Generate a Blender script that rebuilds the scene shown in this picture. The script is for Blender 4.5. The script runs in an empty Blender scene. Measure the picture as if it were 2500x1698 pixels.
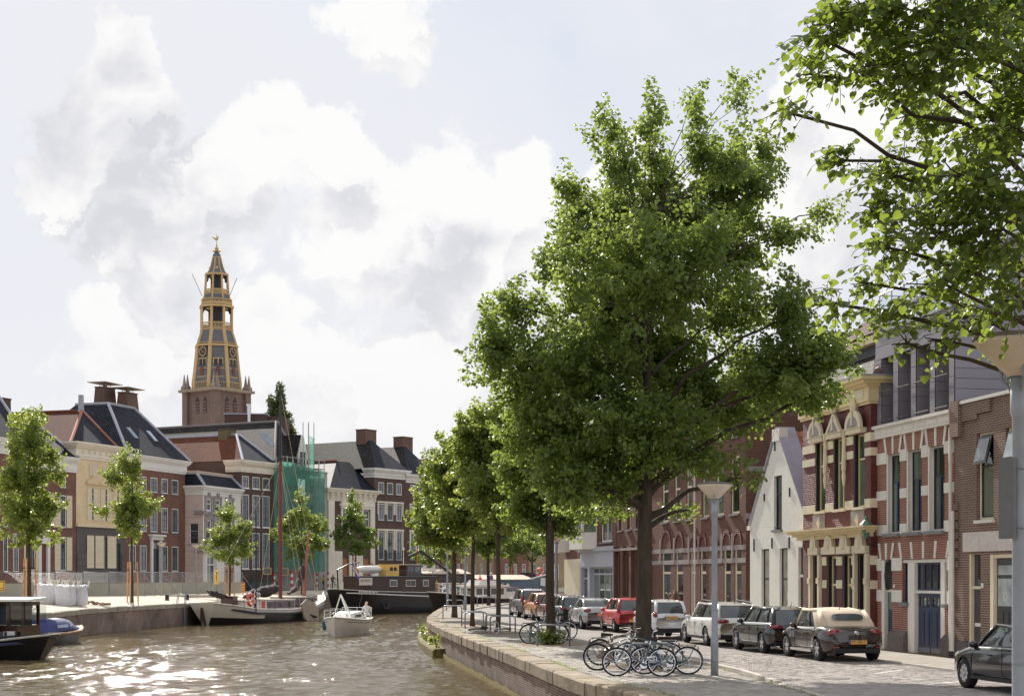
import bpy,bmesh,math,random
import numpy as np
from mathutils import Vector,Matrix
from mathutils.geometry import tessellate_polygon
R=math.radians
rnd=random.Random(7)
sc=bpy.context.scene
COL=sc.collection
# ---------------------------------------------------------------- camera, sky, sun, exposure
FPX,HOR,CX,CAMZ=3900.0,1405.0,1250.0,2.42
cam_d=bpy.data.cameras.new('camera');cam=bpy.data.objects.new('camera',cam_d);COL.objects.link(cam)
cam.location=(0,0,CAMZ);cam.rotation_euler=(R(90),0,0)
cam_d.sensor_width=36.0;cam_d.lens=FPX/2500*36;cam_d.shift_y=(HOR-849)/2500
cam_d.clip_start=0.5;cam_d.clip_end=9000
sc.camera=cam
SUN_EL,SUN_AZ=33.0,14.5           # azimuth: degrees to the left of the view direction (+Y)
sun_dir=Vector((-math.sin(R(SUN_AZ))*math.cos(R(SUN_EL)),math.cos(R(SUN_AZ))*math.cos(R(SUN_EL)),math.sin(R(SUN_EL))))
sd=bpy.data.lights.new('sun','SUN');sd.energy=5.0;sd.angle=R(0.53);sd.color=(1.0,0.94,0.84)
so=bpy.data.objects.new('sun',sd);COL.objects.link(so)
so.rotation_euler=(-sun_dir).to_track_quat('-Z','Y').to_euler();so.location=(0,0,200)
w=bpy.data.worlds.new('World');sc.world=w;w.use_nodes=True
def build_world():
    nt=w.node_tree;nt.nodes.clear();N=nt.nodes.new;L=nt.links.new
    out=N('ShaderNodeOutputWorld');bg=N('ShaderNodeBackground');bg.inputs['Strength'].default_value=0.08
    L(bg.outputs[0],out.inputs[0])
    sky=N('ShaderNodeTexSky');sky.sky_type= 'NISHITA';sky.sun_disc=False
    sky.sun_elevation=R(SUN_EL);sky.sun_rotation=R(-SUN_AZ);sky.air_density=1.0;sky.dust_density=1.2;sky.ozone_density=1.0
    tc=N('ShaderNodeTexCoord')
    def math_(op,a,b=None,c=None):
        n=N('ShaderNodeMath');n.operation=op
        for i,v in enumerate((a,b,c)):
            if v is None:continue
            if isinstance(v,(int,float)):n.inputs[i].default_value=v
            else:L(v,n.inputs[i])
        return n.outputs[0]
    def noise(scale,off,detail,rough,zs=1.5,dist=0.0):
        m=N('ShaderNodeMapping');m.inputs['Location'].default_value=off;m.inputs['Scale'].default_value=(1,1,zs)
        L(tc.outputs['Generated'],m.inputs['Vector'])
        n=N('ShaderNodeTexNoise');n.inputs['Scale'].default_value=scale;n.inputs['Detail'].default_value=detail
        n.inputs['Roughness'].default_value=rough;n.inputs['Distortion'].default_value=dist
        L(m.outputs[0],n.inputs['Vector']);return n.outputs['Fac']
    def ramp(v,a,b):
        n=N('ShaderNodeMapRange');n.interpolation_type= 'SMOOTHSTEP'
        n.inputs['From Min'].default_value=a;n.inputs['From Max'].default_value=b
        L(v,n.inputs['Value']);return n.outputs[0]
    def mix(f,a,b):
        n=N('ShaderNodeMix');n.data_type= 'RGBA'
        if isinstance(f,(int,float)):n.inputs[0].default_value=f
        else:L(f,n.inputs[0])
        for k,v in ((6,a),(7,b)):
            if isinstance(v,tuple):n.inputs[k].default_value=v
            else:L(v,n.inputs[k])
        return n.outputs[2]
    wn=N('ShaderNodeTexNoise');wn.inputs['Scale'].default_value=26;wn.inputs['Detail'].default_value=8;wn.inputs['Roughness'].default_value=.58
    L(tc.outputs['Generated'],wn.inputs['Vector'])
    sub=N('ShaderNodeVectorMath');sub.operation= 'SUBTRACT';sub.inputs[1].default_value=(.5,.5,.5);L(wn.outputs['Color'],sub.inputs[0])
    scl=N('ShaderNodeVectorMath');scl.operation= 'SCALE';scl.inputs['Scale'].default_value=.085;L(sub.outputs[0],scl.inputs[0])
    add=N('ShaderNodeVectorMath');add.operation= 'ADD';L(tc.outputs['Generated'],add.inputs[0]);L(scl.outputs[0],add.inputs[1])
    warp=add.outputs[0]
    up=N('ShaderNodeVectorMath');up.operation= 'ADD';up.inputs[1].default_value=(-.012,0,.034);L(warp,up.inputs[0])
    def cells(vec):
        acc=None
        for px,py,rad in ((690,345,170),(820,380,135),(560,430,190),(250,340,210),(330,180,140),(130,460,130),(400,560,240),(900,570,220),
(1080,530,210),(1290,490,190),(1420,620,200),(1180,690,210),(2000,330,200),(1930,570,240),(940,60,170),(700,900,260),(300,880,220),(1000,960,260),(1560,500,190),(2250,200,280)):
            d=Vector(((px-CX),FPX,(HOR-py))).normalized()
            n=N('ShaderNodeVectorMath');n.operation= 'DISTANCE';n.inputs[1].default_value=d;L(vec,n.inputs[0]);v=ramp(n.outputs['Value'],rad/FPX,rad*.3/FPX)
            acc=v if acc is None else math_('MAXIMUM',acc,v)
        return acc
    acc=cells(warp);acc_up=cells(up.outputs[0])
    broad=noise(3.4,(4.3,1.7,2.2),8,.52,1.3,.2)
    fine=noise(13,(1.3,.7,8.2),9,.55,1.2,.3)
    veil=ramp(math_('ADD',broad,math_('MULTIPLY',fine,.25)),.32,.74)
    puff=math_('SUBTRACT',.30,math_('ABSOLUTE',math_('MULTIPLY_ADD',noise(17,(3.7,2.2,5.1),5,.5,1.0,.2),2.0,-1.0)))
    cum=ramp(math_('ADD',math_('ADD',acc,math_('MULTIPLY',puff,.75)),math_('MULTIPLY',math_('SUBTRACT',fine,.5),.3)),.20,.60)
    lit=ramp(math_('SUBTRACT',acc,acc_up),-.10,.26)
    body=ramp(math_('ADD',math_('ADD',noise(6.0,(2.1,5.5,.4),8,.56,1.5,.3),math_('MULTIPLY',puff,.42)),math_('MULTIPLY',lit,.12)),.39,.69)
    cl=mix(body,(7.2,7.25,7.75,1),(10.0,9.95,9.9,1))
    blue=mix(.8,sky.outputs[0],(6.3,7.05,8.4,1))
    thin=mix(math_('MULTIPLY',veil,.85),blue,(8.6,8.7,9.15,1))
    fin=mix(cum,thin,cl)
    sx=N('ShaderNodeSeparateXYZ');L(tc.outputs['Generated'],sx.inputs[0])
    fin=mix(math_('MULTIPLY',ramp(sx.outputs['Z'],.22,.0),.6),fin,(9.2,9.2,9.4,1))
    L(fin,bg.inputs['Color'])
build_world()
sc.view_settings.view_transform= 'Standard';sc.view_settings.look= 'None'
sc.view_settings.exposure=0.3;sc.view_settings.gamma=1.0
sc.render.engine= 'CYCLES'
sc.cycles.use_denoising=True;sc.cycles.max_bounces=8;sc.cycles.transparent_max_bounces=12;sc.cycles.sample_clamp_indirect=6.0
# ---------------------------------------------------------------- pixel -> place helpers (a pixel gives a direction, the ground or a wall the distance)
def G(px,py,z=0.0):
    Y=(CAMZ-z)*FPX/(py-HOR)
    return Vector(((px-CX)/FPX*Y,Y,z))
def AT(px,py,Y):return Vector(((px-CX)/FPX*Y,Y,CAMZ+(HOR-py)/FPX*Y))
# ---------------------------------------------------------------- materials
MATS={}
def _mat(name):
    m=bpy.data.materials.new(name);m.use_nodes=True;nt=m.node_tree
    return m,nt,nt.nodes['Principled BSDF']
def lin(c,k=1.4):
    v=[((x/255)/12.92 if x/255 <= .04045 else ((x/255+.055)/1.055) **2.4) for x in c];l=.3*v[0]+.6*v[1]+.1*v[2]
    v=[x*.84+l*.16 for x in v];k=min(k,.8/max(v));return tuple(k*x for x in v)
def mat(name,col,rough=.6,metal=0.0,var=.12,nscale=6.0,bump=0.0,bscale=40.0,spec=.5,coat=0.0,stretch=(1,1,1)):
    """plain surface: base colour with soft patchy variation, grain and fine relief"""
    if name in MATS:return MATS[name]
    m,nt,b=_mat(name);N=nt.nodes.new;L=nt.links.new
    b.inputs['Roughness'].default_value=rough;b.inputs['Metallic'].default_value=metal
    b.inputs['Specular IOR Level'].default_value=spec;b.inputs['Coat Weight'].default_value=coat
    b.inputs['Coat Roughness'].default_value=.04
    tc=N('ShaderNodeTexCoord');mp=N('ShaderNodeMapping');mp.inputs['Scale'].default_value=stretch;L(tc.outputs['Object'],mp.inputs[0])
    if var>0:
        n1=N('ShaderNodeTexNoise');n1.inputs['Scale'].default_value=nscale;n1.inputs['Detail'].default_value=6;n1.inputs['Roughness'].default_value=.62;L(mp.outputs[0],n1.inputs[0])
        oi=N('ShaderNodeObjectInfo')
        ma=N('ShaderNodeMath');ma.operation= 'MULTIPLY_ADD';ma.inputs[1].default_value=.25;L(oi.outputs['Random'],ma.inputs[0]);L(n1.outputs['Fac'],ma.inputs[2])
        mr=N('ShaderNodeMapRange');mr.inputs[1].default_value=.35;mr.inputs[2].default_value=.9;mr.inputs[3].default_value=1-var*1.6;mr.inputs[4].default_value=1+var;L(ma.outputs[0],mr.inputs[0])
        mx=N('ShaderNodeVectorMath');mx.operation= 'SCALE';mx.inputs[0].default_value=col[:3];L(mr.outputs[0],mx.inputs['Scale'])
        L(mx.outputs[0],b.inputs['Base Color'])
    else:b.inputs['Base Color'].default_value=(*col[:3],1)
    if bump>0:
        n2=N('ShaderNodeTexNoise');n2.inputs['Scale'].default_value=bscale;n2.inputs['Detail'].default_value=5;L(mp.outputs[0],n2.inputs[0])
        bp=N('ShaderNodeBump');bp.inputs['Strength'].default_value=bump;bp.inputs['Distance'].default_value=.02;L(n2.outputs['Fac'],bp.inputs['Height']);L(bp.outputs[0],b.inputs['Normal'])
    MATS[name]=m;return m
def brick(name,c1,c2,mortar,bw=.22,rh=.0725,ms=.010,rough=.85,plane='wall',stain=.35,bump=.6,nscale=.35,off=.5,squash=1.0):
    """bonded bricks / tiles: plane 'wall' runs along x+y and up z, 'floor' lies in x,y"""
    if name in MATS:return MATS[name]
    m,nt,b=_mat(name);N=nt.nodes.new;L=nt.links.new
    b.inputs['Roughness'].default_value=rough;b.inputs['Specular IOR Level'].default_value=.3
    tc=N('ShaderNodeTexCoord');sp=N('ShaderNodeSeparateXYZ');L(tc.outputs['Object'],sp.inputs[0]);cb=N('ShaderNodeCombineXYZ')
    if plane== 'wall':
        a=N('ShaderNodeMath');L(sp.outputs[0],a.inputs[0]);L(sp.outputs[1],a.inputs[1]);L(a.outputs[0],cb.inputs[0]);L(sp.outputs[2],cb.inputs[1])
    else:L(sp.outputs[0],cb.inputs[0]);L(sp.outputs[1],cb.inputs[1])
    t=N('ShaderNodeTexBrick');L(cb.outputs[0],t.inputs['Vector']);t.offset=off;t.squash=squash
    t.inputs['Color1'].default_value=(*c1,1);t.inputs['Color2'].default_value=(*c2,1);t.inputs['Mortar'].default_value=(*mortar,1)
    t.inputs['Scale'].default_value=1;t.inputs['Mortar Size'].default_value=ms;t.inputs['Mortar Smooth'].default_value=.2;t.inputs['Bias'].default_value=-.2
    t.inputs['Brick Width'].default_value=bw;t.inputs['Row Height'].default_value=rh
    n1=N('ShaderNodeTexNoise');n1.inputs['Scale'].default_value=nscale;n1.inputs['Detail'].default_value=9;n1.inputs['Roughness'].default_value=.68;L(tc.outputs['Object'],n1.inputs[0])
    mr=N('ShaderNodeMapRange');mr.inputs[1].default_value=.3;mr.inputs[2].default_value=.72;mr.inputs[3].default_value=1-stain;mr.inputs[4].default_value=1+stain*.6;L(n1.outputs['Fac'],mr.inputs[0])
    mx=N('ShaderNodeVectorMath');mx.operation= 'SCALE';L(t.outputs['Color'],mx.inputs[0]);L(mr.outputs[0],mx.inputs['Scale'])
    L(mx.outputs[0],b.inputs['Base Color'])
    bp=N('ShaderNodeBump');bp.invert=True;bp.inputs['Strength'].default_value=bump;bp.inputs['Distance'].default_value=.012;L(t.outputs['Fac'],bp.inputs['Height']);L(bp.outputs[0],b.inputs['Normal'])
    MATS[name]=m;return m
def tilemat(name,c1,c2,w_=.23,h_=.3,rough=.45,patch=None,spec=.08,bump=.8):
    """pantiles seen from afar: rounded columns and stepped courses along the slope (uv laid in metres)"""
    if name in MATS:return MATS[name]
    m,nt,b=_mat(name);N=nt.nodes.new;L=nt.links.new
    b.inputs['Roughness'].default_value=rough;b.inputs['Specular IOR Level'].default_value=spec
    uv=N('ShaderNodeUVMap');sp=N('ShaderNodeSeparateXYZ');L(uv.outputs[0],sp.inputs[0])
    def mth(op,a,bb=None):
        n=N('ShaderNodeMath');n.operation=op
        for i,v in enumerate((a,bb)):
            if v is None:continue
            if isinstance(v,(int,float)):n.inputs[i].default_value=v
            else:L(v,n.inputs[i])
        return n.outputs[0]
    cols=mth('ABSOLUTE',mth('SINE',mth('MULTIPLY',sp.outputs[0],math.pi/w_)))
    rows=mth('FRACT',mth('DIVIDE',sp.outputs[1],h_))
    hgt=mth('ADD',mth('MULTIPLY',cols,.6),mth('MULTIPLY',mth('SUBTRACT',1.0,rows),.55))
    bp=N('ShaderNodeBump');bp.inputs['Strength'].default_value=bump;bp.inputs['Distance'].default_value=.07;L(hgt,bp.inputs['Height']);L(bp.outputs[0],b.inputs['Normal'])
    t=N('ShaderNodeTexBrick');L(uv.outputs[0],t.inputs['Vector']);t.offset=0
    t.inputs['Color1'].default_value=(*c1,1);t.inputs['Color2'].default_value=(*c2,1);t.inputs['Mortar'].default_value=tuple(v*.25 for v in c1)+(1,)
    t.inputs['Scale'].default_value=1;t.inputs['Brick Width'].default_value=w_;t.inputs['Row Height'].default_value=h_;t.inputs['Mortar Size'].default_value=.04
    colr=t.outputs['Color']
    n1=N('ShaderNodeTexNoise');n1.inputs['Scale'].default_value=.3;n1.inputs['Detail'].default_value=9;n1.inputs['Roughness'].default_value=.66;L(uv.outputs[0],n1.inputs[0])
    if patch:
        mr=N('ShaderNodeMapRange');mr.inputs[1].default_value=.5;mr.inputs[2].default_value=.57;L(n1.outputs['Fac'],mr.inputs[0])
        mx=N('ShaderNodeMix');mx.data_type= 'RGBA';L(mr.outputs[0],mx.inputs[0]);L(colr,mx.inputs[6]);mx.inputs[7].default_value=(*patch,1);colr=mx.outputs[2]
    mr=N('ShaderNodeMapRange');mr.inputs[1].default_value=.3;mr.inputs[2].default_value=.7;mr.inputs[3].default_value=.65;mr.inputs[4].default_value=1.45;L(n1.outputs['Fac'],mr.inputs[0])
    sc_=N('ShaderNodeVectorMath');sc_.operation= 'SCALE';L(colr,sc_.inputs[0]);L(mr.outputs[0],sc_.inputs['Scale']);L(sc_.outputs[0],b.inputs['Base Color'])
    MATS[name]=m;return m
def glassmat(name,col=(.02,.025,.028),rough=.03,spec=.8,var=0.0):
    if name in MATS:return MATS[name]
    m,nt,b=_mat(name);N=nt.nodes.new;L=nt.links.new
    b.inputs['Roughness'].default_value=rough;b.inputs['Specular IOR Level'].default_value=spec;b.inputs['IOR'].default_value=1.52
    tc=N('ShaderNodeTexCoord');n=N('ShaderNodeTexNoise');n.inputs['Scale'].default_value=1.6;n.inputs['Detail'].default_value=3;L(tc.outputs['Object'],n.inputs[0])
    oi=N('ShaderNodeObjectInfo');ad=N('ShaderNodeMath');L(n.outputs['Fac'],ad.inputs[0]);L(oi.outputs['Random'],ad.inputs[1])
    mr=N('ShaderNodeMapRange');mr.inputs[1].default_value=.5;mr.inputs[2].default_value=1.4;mr.inputs[3].default_value=.4;mr.inputs[4].default_value=3.6;L(ad.outputs[0],mr.inputs[0])
    s=N('ShaderNodeVectorMath');s.operation= 'SCALE';s.inputs[0].default_value=col;L(mr.outputs[0],s.inputs['Scale']);L(s.outputs[0],b.inputs['Base Color'])
    n2=N('ShaderNodeTexNoise');n2.inputs['Scale'].default_value=2.3;L(tc.outputs['Object'],n2.inputs[0])
    bp=N('ShaderNodeBump');bp.inputs['Strength'].default_value=.05;bp.inputs['Distance'].default_value=.05;L(n2.outputs['Fac'],bp.inputs['Height']);L(bp.outputs[0],b.inputs['Normal'])
    MATS[name]=m;return m
def leafmat(name,dark,light,trans,tw=.42):
    if name in MATS:return MATS[name]
    m=bpy.data.materials.new(name);m.use_nodes=True;nt=m.node_tree;nt.nodes.clear();N=nt.nodes.new;L=nt.links.new
    out=N('ShaderNodeOutputMaterial');g=N('ShaderNodeNewGeometry')
    r=N('ShaderNodeMix');r.data_type= 'RGBA';L(g.outputs['Random Per Island'],r.inputs[0]);r.inputs[6].default_value=(*dark,1);r.inputs[7].default_value=(*light,1)
    df=N('ShaderNodeBsdfDiffuse');L(r.outputs[2],df.inputs[0])
    t=N('ShaderNodeBsdfTranslucent');r2=N('ShaderNodeMix');r2.data_type= 'RGBA';L(g.outputs['Random Per Island'],r2.inputs[0]);r2.inputs[6].default_value=(*[v*.7 for v in trans],1);r2.inputs[7].default_value=(*trans,1);L(r2.outputs[2],t.inputs[0])
    gl=N('ShaderNodeBsdfGlossy');gl.inputs['Roughness'].default_value=.34;gl.inputs[0].default_value=(.9,.95,.9,1)
    m1=N('ShaderNodeMixShader');m1.inputs[0].default_value=tw;L(df.outputs[0],m1.inputs[1]);L(t.outputs[0],m1.inputs[2])
    lw=N('ShaderNodeLayerWeight');lw.inputs[0].default_value=.25
    mm=N('ShaderNodeMath');mm.operation= 'MULTIPLY';mm.inputs[1].default_value=.12;L(lw.outputs['Facing'],mm.inputs[0])
    ma=N('ShaderNodeMath');ma.inputs[1].default_value=.015;L(mm.outputs[0],ma.inputs[0])
    m2=N('ShaderNodeMixShader');L(ma.outputs[0],m2.inputs[0]);L(m1.outputs[0],m2.inputs[1]);L(gl.outputs[0],m2.inputs[2]);L(m2.outputs[0],out.inputs[0])
    MATS[name]=m;return m
# ---------------------------------------------------------------- mesh builder
class MB:
    def __init__(s):s.v=[];s.f=[];s.uv=None
    def add(s,vs,fs):
        o=len(s.v);s.v.extend([tuple(v) for v in vs]);s.f.extend([tuple(i+o for i in f) for f in fs]);return s
    def box(s,x0,x1,y0,y1,z0,z1,bottom=True):
        vs=[(x0,y0,z0),(x1,y0,z0),(x1,y1,z0),(x0,y1,z0),(x0,y0,z1),(x1,y0,z1),(x1,y1,z1),(x0,y1,z1)]
        fs=[(4,5,6,7),(0,1,5,4),(1,2,6,5),(2,3,7,6),(3,0,4,7)]
        if bottom:fs.append((3,2,1,0))
        return s.add(vs,fs)
    def hexa(s,v8):return s.add(v8,[(4,5,6,7),(0,1,5,4),(1,2,6,5),(2,3,7,6),(3,0,4,7),(3,2,1,0)])
    def poly(s,pts):return s.add(pts,[tuple(range(len(pts)))])
    def prism(s,pts,ext):
        """closed outline pts pushed along ext"""
        n=len(pts);e=Vector(ext);a=[Vector(p) for p in pts];b=[p+e for p in a]
        return s.add(a+b,[tuple(range(n))[::-1],tuple(range(n,2*n))]+[(i,(i+1)%n,(i+1)%n+n,i+n) for i in range(n)])
    def cyl(s,p0,p1,r0,r1=None,n=8,cap=True):
        p0=Vector(p0);p1=Vector(p1);r1=r0 if r1 is None else r1
        d=(p1-p0)
        if d.length<1e-6:return s
        d.normalize();a=d.orthogonal().normalized();b=d.cross(a)
        vs=[]
        for p,r in ((p0,r0),(p1,r1)):
            for k in range(n):t=2*math.pi*k/n;vs.append(p+(a*math.cos(t)+b*math.sin(t))*r)
        fs=[(k,(k+1)%n,(k+1)%n+n,k+n) for k in range(n)]
        if cap:fs += [tuple(range(n))[::-1],tuple(range(n,2*n))]
        return s.add(vs,fs)
    def tube(s,pts,r,n=6,closed=False,cap=True):
        P=[Vector(p) for p in pts];m=len(P);rs=r if isinstance(r,(list,tuple)) else [r]*m
        vs=[];ref=None
        for i in range(m):
            if closed:d=P[(i+1)%m]-P[i-1]
            else:d=P[min(i+1,m-1)]-P[max(i-1,0)]
            d.normalize()
            if ref is None:ref=d.orthogonal().normalized()
            a=(ref-d*ref.dot(d))
            a=a.normalized() if a.length>1e-6 else d.orthogonal().normalized()
            ref=a;b=d.cross(a)
            for k in range(n):t=2*math.pi*k/n;vs.append(P[i]+(a*math.cos(t)+b*math.sin(t))*rs[i])
        fs=[]
        for i in range(m if closed else m-1):
            j=(i+1)%m
            for k in range(n):fs.append((i*n+k,i*n+(k+1)%n,j*n+(k+1)%n,j*n+k))
        if not closed and cap:fs += [tuple(range(n))[::-1],tuple(range((m-1)*n,m*n))]
        return s.add(vs,fs)
    def lathe(s,prof,c=(0,0,0),n=16,rot=0.0,axis='z',cap=True):
        """prof: (radius, height) pairs"""
        vs=[];cx,cy,cz=c
        for r,h in prof:
            for k in range(n):
                t=2*math.pi*k/n+rot;a,b=r*math.cos(t),r*math.sin(t)
                vs.append((cx+a,cy+b,cz+h) if axis== 'z' else ((cx+h,cy+a,cz+b) if axis== 'x' else (cx+b,cy+h,cz+a)))
        fs=[]
        for i in range(len(prof)-1):
            for k in range(n):fs.append((i*n+k,i*n+(k+1)%n,(i+1)*n+(k+1)%n,(i+1)*n+k))
        if cap:fs += [tuple(range(n))[::-1],tuple(range((len(prof)-1)*n,len(prof)*n))]
        return s.add(vs,fs)
    def grid(s,rows,closed=False):
        m=len(rows[0]);vs=[p for r in rows for p in r];fs=[]
        for i in range(len(rows)-1):
            for k in range(m if closed else m-1):fs.append((i*m+k,i*m+(k+1)%m,(i+1)*m+(k+1)%m,(i+1)*m+k))
        return s.add(vs,fs)
    def ell(s,c,r,n=10,m=7,z0=-1.0):
        rows=[]
        for i in range(m+1):
            t=math.pi*i/m-math.pi/2;h=math.sin(t)
            if h<z0:h=z0
            q=math.sqrt(max(0,1-h*h)) if i not in (0,m) else .001
            rows.append([(c[0]+r[0]*q*math.cos(2*math.pi*k/n),c[1]+r[1]*q*math.sin(2*math.pi*k/n),c[2]+r[2]*h) for k in range(n)])
        return s.grid(rows,True)
    def build(s,name,material,parent=None,smooth=False,loc=None,uv=None):
        me=bpy.data.meshes.new(name);me.from_pydata([tuple(v) for v in s.v],[],s.f)
        if uv is not None:
            l=me.uv_layers.new(name='UVMap');arr=[c for f in uv for c in f]
            l.data.foreach_set('uv',[x for c in arr for x in c])
        if isinstance(material,(list,tuple)):
            for q in material:me.materials.append(q)
        elif material:me.materials.append(material)
        if smooth:me.polygons.foreach_set('use_smooth',[True]*len(me.polygons))
        o=bpy.data.objects.new(name,me);COL.objects.link(o)
        if parent:o.parent=parent
        if loc is not None:o.location=loc
        return o
def fast_mesh(name,V,F,material,parent=None,smooth=False):
    """numpy verts (n,3) and faces (m,k) of one size"""
    V=np.asarray(V,np.float32);F=np.asarray(F,np.int32);k=F.shape[1]
    me=bpy.data.meshes.new(name);me.vertices.add(len(V));me.vertices.foreach_set('co',V.ravel())
    me.loops.add(F.size);me.loops.foreach_set('vertex_index',F.ravel())
    me.polygons.add(len(F));me.polygons.foreach_set('loop_start',np.arange(0,F.size,k,dtype=np.int32))
    me.update(calc_edges=True);me.materials.append(material)
    if smooth:me.polygons.foreach_set('use_smooth',[True]*len(F))
    o=bpy.data.objects.new(name,me);COL.objects.link(o)
    if parent:o.parent=parent
    return o
def thing(name,label,cat,loc=(0,0,0),rz=0.0,group=None):
    o=bpy.data.objects.new(name,None);COL.objects.link(o);o.location=loc;o.rotation_euler=(0,0,rz);o.empty_display_size=.2
    o['label']=label;o['category']=cat
    if group:o['group']=group
    return o
def tag(o,label,cat,group=None):
    o['label']=label;o['category']=cat
    if group:o['group']=group
    return o
def struct(o):o['kind']= 'structure';return o
def stuff(o):o['kind']= 'stuff';return o
def copy_tree(o,parent=None):
    c=o.copy();COL.objects.link(c);c.parent=parent
    for ch in list(o.children):copy_tree(ch,c)
    return c
def text(name,body,size,material,parent,M,ext=.004,align='CENTER'):
    cu=bpy.data.curves.new(name,'FONT');cu.body=body;cu.size=size;cu.extrude=ext;cu.align_x=align;cu.align_y= 'CENTER'
    t=bpy.data.objects.new(name+ '_tmp',cu);COL.objects.link(t)
    me=bpy.data.meshes.new_from_object(t.evaluated_get(bpy.context.evaluated_depsgraph_get()))
    bpy.data.objects.remove(t);me.materials.clear();me.materials.append(material)
    o=bpy.data.objects.new(name,me);COL.objects.link(o);o.parent=parent;o.matrix_local=M;return o
def interp(xs,ys,x):return float(np.interp(x,xs,ys))
def bez(p0,p1,p2,n=8):
    p0,p1,p2=Vector(p0),Vector(p1),Vector(p2)
    return [p0*(1-t) **2+p1*2*t*(1-t)+p2*t*t for t in [i/(n-1) for i in range(n)]]
# ---------------------------------------------------------------- setting: banks, water, quays, road
WATER=-1.2
RE=[(9,-40),(7.2,0),(5.6,14),(4.0,24),(2.57,32),(1.5,37.3),(.55,44.5),(-.5,52.7),(-1.95,63.3),(-3.2,73),(-4.2,82),(-4.85,92),(-5.1,102),(-5.25,113),(-5.2,122),(-4.5,130),(-2.5,137),(1,144),(6,150),(14,158),(45,178),(120,215),(500,400)]
LE=[(-23,-60),(-23.2,0),(-23.8,40),(-24.6,70),(-25.4,87.5),(-26.0,97.3),(-25.2,110),(-23.5,123),(-21.7,147),(-19.7,171),(-16,181),(-8,192),(6,206),(40,230),(120,275),(500,470)]
STREET=Vector((-.1743,.9847,0))          # the way the street runs, away from the camera
m_road=brick('road_clinker',lin((142,134,128),1.2),lin((120,111,106),1.2),lin((108,100,90),1.1),bw=.2,rh=.1,ms=.008,plane='floor',stain=.28,bump=.5,nscale=.5)
m_sett=brick('quay_sett',lin((142,134,122),1.2),lin((118,110,100),1.2),lin((100,92,78),1.1),bw=.2,rh=.12,ms=.012,plane='floor',stain=.35,bump=.7,nscale=.8)
m_side=brick('sidewalk_slab',lin((156,148,138)),lin((140,131,120)),lin((112,104,92)),bw=.3,rh=.3,ms=.008,plane='floor',stain=.3,bump=.5,nscale=.7)
m_stone=mat('coping_stone',lin((132,116,92)),.9,var=.35,nscale=3.0,bump=.8,bscale=14)
m_kerb=mat('kerb_stone',lin((166,156,146)),.85,var=.2,nscale=4,bump=.4,bscale=30)
m_soil=mat('tree_pit_soil',lin((150,126,96)),.95,var=.3,nscale=5,bump=.6,bscale=60)
m_sand=mat('left_quay_paving',lin((186,172,150)),.9,var=.32,nscale=.35,bump=.3,bscale=12)
m_qwall=brick('quay_brick',lin((118,92,78)),lin((92,72,62)),lin((142,128,112)),bw=.21,rh=.065,ms=.012,stain=.45,nscale=.9)
m_qwall2=brick('left_quay_brick',lin((136,112,98)),lin((108,90,80)),lin((140,126,114)),bw=.22,rh=.07,ms=.01,stain=.6,nscale=.5)
m_moss=mat('wet_moss',lin((120,104,40)),.9,var=.5,nscale=5,bump=.7,bscale=30)
def flat(name,pts,z,material):
    V=[Vector((p[0],p[1],0)) for p in pts];tri=tessellate_polygon([V])
    b=MB();b.add([(p[0],p[1],z) for p in pts],[tuple(t) if (V[t[1]]-V[t[0]]).cross(V[t[2]]-V[t[0]]).z>0 else tuple(t[::-1]) for t in tri])
    return b.build(name,material)
def resample(pl,step,y0=None,y1=None):
    P=[Vector((p[0],p[1],0)) for p in pl];out=[P[0]];acc=0
    S=[]
    for i in range(len(P)-1):
        a,b_,c,d=P[max(i-1,0)],P[i],P[i+1],P[min(i+2,len(P)-1)]
        for k in range(12):
            t=k/12;S.append(.5*((2*b_)+(c-a)*t+(2*a-5*b_+4*c-d)*t*t+(3*b_-a-3*c+d)*t **3))
    S.append(P[-1])
    S=[p for p in S if (y0 is None or p.y >= y0) and (y1 is None or p.y <= y1)]
    out=[S[0]];rest=step
    for i in range(1,len(S)):
        seg=S[i]-S[i-1];L_=seg.length;pos=0
        while L_-pos >= rest:pos += rest;out.append(S[i-1]+seg*(pos/L_));rest=step
        rest -= L_-pos
    return out
REs=[(p.x,p.y) for p in resample(RE,3.0,y1=300)]
bank=flat('ground',REs+[(600,420),(4000,420),(4000,-60),(9,-60)],-.006,m_side);struct(bank)
LEs=resample(LE,5.0,y1=420)
rows=[[],[],[],[]]
for i,p in enumerate(LEs):
    d=(LEs[min(i+1,len(LEs)-1)]-LEs[max(i-1,0)]).normalized();n=Vector((-d.y,d.x,0))
    for k,(o_,z) in enumerate(((0,.4),(4.5,.75),(60,.8),(2500,.8))):q=p+n*o_;rows[k].append((q.x,q.y,z))
b=MB();b.grid(rows[::-1]);lb=b.build('left_bank_ground',m_sand);struct(lb)
far=MB();far.poly([(-4500,380,.3),(4500,380,.3),(4500,8000,.3),(-4500,8000,.3)]);struct(far.build('far_ground',m_sand))
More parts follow.
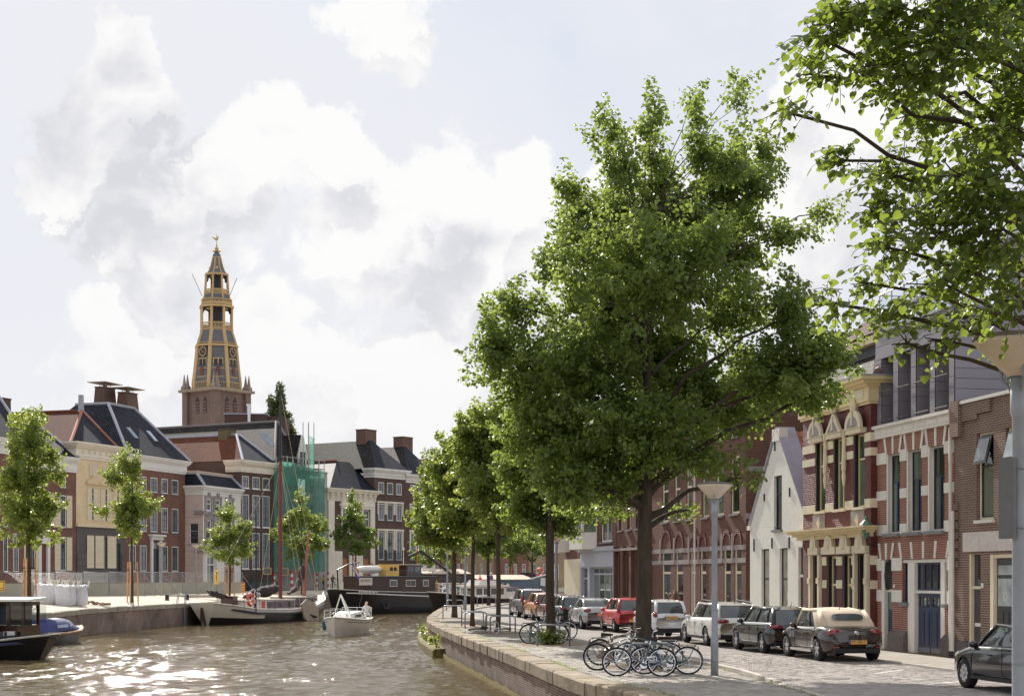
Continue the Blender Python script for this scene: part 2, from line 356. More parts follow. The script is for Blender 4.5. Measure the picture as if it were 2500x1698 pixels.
def water_mat():
    m,nt,bs=_mat('canal_water');N=nt.nodes.new;L=nt.links.new
    bs.inputs['Base Color'].default_value=(.118,.086,.044,1);bs.inputs['Roughness'].default_value=.05;bs.inputs['IOR'].default_value=1.33;bs.inputs['Specular IOR Level'].default_value=.18
    tc=N('ShaderNodeTexCoord')
    def nz(scale,st,det,rot=0):
        mp=N('ShaderNodeMapping');mp.inputs['Scale'].default_value=st;mp.inputs['Rotation'].default_value=(0,0,rot);L(tc.outputs['Object'],mp.inputs[0])
        n=N('ShaderNodeTexNoise');n.inputs['Scale'].default_value=scale;n.inputs['Detail'].default_value=det;n.inputs['Roughness'].default_value=.55;n.inputs['Distortion'].default_value=.6;L(mp.outputs[0],n.inputs[0]);return n.outputs['Fac']
    def bump(h,dist,prev=None):
        bp=N('ShaderNodeBump');bp.inputs['Distance'].default_value=dist;L(h,bp.inputs['Height'])
        if prev:L(prev,bp.inputs['Normal'])
        return bp.outputs[0]
    b2=bump(nz(5.0,(1,1.3,1),3,-.25),.011)
    b3=bump(nz(17,(1,1.2,1),2,.5),.007,b2)
    L(b3,bs.inputs['Normal']);return m
def water_sheet():
    ys=[-60.0];
    while ys[-1]<420:
        y=ys[-1];ys.append(y+(6 if y<24 else max(.11,(y/100) **1.5*.34) if y<200 else 12))
    xs=[-60.0]
    while xs[-1]<60:xs.append(xs[-1]+(.17 if-28<xs[-1]<8 else 2.5))
    ys=np.array(ys);xs=np.array(xs);X,Y=np.meshgrid(xs,ys);Z=np.zeros_like(X);rg=np.random.default_rng(5)
    Xw=X+.8*np.sin(Y*.31+X*.17)+.5*np.sin(X*.7-Y*.22);Yw=Y+.9*np.sin(X*.37+Y*.11)+.4*np.sin(Y*.63+X*.5)
    for k in range(34):
        lam=rg.uniform(.36,1.15);th=rg.normal(1.45,.62);a=.0105*lam **.9;ph=rg.uniform(0,6.28)
        Z += a*np.sin(2*np.pi/lam*(Xw*np.cos(th)+Yw*np.sin(th))+ph)
    Z *= np.clip((Y-22)/8,0,1)*.56*(1+.45*np.sin(X*.11+1)*np.sin(Y*.07))
    V=np.stack([X,Y,Z+WATER],-1).reshape(-1,3);ny,nx=X.shape
    i=np.arange((ny-1)*(nx-1));r,c=i // (nx-1),i%(nx-1);a=r*nx+c
    o=fast_mesh('canal_water',V,np.stack([a,a+1,a+nx+1,a+nx],1),water_mat(),smooth=True);struct(o)
water_sheet()
def quay_wall(name,pl,step,y1,top,depth,batter,material,flip):
    P=resample(pl,step,y1=y1);rows=[[],[]]
    for i,p in enumerate(P):
        d=(P[min(i+1,len(P)-1)]-P[max(i-1,0)]).normalized();n=Vector((d.y,-d.x,0))*(1 if flip else-1)
        q=p-n*.02;rows[0].append((q.x,q.y,top));q=p-n*batter;rows[1].append((q.x,q.y,-depth))
    b=MB();b.grid(rows if flip else rows[::-1]);o=b.build(name,material);return struct(o),P
qw,QP=quay_wall('right_quay_wall',RE,1.05,300,-.02,2.2,-.05,m_qwall,True)
lw_,LP=quay_wall('left_quay_wall',LE,2.0,330,.38,2.2,-.06,m_qwall2,False)
def coping(P,wall,width,z0,z1,over,side,material,y0,y1,chip=.02):
    """one stone after another along the edge"""
    for i in range(len(P)-1):
        a,c=P[i],P[i+1]
        if not (y0 <= a.y <= y1) :continue
        d=(c-a).normalized();n=Vector((d.y,-d.x,0))*side       # towards land
        g=.012;j=lambda k=chip:rnd.uniform(-k,k)
        p0=a+d*g-n*(over+j());p1=c-d*g-n*(over+j());p2=c-d*g+n*(width+j());p3=a+d*g+n*(width+j())
        zt=z1+j(.012);rr=.05
        b=MB()
        b.add([(p0.x,p0.y,z0),(p1.x,p1.y,z0),(p2.x,p2.y,z0),(p3.x,p3.y,z0),
(p0.x,p0.y,zt-rr),(p1.x,p1.y,zt-rr+j(.01)),(p2.x,p2.y,zt),(p3.x,p3.y,zt),
tuple(p0+n*rr+Vector((0,0,zt))),tuple(p1+n*rr+Vector((0,0,zt)))],
[(0,1,5,4),(4,5,9,8),(8,9,6,7),(1,2,6,9,5),(3,0,4,8,7),(2,3,7,6),(3,2,1,0)])
        b.build('coping_stone',material,wall)
coping(QP,qw,.52,-.30,.05,.06,1,m_stone,24,150)
coping(LP,lw_,.55,.10,.42,.05,-1,mat('left_coping',lin((150,140,122)),.9,var=.25,nscale=2,bump=.4,bscale=20),60,215)
lp=[p for p in resample(RE,1.0) if 71<p.y<103];rows=[[] for _ in range(4)]
for i,p in enumerate(lp):
    d=(lp[min(i+1,len(lp)-1)]-lp[max(i-1,0)]).normalized();n=Vector((-d.y,d.x,0))
    for k,(o_,z) in enumerate(((.0,-.80),(.5,-.84),(.56,-.92),(.56,-1.9))):q=p+n*o_;rows[k].append((q.x,q.y,z))
b=MB();b.grid(rows[::-1]);e0,e1=rows,None
b.poly([r[0] for r in rows]+[(lp[0].x,lp[0].y,-1.9)]);b.poly([r[-1] for r in rows][::-1]+[(lp[-1].x,lp[-1].y,-1.9)])
b.build('ledge',m_moss,qw)
mb=MB();rows=[[],[]]
for i,p in enumerate(QP):
    if not 28<p.y<74:continue
    rows[0].append((p.x-.10,p.y,-1.02+rnd.uniform(-.03,.03)));rows[1].append((p.x-.12,p.y,-1.5))
mb.grid(rows);mb.build('algae_line',m_moss,qw)
KERB=[(7.2,10),(6.6,24),(6.2,32.2),(5.95,35.5),(5.75,39.7),(5.3,43),(3.7,52),(2.3,60),(.9,68),(-.5,76),(-1.7,86),(-2.5,97),(-2.75,108),(-2.5,117),(-1.2,128),(.2,136),(3,142),(8,147),(20,153),(60,172)]
KP=resample(KERB,.98)
road=flat('road',[(p.x,p.y) for p in KP]+[(80,168),(20.2,90),(-.177*100+18.6,100),(18.6+.177*20,-20),(7.6,-20)],.0,m_road);struct(road)
kerb=MB()
rows=[[],[]]
for p in KP:rows[0].append((p.x-.12,p.y,-.03));rows[1].append((p.x+.05,p.y,-.03))
kerb.grid(rows);kb=struct(kerb.build('quay_kerb',m_kerb))
for i in range(len(KP)-1):
    a,c=KP[i],KP[i+1]
    if a.y<22 or a.y>150:continue
    d=(c-a).normalized();n=Vector((d.y,-d.x,0));h=.10 if a.y>35 else .045
    p=[a+d*.008-n*.13,c-d*.008-n*.13,c-d*.008+n*.02,a+d*.008+n*.02]
    k=MB();k.hexa([(*v[:2],-.02) for v in p]+[(*v[:2],h) for v in p]);k.build('kerb_stone',m_kerb,kb)
def inner(P,off,y0,y1,side=1):
    out=[]
    for i,p in enumerate(P):
        if not y0 <= p.y <= y1:continue
        d=(P[min(i+1,len(P)-1)]-P[max(i-1,0)]).normalized();n=Vector((d.y,-d.x,0))*side;out.append(p+n*off)
    return out
qs=inner(QP,.45,8,150);ks=inner(KP,-.10,8,150)
quay=flat('quay_paving',[(p.x,p.y) for p in qs]+[(p.x,p.y) for p in ks[::-1]],.022,m_sett);struct(quay)
FB=lambda y:21.01-.177*y
side=flat('sidewalk',[(FB(y)-2.55,y) for y in (0,40,80,104)]+[(FB(y)+.6,y) for y in (104,80,40,0)],.05,m_side);struct(side)
sk=MB();sk.hexa([(FB(0)-2.67,0,-.02),(FB(0)-2.55,0,-.02),(FB(104)-2.55,104,-.02),(FB(104)-2.67,104,-.02),(FB(0)-2.67,0,.056),(FB(0)-2.55,0,.056),(FB(104)-2.55,104,.056),(FB(104)-2.67,104,.056)])
struct(sk.build('sidewalk_kerb',m_kerb))
def paving(parent,inside,y0,y1,bw,rh,z,material,nm,keep=300):
    ux,uy=STREET.y,-STREET.x           # across the street
    cells=[]
    for r in range(int(y0/rh),int(y1/rh)):
        for c in range(int(-9/bw),int(11/bw)):
            s,t=(c+.5*(r%2))*bw,r*rh
            x,y=s*ux+t*STREET.x+7.2,s*uy+t*STREET.y
            if inside(x,y):cells.append((x,y))
    cells.sort(key=lambda p:p[1])
    g=.010;hx,hy=bw/2-g/2,rh/2-g/2
    mesh=None;A=np.array(cells,np.float32)
    c0=[(-hx,-hy),(hx,-hy),(hx,hy),(-hx,hy)]
    loc=[(a*ux+b_*STREET.x,a*uy+b_*STREET.y) for a,b_ in c0]
    top=[(x*.93,y*.9) for x,y in loc]
    vs=[(x,y,-.03) for x,y in loc]+[(x,y,.006) for x,y in loc]+[(x,y,.012) for x,y in top]
    fs=[(0,1,5,4),(1,2,6,5),(2,3,7,6),(3,0,4,7),(4,5,9,8),(5,6,10,9),(6,7,11,10),(7,4,8,11),(8,9,10,11)]
    vis=[p for p in cells if abs(p[0])<.325*p[1] and p[1]>31.5]
    near=set(vis[:keep])
    for p in vis[:keep]:
        if mesh is None:b=MB();b.add(vs,fs);o=b.build(nm,material,parent);mesh=o.data
        else:o=bpy.data.objects.new(nm,mesh);COL.objects.link(o);o.parent=parent
        o.location=(p[0],p[1],z+rnd.uniform(-.003,.004));o.rotation_euler=(rnd.uniform(-.012,.012),rnd.uniform(-.012,.012),rnd.uniform(-.015,.015))
    rest=np.array([p for p in cells if p not in near],np.float32)
    rg=np.random.default_rng(3);n=len(rest)
    zz=z+rg.uniform(-.003,.004,n);V=np.array(vs,np.float32)
    VV=V[None]+np.stack([rest[:,0],rest[:,1],zz],1)[:,None,:]
    VV[:,4:,2] += rg.uniform(-.003,.003,(n,8))
    FF=np.array(fs,np.int32)[None]+(np.arange(n)*12)[:,None,None]
    stuff(fast_mesh(nm,VV.reshape(-1,3),FF.reshape(-1,4),material,parent))
def xat(P,y):
    ys=[p.y for p in P];xs=[p.x for p in P];return float(np.interp(y,ys,xs))
qx=np.array([[p.y,p.x] for p in QP if p.y<120]);kx=np.array([[p.y,p.x] for p in KP if p.y<120])
def stonemat(name,c,var):
    if name in MATS:return MATS[name]
    m,nt,bs=_mat(name);N=nt.nodes.new;L=nt.links.new;bs.inputs['Roughness'].default_value=.82
    g=N('ShaderNodeNewGeometry');oi=N('ShaderNodeObjectInfo');tc=N('ShaderNodeTexCoord')
    n1=N('ShaderNodeTexNoise');n1.inputs['Scale'].default_value=.6;n1.inputs['Detail'].default_value=8;L(g.outputs['Position'],n1.inputs[0])
    a=N('ShaderNodeMath');L(g.outputs['Random Per Island'],a.inputs[0]);L(oi.outputs['Random'],a.inputs[1])
    f=N('ShaderNodeMath');f.operation= 'FRACT';L(a.outputs[0],f.inputs[0])
    s=N('ShaderNodeMath');s.operation= 'MULTIPLY_ADD';s.inputs[1].default_value=1.1;L(n1.outputs['Fac'],s.inputs[0]);L(f.outputs[0],s.inputs[2])
    mr=N('ShaderNodeMapRange');mr.inputs[1].default_value=.2;mr.inputs[2].default_value=1.7;mr.inputs[3].default_value=1-var;mr.inputs[4].default_value=1+var;L(s.outputs[0],mr.inputs[0])
    mx=N('ShaderNodeVectorMath');mx.operation= 'SCALE';mx.inputs[0].default_value=c;L(mr.outputs[0],mx.inputs['Scale']);L(mx.outputs[0],bs.inputs['Base Color'])
    n2=N('ShaderNodeTexNoise');n2.inputs['Scale'].default_value=70;L(tc.outputs['Object'],n2.inputs[0])
    bp=N('ShaderNodeBump');bp.inputs['Strength'].default_value=.3;bp.inputs['Distance'].default_value=.01;L(n2.outputs['Fac'],bp.inputs['Height']);L(bp.outputs[0],bs.inputs['Normal'])
    MATS[name]=m;return m
paving(quay,lambda x,y:30<y<56 and np.interp(y,qx[:,0],qx[:,1])+.62<x<np.interp(y,kx[:,0],kx[:,1])-.25,30,58,.19,.14,.024,stonemat('sett_stone',lin((140,131,120),1.2),.36),'paving_sett')
paving(road,lambda x,y:30<y<50 and np.interp(y,kx[:,0],kx[:,1])+.14<x<FB(y)-2.8,29,52,.21,.105,.002,stonemat('clinker_stone',lin((142,132,126),1.2),.34),'road_clinker')
def gl(x,y):
    e=float(np.interp(y,[p.y for p in LP if p.y<180],[p.x for p in LP if p.y<180]));return .4+.35*max(0,min(1,(e-x)/4.5))
m_white=mat('road_paint',lin((225,222,214)),.7,var=.25,nscale=9)
def line(p,q,wd=.1):
    a,c=Vector(p),Vector(q);d=(c-a).normalized();n=Vector((-d.y,d.x,0))*wd/2
    b=MB();b.poly([(*(a-n)[:2],.021),(*(c-n)[:2],.021),(*(c+n)[:2],.021),(*(a+n)[:2],.021)]);b.build('bay_line',m_white,road)
for a,c in (((2065,1630),(2178,1637)),((2137,1645),(2205,1636)),((2180,1655),(2262,1661)),((2270,1671),(2352,1664))):line(G(*a),G(*c))
for x,y in ((6.9,44.5),(5.2,51),(7.6,37.5)):
    b=MB();b.lathe([(.33,-.02),(.33,.024),(.28,.026),(.01,.026)],(x,y,0),20);c_=b.build('manhole_cover',mat('cast_iron',lin((84,78,74)),.6,.3,var=.2,nscale=12,bump=.6,bscale=40),road)
RT=[(3.45,42.0),(1.33,55.6),(-.6,68),(-1.87,75.6),(-3.3,91.6),(-1.9,129)]
for x,y in RT:
    b=MB();n=14;pts=[(x+1.15*(1+rnd.uniform(-.12,.12))*math.cos(2*math.pi*k/n),y+1.5*(1+rnd.uniform(-.12,.12))*math.sin(2*math.pi*k/n),.045) for k in range(n)]
    b.poly(pts);b.add(pts+[(p[0],p[1],0) for p in pts],[(i,i+n,(i+1)%n+n,(i+1)%n) for i in range(n)])
    struct(b.build('tree_pit',m_soil))
# ---------------------------------------------------------------- houses: a frame that runs along a facade (x along it, y into the house, z up)
class House:
    def __init__(s,name,label,O,u,zg,cat='house'):
        s.O=Vector((O[0],O[1],0));s.u=Vector((u[0],u[1],0)).normalized();s.n=Vector((-s.u.y,s.u.x,0));s.zg=zg
        s.root=thing(name,label,cat,(O[0],O[1],zg),math.atan2(s.u.y,s.u.x))
    def uz(s,px,py,b=0.0):
        k=(px-CX)/FPX;A=s.O+s.n*b
        det=s.u.x*(-1)-(-k)*s.u.y
        a=(-A.x*(-1)-(-k)*(-A.y))/det;t=A.y+s.u.y*a
        return a,CAMZ+(HOR-py)/FPX*t-s.zg
    def U(s,px,b=0.0):return s.uz(px,1400,b)[0]
    def Z(s,px,py,b=0.0):return s.uz(px,py,b)[1]
    def px(s,u,z,b=0.0):
        p=s.O+s.u*u+s.n*b;return CX+FPX*p.x/p.y,HOR-FPX*(z+s.zg-CAMZ)/p.y
    def wall(s,u0,u1,z0,z1,ops,material,y=0.0,dep=.16,D=None,name='wall',T=None,sides='lrb'):
        us=sorted({u0,u1,*[v for o in ops for v in (o[0],o[1]) if u0<v<u1]});zs=sorted({z0,z1,*[v for o in ops for v in (o[2],o[3]) if z0<v<z1]})
        b=MB()
        for i in range(len(us)-1):
            for j in range(len(zs)-1):
                cu,cz=(us[i]+us[i+1])/2,(zs[j]+zs[j+1])/2
                if any(o[0]<cu<o[1] and o[2]<cz<o[3] for o in ops):continue
                b.poly([(us[i],y,zs[j]),(us[i+1],y,zs[j]),(us[i+1],y,zs[j+1]),(us[i],y,zs[j+1])])
        for a,c,e,f in ops:
            b.poly([(a,y,e),(a,y,f),(a,y+dep,f),(a,y+dep,e)]);b.poly([(c,y,f),(c,y,e),(c,y+dep,e),(c,y+dep,f)])
            b.poly([(a,y,f),(c,y,f),(c,y+dep,f),(a,y+dep,f)]);b.poly([(c,y,e),(a,y,e),(a,y+dep,e),(c,y+dep,e)])
        if D:
            if 'l' in sides:b.poly([(u0,D,z0),(u0,y,z0),(u0,y,z1),(u0,D,z1)])
            if 'r' in sides:b.poly([(u1,y,z0),(u1,D,z0),(u1,D,z1),(u1,y,z1)])
            if 'b' in sides:b.poly([(u1,D,z0),(u0,D,z0),(u0,D,z1),(u1,D,z1)])
            if 't' in sides:b.poly([(u0,y,z1),(u1,y,z1),(u1,D,z1),(u0,D,z1)])
        if T:b.v=[T(*v) for v in b.v]
        return b.build(name,material,s.root)
    def part(s,name,b,material,T=None,smooth=False,parent=None):
        if T:b.v=[T(*v) for v in b.v]
        return b.build(name,material,parent or s.root,smooth)
    def window(s,r,frame,glass,nx=1,zs=(),bars=(0,0),fw=.07,bw=.03,y=.07,sill=None,T=None,split=False,surround=None,name='window',sash=None):
        u0,u1,z0,z1=r;b=MB();d0,d1=y,y+.07
        b.box(u0,u0+fw,d0,d1,z0,z1);b.box(u1-fw,u1,d0,d1,z0,z1);b.box(u0+fw,u1-fw,d0,d1,z1-fw,z1);b.box(u0+fw,u1-fw,d0,d1,z0,z0+fw)
        Uc=[u0+(u1-u0)*i/nx for i in range(nx+1)];Zc=[z0]+[z0+(z1-z0)*f for f in zs]+[z1]
        w_=s.part(name,b,frame,T);ins=fw if sash else 0.0
        if sash:fw *= .55;u0 += ins;u1 -= ins;z0 += ins;z1 -= ins;d0 += .02;d1 += .02;Uc=[u0+(u1-u0)*i/nx for i in range(nx+1)];Zc=[z0]+[z0+(z1-z0)*f for f in zs]+[z1]
        b=MB()
        if sash:b.box(u0,u0+fw,d0,d1,z0,z1);b.box(u1-fw,u1,d0,d1,z0,z1);b.box(u0+fw,u1-fw,d0,d1,z1-fw,z1);b.box(u0+fw,u1-fw,d0,d1,z0,z0+fw)
        for v in Uc[1:-1]:b.box(v-fw*.45,v+fw*.45,d0+.004,d1-.004,z0+fw,z1-fw)
        for v in Zc[1:-1]:b.box(u0+fw,u1-fw,d0+.002,d1-.002,v-fw*.5,v+fw*.5)
        for i in range(bars[0]):v=u0+(u1-u0)*(i+1)/(bars[0]+1);b.box(v-bw/2,v+bw/2,d0+.012,d1-.012,z0+fw,z1-fw)
        for i in range(bars[1]):v=z0+(z1-z0)*(i+1)/(bars[1]+1);b.box(u0+fw,u1-fw,d0+.014,d1-.014,v-bw/2,v+bw/2)
        if b.v:s.part('sash',b,sash or frame,T,parent=w_)
        def pane(a,c,e,f):
            p=MB();p.box(a,c,d0+.035,d0+.045,e,f);s.part('pane',p,glass,T,parent=w_)
        if split:
            for i in range(nx):
                for j in range(len(Zc)-1):pane(Uc[i]+fw*.4,Uc[i+1]-fw*.4,Zc[j]+fw*.4,Zc[j+1]-fw*.4)
        else:pane(u0+fw*.5,u1-fw*.5,z0+fw*.5,z1-fw*.5)
        if sill:
            p=MB();p.box(u0-ins-.08,u1+ins+.08,-.09,y,z0-ins-.09,z0-ins-.003);s.part('sill',p,sill,T,parent=w_)
        return w_
    def cornice(s,u0,u1,z0,z1,steps,material,ret=(True,True),name='cornice',D=None,T=None):
        """steps: (share of height, how far it stands out)"""
        b=MB();z=z0
        for h,p in steps:
            hz=(z1-z0)*h;b.box(u0-(p if ret[0] else 0),u1+(p if ret[1] else 0),-p,(D if D else .0)+.02,z,z+hz);z += hz
        return s.part(name,b,material,T)
    def roof(s,u0,u1,D,ze,ul,ur,b1,b2,zr,material,over=.3,left=None,ridge=None,y0=None,name='roof',front=None):
        y0=-over if y0 is None else y0
        e=[Vector((u0-over*.3,y0,ze)),Vector((u1+over*.3,y0,ze)),Vector((u1+over*.3,D,ze)),Vector((u0-over*.3,D,ze))]
        t=[Vector((ul,b1,zr)),Vector((ur,b1,zr)),Vector((ur,b2,zr)),Vector((ul,b2,zr))]
        sl={'front':[e[0],e[1],t[1],t[0]],'right':[e[1],e[2],t[2],t[1]],'back':[e[2],e[3],t[3],t[2]],'left':[e[3],e[0],t[0],t[3]],'top':[t[0],t[1],t[2],t[3]]}
        mm=[material,left or material,front or material];b=MB();uvs=[];mi=[]
        for k,q in sl.items():
            pts=[]
            for p in q:
                if not pts or (p-pts[-1]).length>1e-3:pts.append(p)
            if (pts[0]-pts[-1]).length<1e-3:pts.pop()
            if len(pts)<3:continue
            ed=(q[1]-q[0]).normalized();nn=(pts[1]-pts[0]).cross(pts[2]-pts[0]).normalized();vv=nn.cross(ed)
            b.poly(pts);uvs.append([(p.dot(ed),p.dot(vv)) for p in pts]);mi.append(1 if k== 'left' else 2 if k== 'front' else 0)
        o=b.build(name,mm,s.root,uv=uvs);o.data.polygons.foreach_set('material_index',mi)
        if ridge:
            for a,c in ((e[0],t[0]),(e[1],t[1]),(t[0],t[1]),(t[1],t[2]),(t[0],t[3])):
                if (a-c).length>.3:
                    r=MB();r.tube([a+Vector((0,0,.03)),c+Vector((0,0,.03))],.16,6);r.build('ridge_cap',ridge,o)
        return o
    def chimney(s,u0,u1,y0,y1,z0,z1,material,plate=False,taper=0.0,cap=None):
        b=MB();t=taper
        b.hexa([(u0,y0,z0),(u1,y0,z0),(u1,y1,z0),(u0,y1,z0),(u0+t,y0+t,z1),(u1-t,y0+t,z1),(u1-t,y1-t,z1),(u0+t,y1-t,z1)])
        c=s.part('chimney',b,material)
        p=MB();p.box(u0+t-.06,u1-t+.06,y0+t-.06,y1-t+.06,z1+.002,z1+.12);s.part('chimney_cap',p,cap or material,parent=c)
        if plate:
            p=MB();cx,cy=(u0+u1)/2,(y0+y1)/2
            for a,d in ((-.4,-.4),(.4,-.4),(.4,.4),(-.4,.4)):p.cyl((cx+a,cy+d,z1+.1),(cx+a,cy+d,z1+.55),.03,n=5)
            p.cyl((cx,cy,z1+.1),(cx,cy,z1+.55),.16,.3,n=8)
            p.hexa([(u0-.5,y0-.4,z1+.5),(u1+.5,y0-.4,z1+.5),(u1+.5,y1+.4,z1+.5),(u0-.5,y1+.4,z1+.5),(u0-.5,y0-.4,z1+.56),(u1+.5,y0-.4,z1+.56),(u1+.5,y1+.4,z1+.56),(u0-.5,y1+.4,z1+.56)])
            s.part('chimney_plate',p,mat('grey_slab',lin((150,140,128)),.8),parent=c)
        return c
    def shutter(s,u0,u1,z0,z1,material,y=-.02,slats=9,name='shutter',T=None):
        b=MB();f=.07;d0,d1=y-.05,y
        b.box(u0,u0+f,d0,d1,z0,z1);b.box(u1-f,u1,d0,d1,z0,z1);b.box(u0+f,u1-f,d0,d1,z1-f,z1);b.box(u0+f,u1-f,d0,d1,z0,z0+f)
        zm=(z0+z1)/2;b.box(u0+f,u1-f,d0+.003,d1,zm-f/2,zm+f/2)
        o=s.part(name,b,material,T)
        for i in range(slats):
            z=z0+f+(z1-z0-2*f)*(i+.5)/slats;h=(z1-z0-2*f)/slats*.55
            p=MB();p.hexa([(u0+f,d0+.01,z-h),(u1-f,d0+.01,z-h),(u1-f,d1,z-h*.2),(u0+f,d1,z-h*.2),(u0+f,d0+.01,z+h*.2),(u1-f,d0+.01,z+h*.2),(u1-f,d1,z+h),(u0+f,d1,z+h)])
            s.part('slat',p,material,T,parent=o)
        return o
m_wframe=mat('white_joinery',lin((222,218,210)),.55,var=.06)
m_cream=mat('cream_plaster',lin((214,204,184)),.75,var=.1,nscale=1.2,bump=.15)
m_whitep=mat('white_plaster',lin((218,214,206)),.7,var=.08,nscale=1.5,bump=.12)
m_sillg=mat('grey_sill',lin((112,112,116)),.6)
m_glass=glassmat('window_glass',(.055,.062,.068))
m_dglass=glassmat('dark_glass',(.018,.022,.024))
m_dgreen=mat('dark_green_joinery',lin((34,44,46)),.4,var=.05)
m_lead=mat('lead_flashing',lin((150,150,160)),.5,var=.2,nscale=3)
m_brickD=brick('brown_brick',lin((128,82,66),1.25),lin((108,68,56),1.25),lin((124,98,84),1.2),stain=.34)
m_brickK=brick('dark_brick',lin((92,66,58)),lin((76,55,50)),lin((92,76,68)),stain=.34)
m_brickC=brick('chimney_brick',lin((104,74,62)),lin((86,60,52)),lin((104,88,76)),stain=.3)
m_slate=tilemat('dark_slate_tile',lin((56,58,68),1.0),lin((74,76,86),1.0),rough=.7)
m_slate2=tilemat('black_glazed_tile',lin((44,46,58),1.0),lin((62,64,78),1.0),rough=.6)
m_brown_t=tilemat('grey_brown_tile',lin((60,54,52),.7),lin((92,84,80),.7),rough=.7)
m_red_t=tilemat('red_pantile',lin((134,68,42),.95),lin((104,50,34),.95),rough=.85,patch=lin((62,40,34)))
m_red_t2=tilemat('russet_pantile',lin((134,76,50),1.1),lin((108,62,44),1.1),rough=.85)
m_tanflat=mat('tan_flat_roof',lin((176,150,128)),.8)
def node(prev,d,px):
    """next corner: from prev along (d,1) until it stands at picture column px"""
    k=(px-CX)/FPX;Z=(prev[0]-d*prev[1])/(k-d);return (k*Z,Z)
ZL=.8
nD1=(-.2046*169,169.0);nD0=node(nD1,.315,303);nC0=node(nD0,.35,186);nB0=node(nC0,.33,60);nA0=node(nB0,.33,-130)
U_=lambda d:Vector((d,1,0)).normalized()
h=House('brick_mansion','red brick canal mansion with white cornice and two tall chimneys carrying stone plates',nD0,U_(.315),ZL)
Wd=h.U(452);cols=[(316,332),(341.5,358),(367.5,384.5),(394,410),(419.5,435.5)];cu=[(h.U(a),h.U(c)) for a,c in cols]
rowz=[(h.Z(402,1204),h.Z(402,1168)),(h.Z(402,1299),h.Z(402,1239)),(h.Z(402,1394),h.Z(402,1332))]
ztop=h.Z(452,1158);zcor=h.Z(452,1126);D_=13.0
ops=[];rects=[]
for r,(z0,z1) in enumerate(rowz):
    for i,(a,c) in enumerate(cu):
        if r==2 and i==2:continue
        rects.append((a,c,z0,z1,r));ops.append((a,c,z0,z1))
dz0=.95;dr=(h.U(371),h.U(388),dz0,h.Z(380,1322));ops.append(dr)
for i,(a,c) in enumerate(cu):
    if i != 2:ops.append((a+.1,c-.1,.12,.72))
h.wall(0,Wd,0,ztop,ops,m_brickD,D=D_)
for a,c,z0,z1,r in rects:h.window((a,c,z0,z1),m_wframe,m_glass,bars=((1,3) if r<2 else (1,2)) if r else (1,2),fw=.1,bw=.04,y=.02,sill=m_sillg,sash=m_dgreen)
for i,(a,c) in enumerate(cu):
    if i != 2:h.window((a+.1,c-.1,.12,.72),m_wframe,m_dglass,bars=(1,0),fw=.1,name='basement_window')
h.cornice(0,Wd,ztop,zcor,((.16,.08),(.5,.14),(.12,.3),(.14,.45),(.08,.55)),m_whitep)
b=MB();b.box(dr[0]-.38,dr[0]-.002,-.18,.1,0,dr[3]+.2);b.box(dr[1]+.002,dr[1]+.38,-.18,.1,0,dr[3]+.2);b.box(dr[0]-.5,dr[1]+.5,-.3,.1,dr[3]+.202,dr[3]+.55);b.box(dr[0]-.7,dr[1]+.7,-.5,.1,dr[3]+.552,dr[3]+.75);h.part('door_surround',b,m_whitep)
b=MB();b.box(dr[0]+.003,dr[1]-.003,.09,.15,dz0,dr[3]-.75);do=h.part('door',b,m_dgreen)
b=MB();b.box(dr[0]+.05,dr[1]-.05,.11,.13,dr[3]-.7,dr[3]-.05);h.part('fanlight',b,m_glass,parent=do)
b=MB();b.cyl((dr[0]+.15,.08,dz0+1.0),(dr[0]+.15,.02,dz0+1.0),.04);h.part('door_knob',b,mat('brass',lin((190,150,70)),.3,1.0),parent=do)
for i in range(5):
    b=MB();b.box(dr[0]-.6,dr[1]+.6,-1.75+i*.3,-1.45+i*.3 if i<4 else-.001,0,.19*(i+1));h.part('step',b,m_sillg)
for sgn,u in ((-1,dr[0]-.55),(1,dr[1]+.55)):
    b=MB();b.tube([(u,-1.7,.2),(u,-1.7,1.1),(u,-.1,1.95),(u,-.1,1.0)],.025,5);h.part('handrail',b,m_dgreen)
ul,zr=h.uz(264,985,4.6);ur,_=h.uz(327,991,4.6)
h.roof(0,Wd,D_,zcor-.02,ul,ur,4.6,8.4,zr,m_slate,over=.5,ridge=m_lead)
for a,c,y0_,y1_,bb in ((241,272,945,984,7.6),(297,326,958,990,5.6)):
    u0,z1=h.uz(a,y0_,bb);u1,z0=h.uz(c,y1_,bb);h.chimney(u0,u1,bb-.7,bb+.7,zr-.4,z1,m_brickC,plate=True,taper=.16)
for a,yy in ((323,1079),(371,1085)):
    b=MB();bb=1.75;u0,z0=h.uz(a,yy,bb);sl=(zr-zcor)/(4.6+.5);nrm=Vector((0,-sl,1)).normalized()
    P=[Vector((u,bb+t,zcor+sl*(bb+t+.5)))+nrm*.05 for u,t in ((u0-.35,-.5),(u0+.35,-.5),(u0+.35,.5),(u0-.35,.5))]
    b.hexa([p-nrm*.12 for p in P]+P);sk_=h.part('skylight',b,m_lead)
    Q=[P[0]*.9+P[2]*.1,P[1]*.9+P[3]*.1,P[2]*.9+P[0]*.1,P[3]*.9+P[1]*.1]
    b=MB();b.poly([p+nrm*.012 for p in Q]);h.part('pane',b,glassmat('skylight_glass',(.12,.16,.2),.05),parent=sk_)
m_yel=mat('yellow_stucco',lin((204,180,138)),.75,var=.12,nscale=1.0,bump=.2)
m_dstone=mat('dark_rustic_stone',lin((84,78,78)),.7,var=.15,nscale=2,bump=.2)
m_shut=mat('beige_shutter',lin((196,182,150)),.6,var=.06)
h=House('yellow_stucco_house','yellow stucco house with beige shutters, pediments and dark grey ground floor',nC0,U_(.35),ZL)
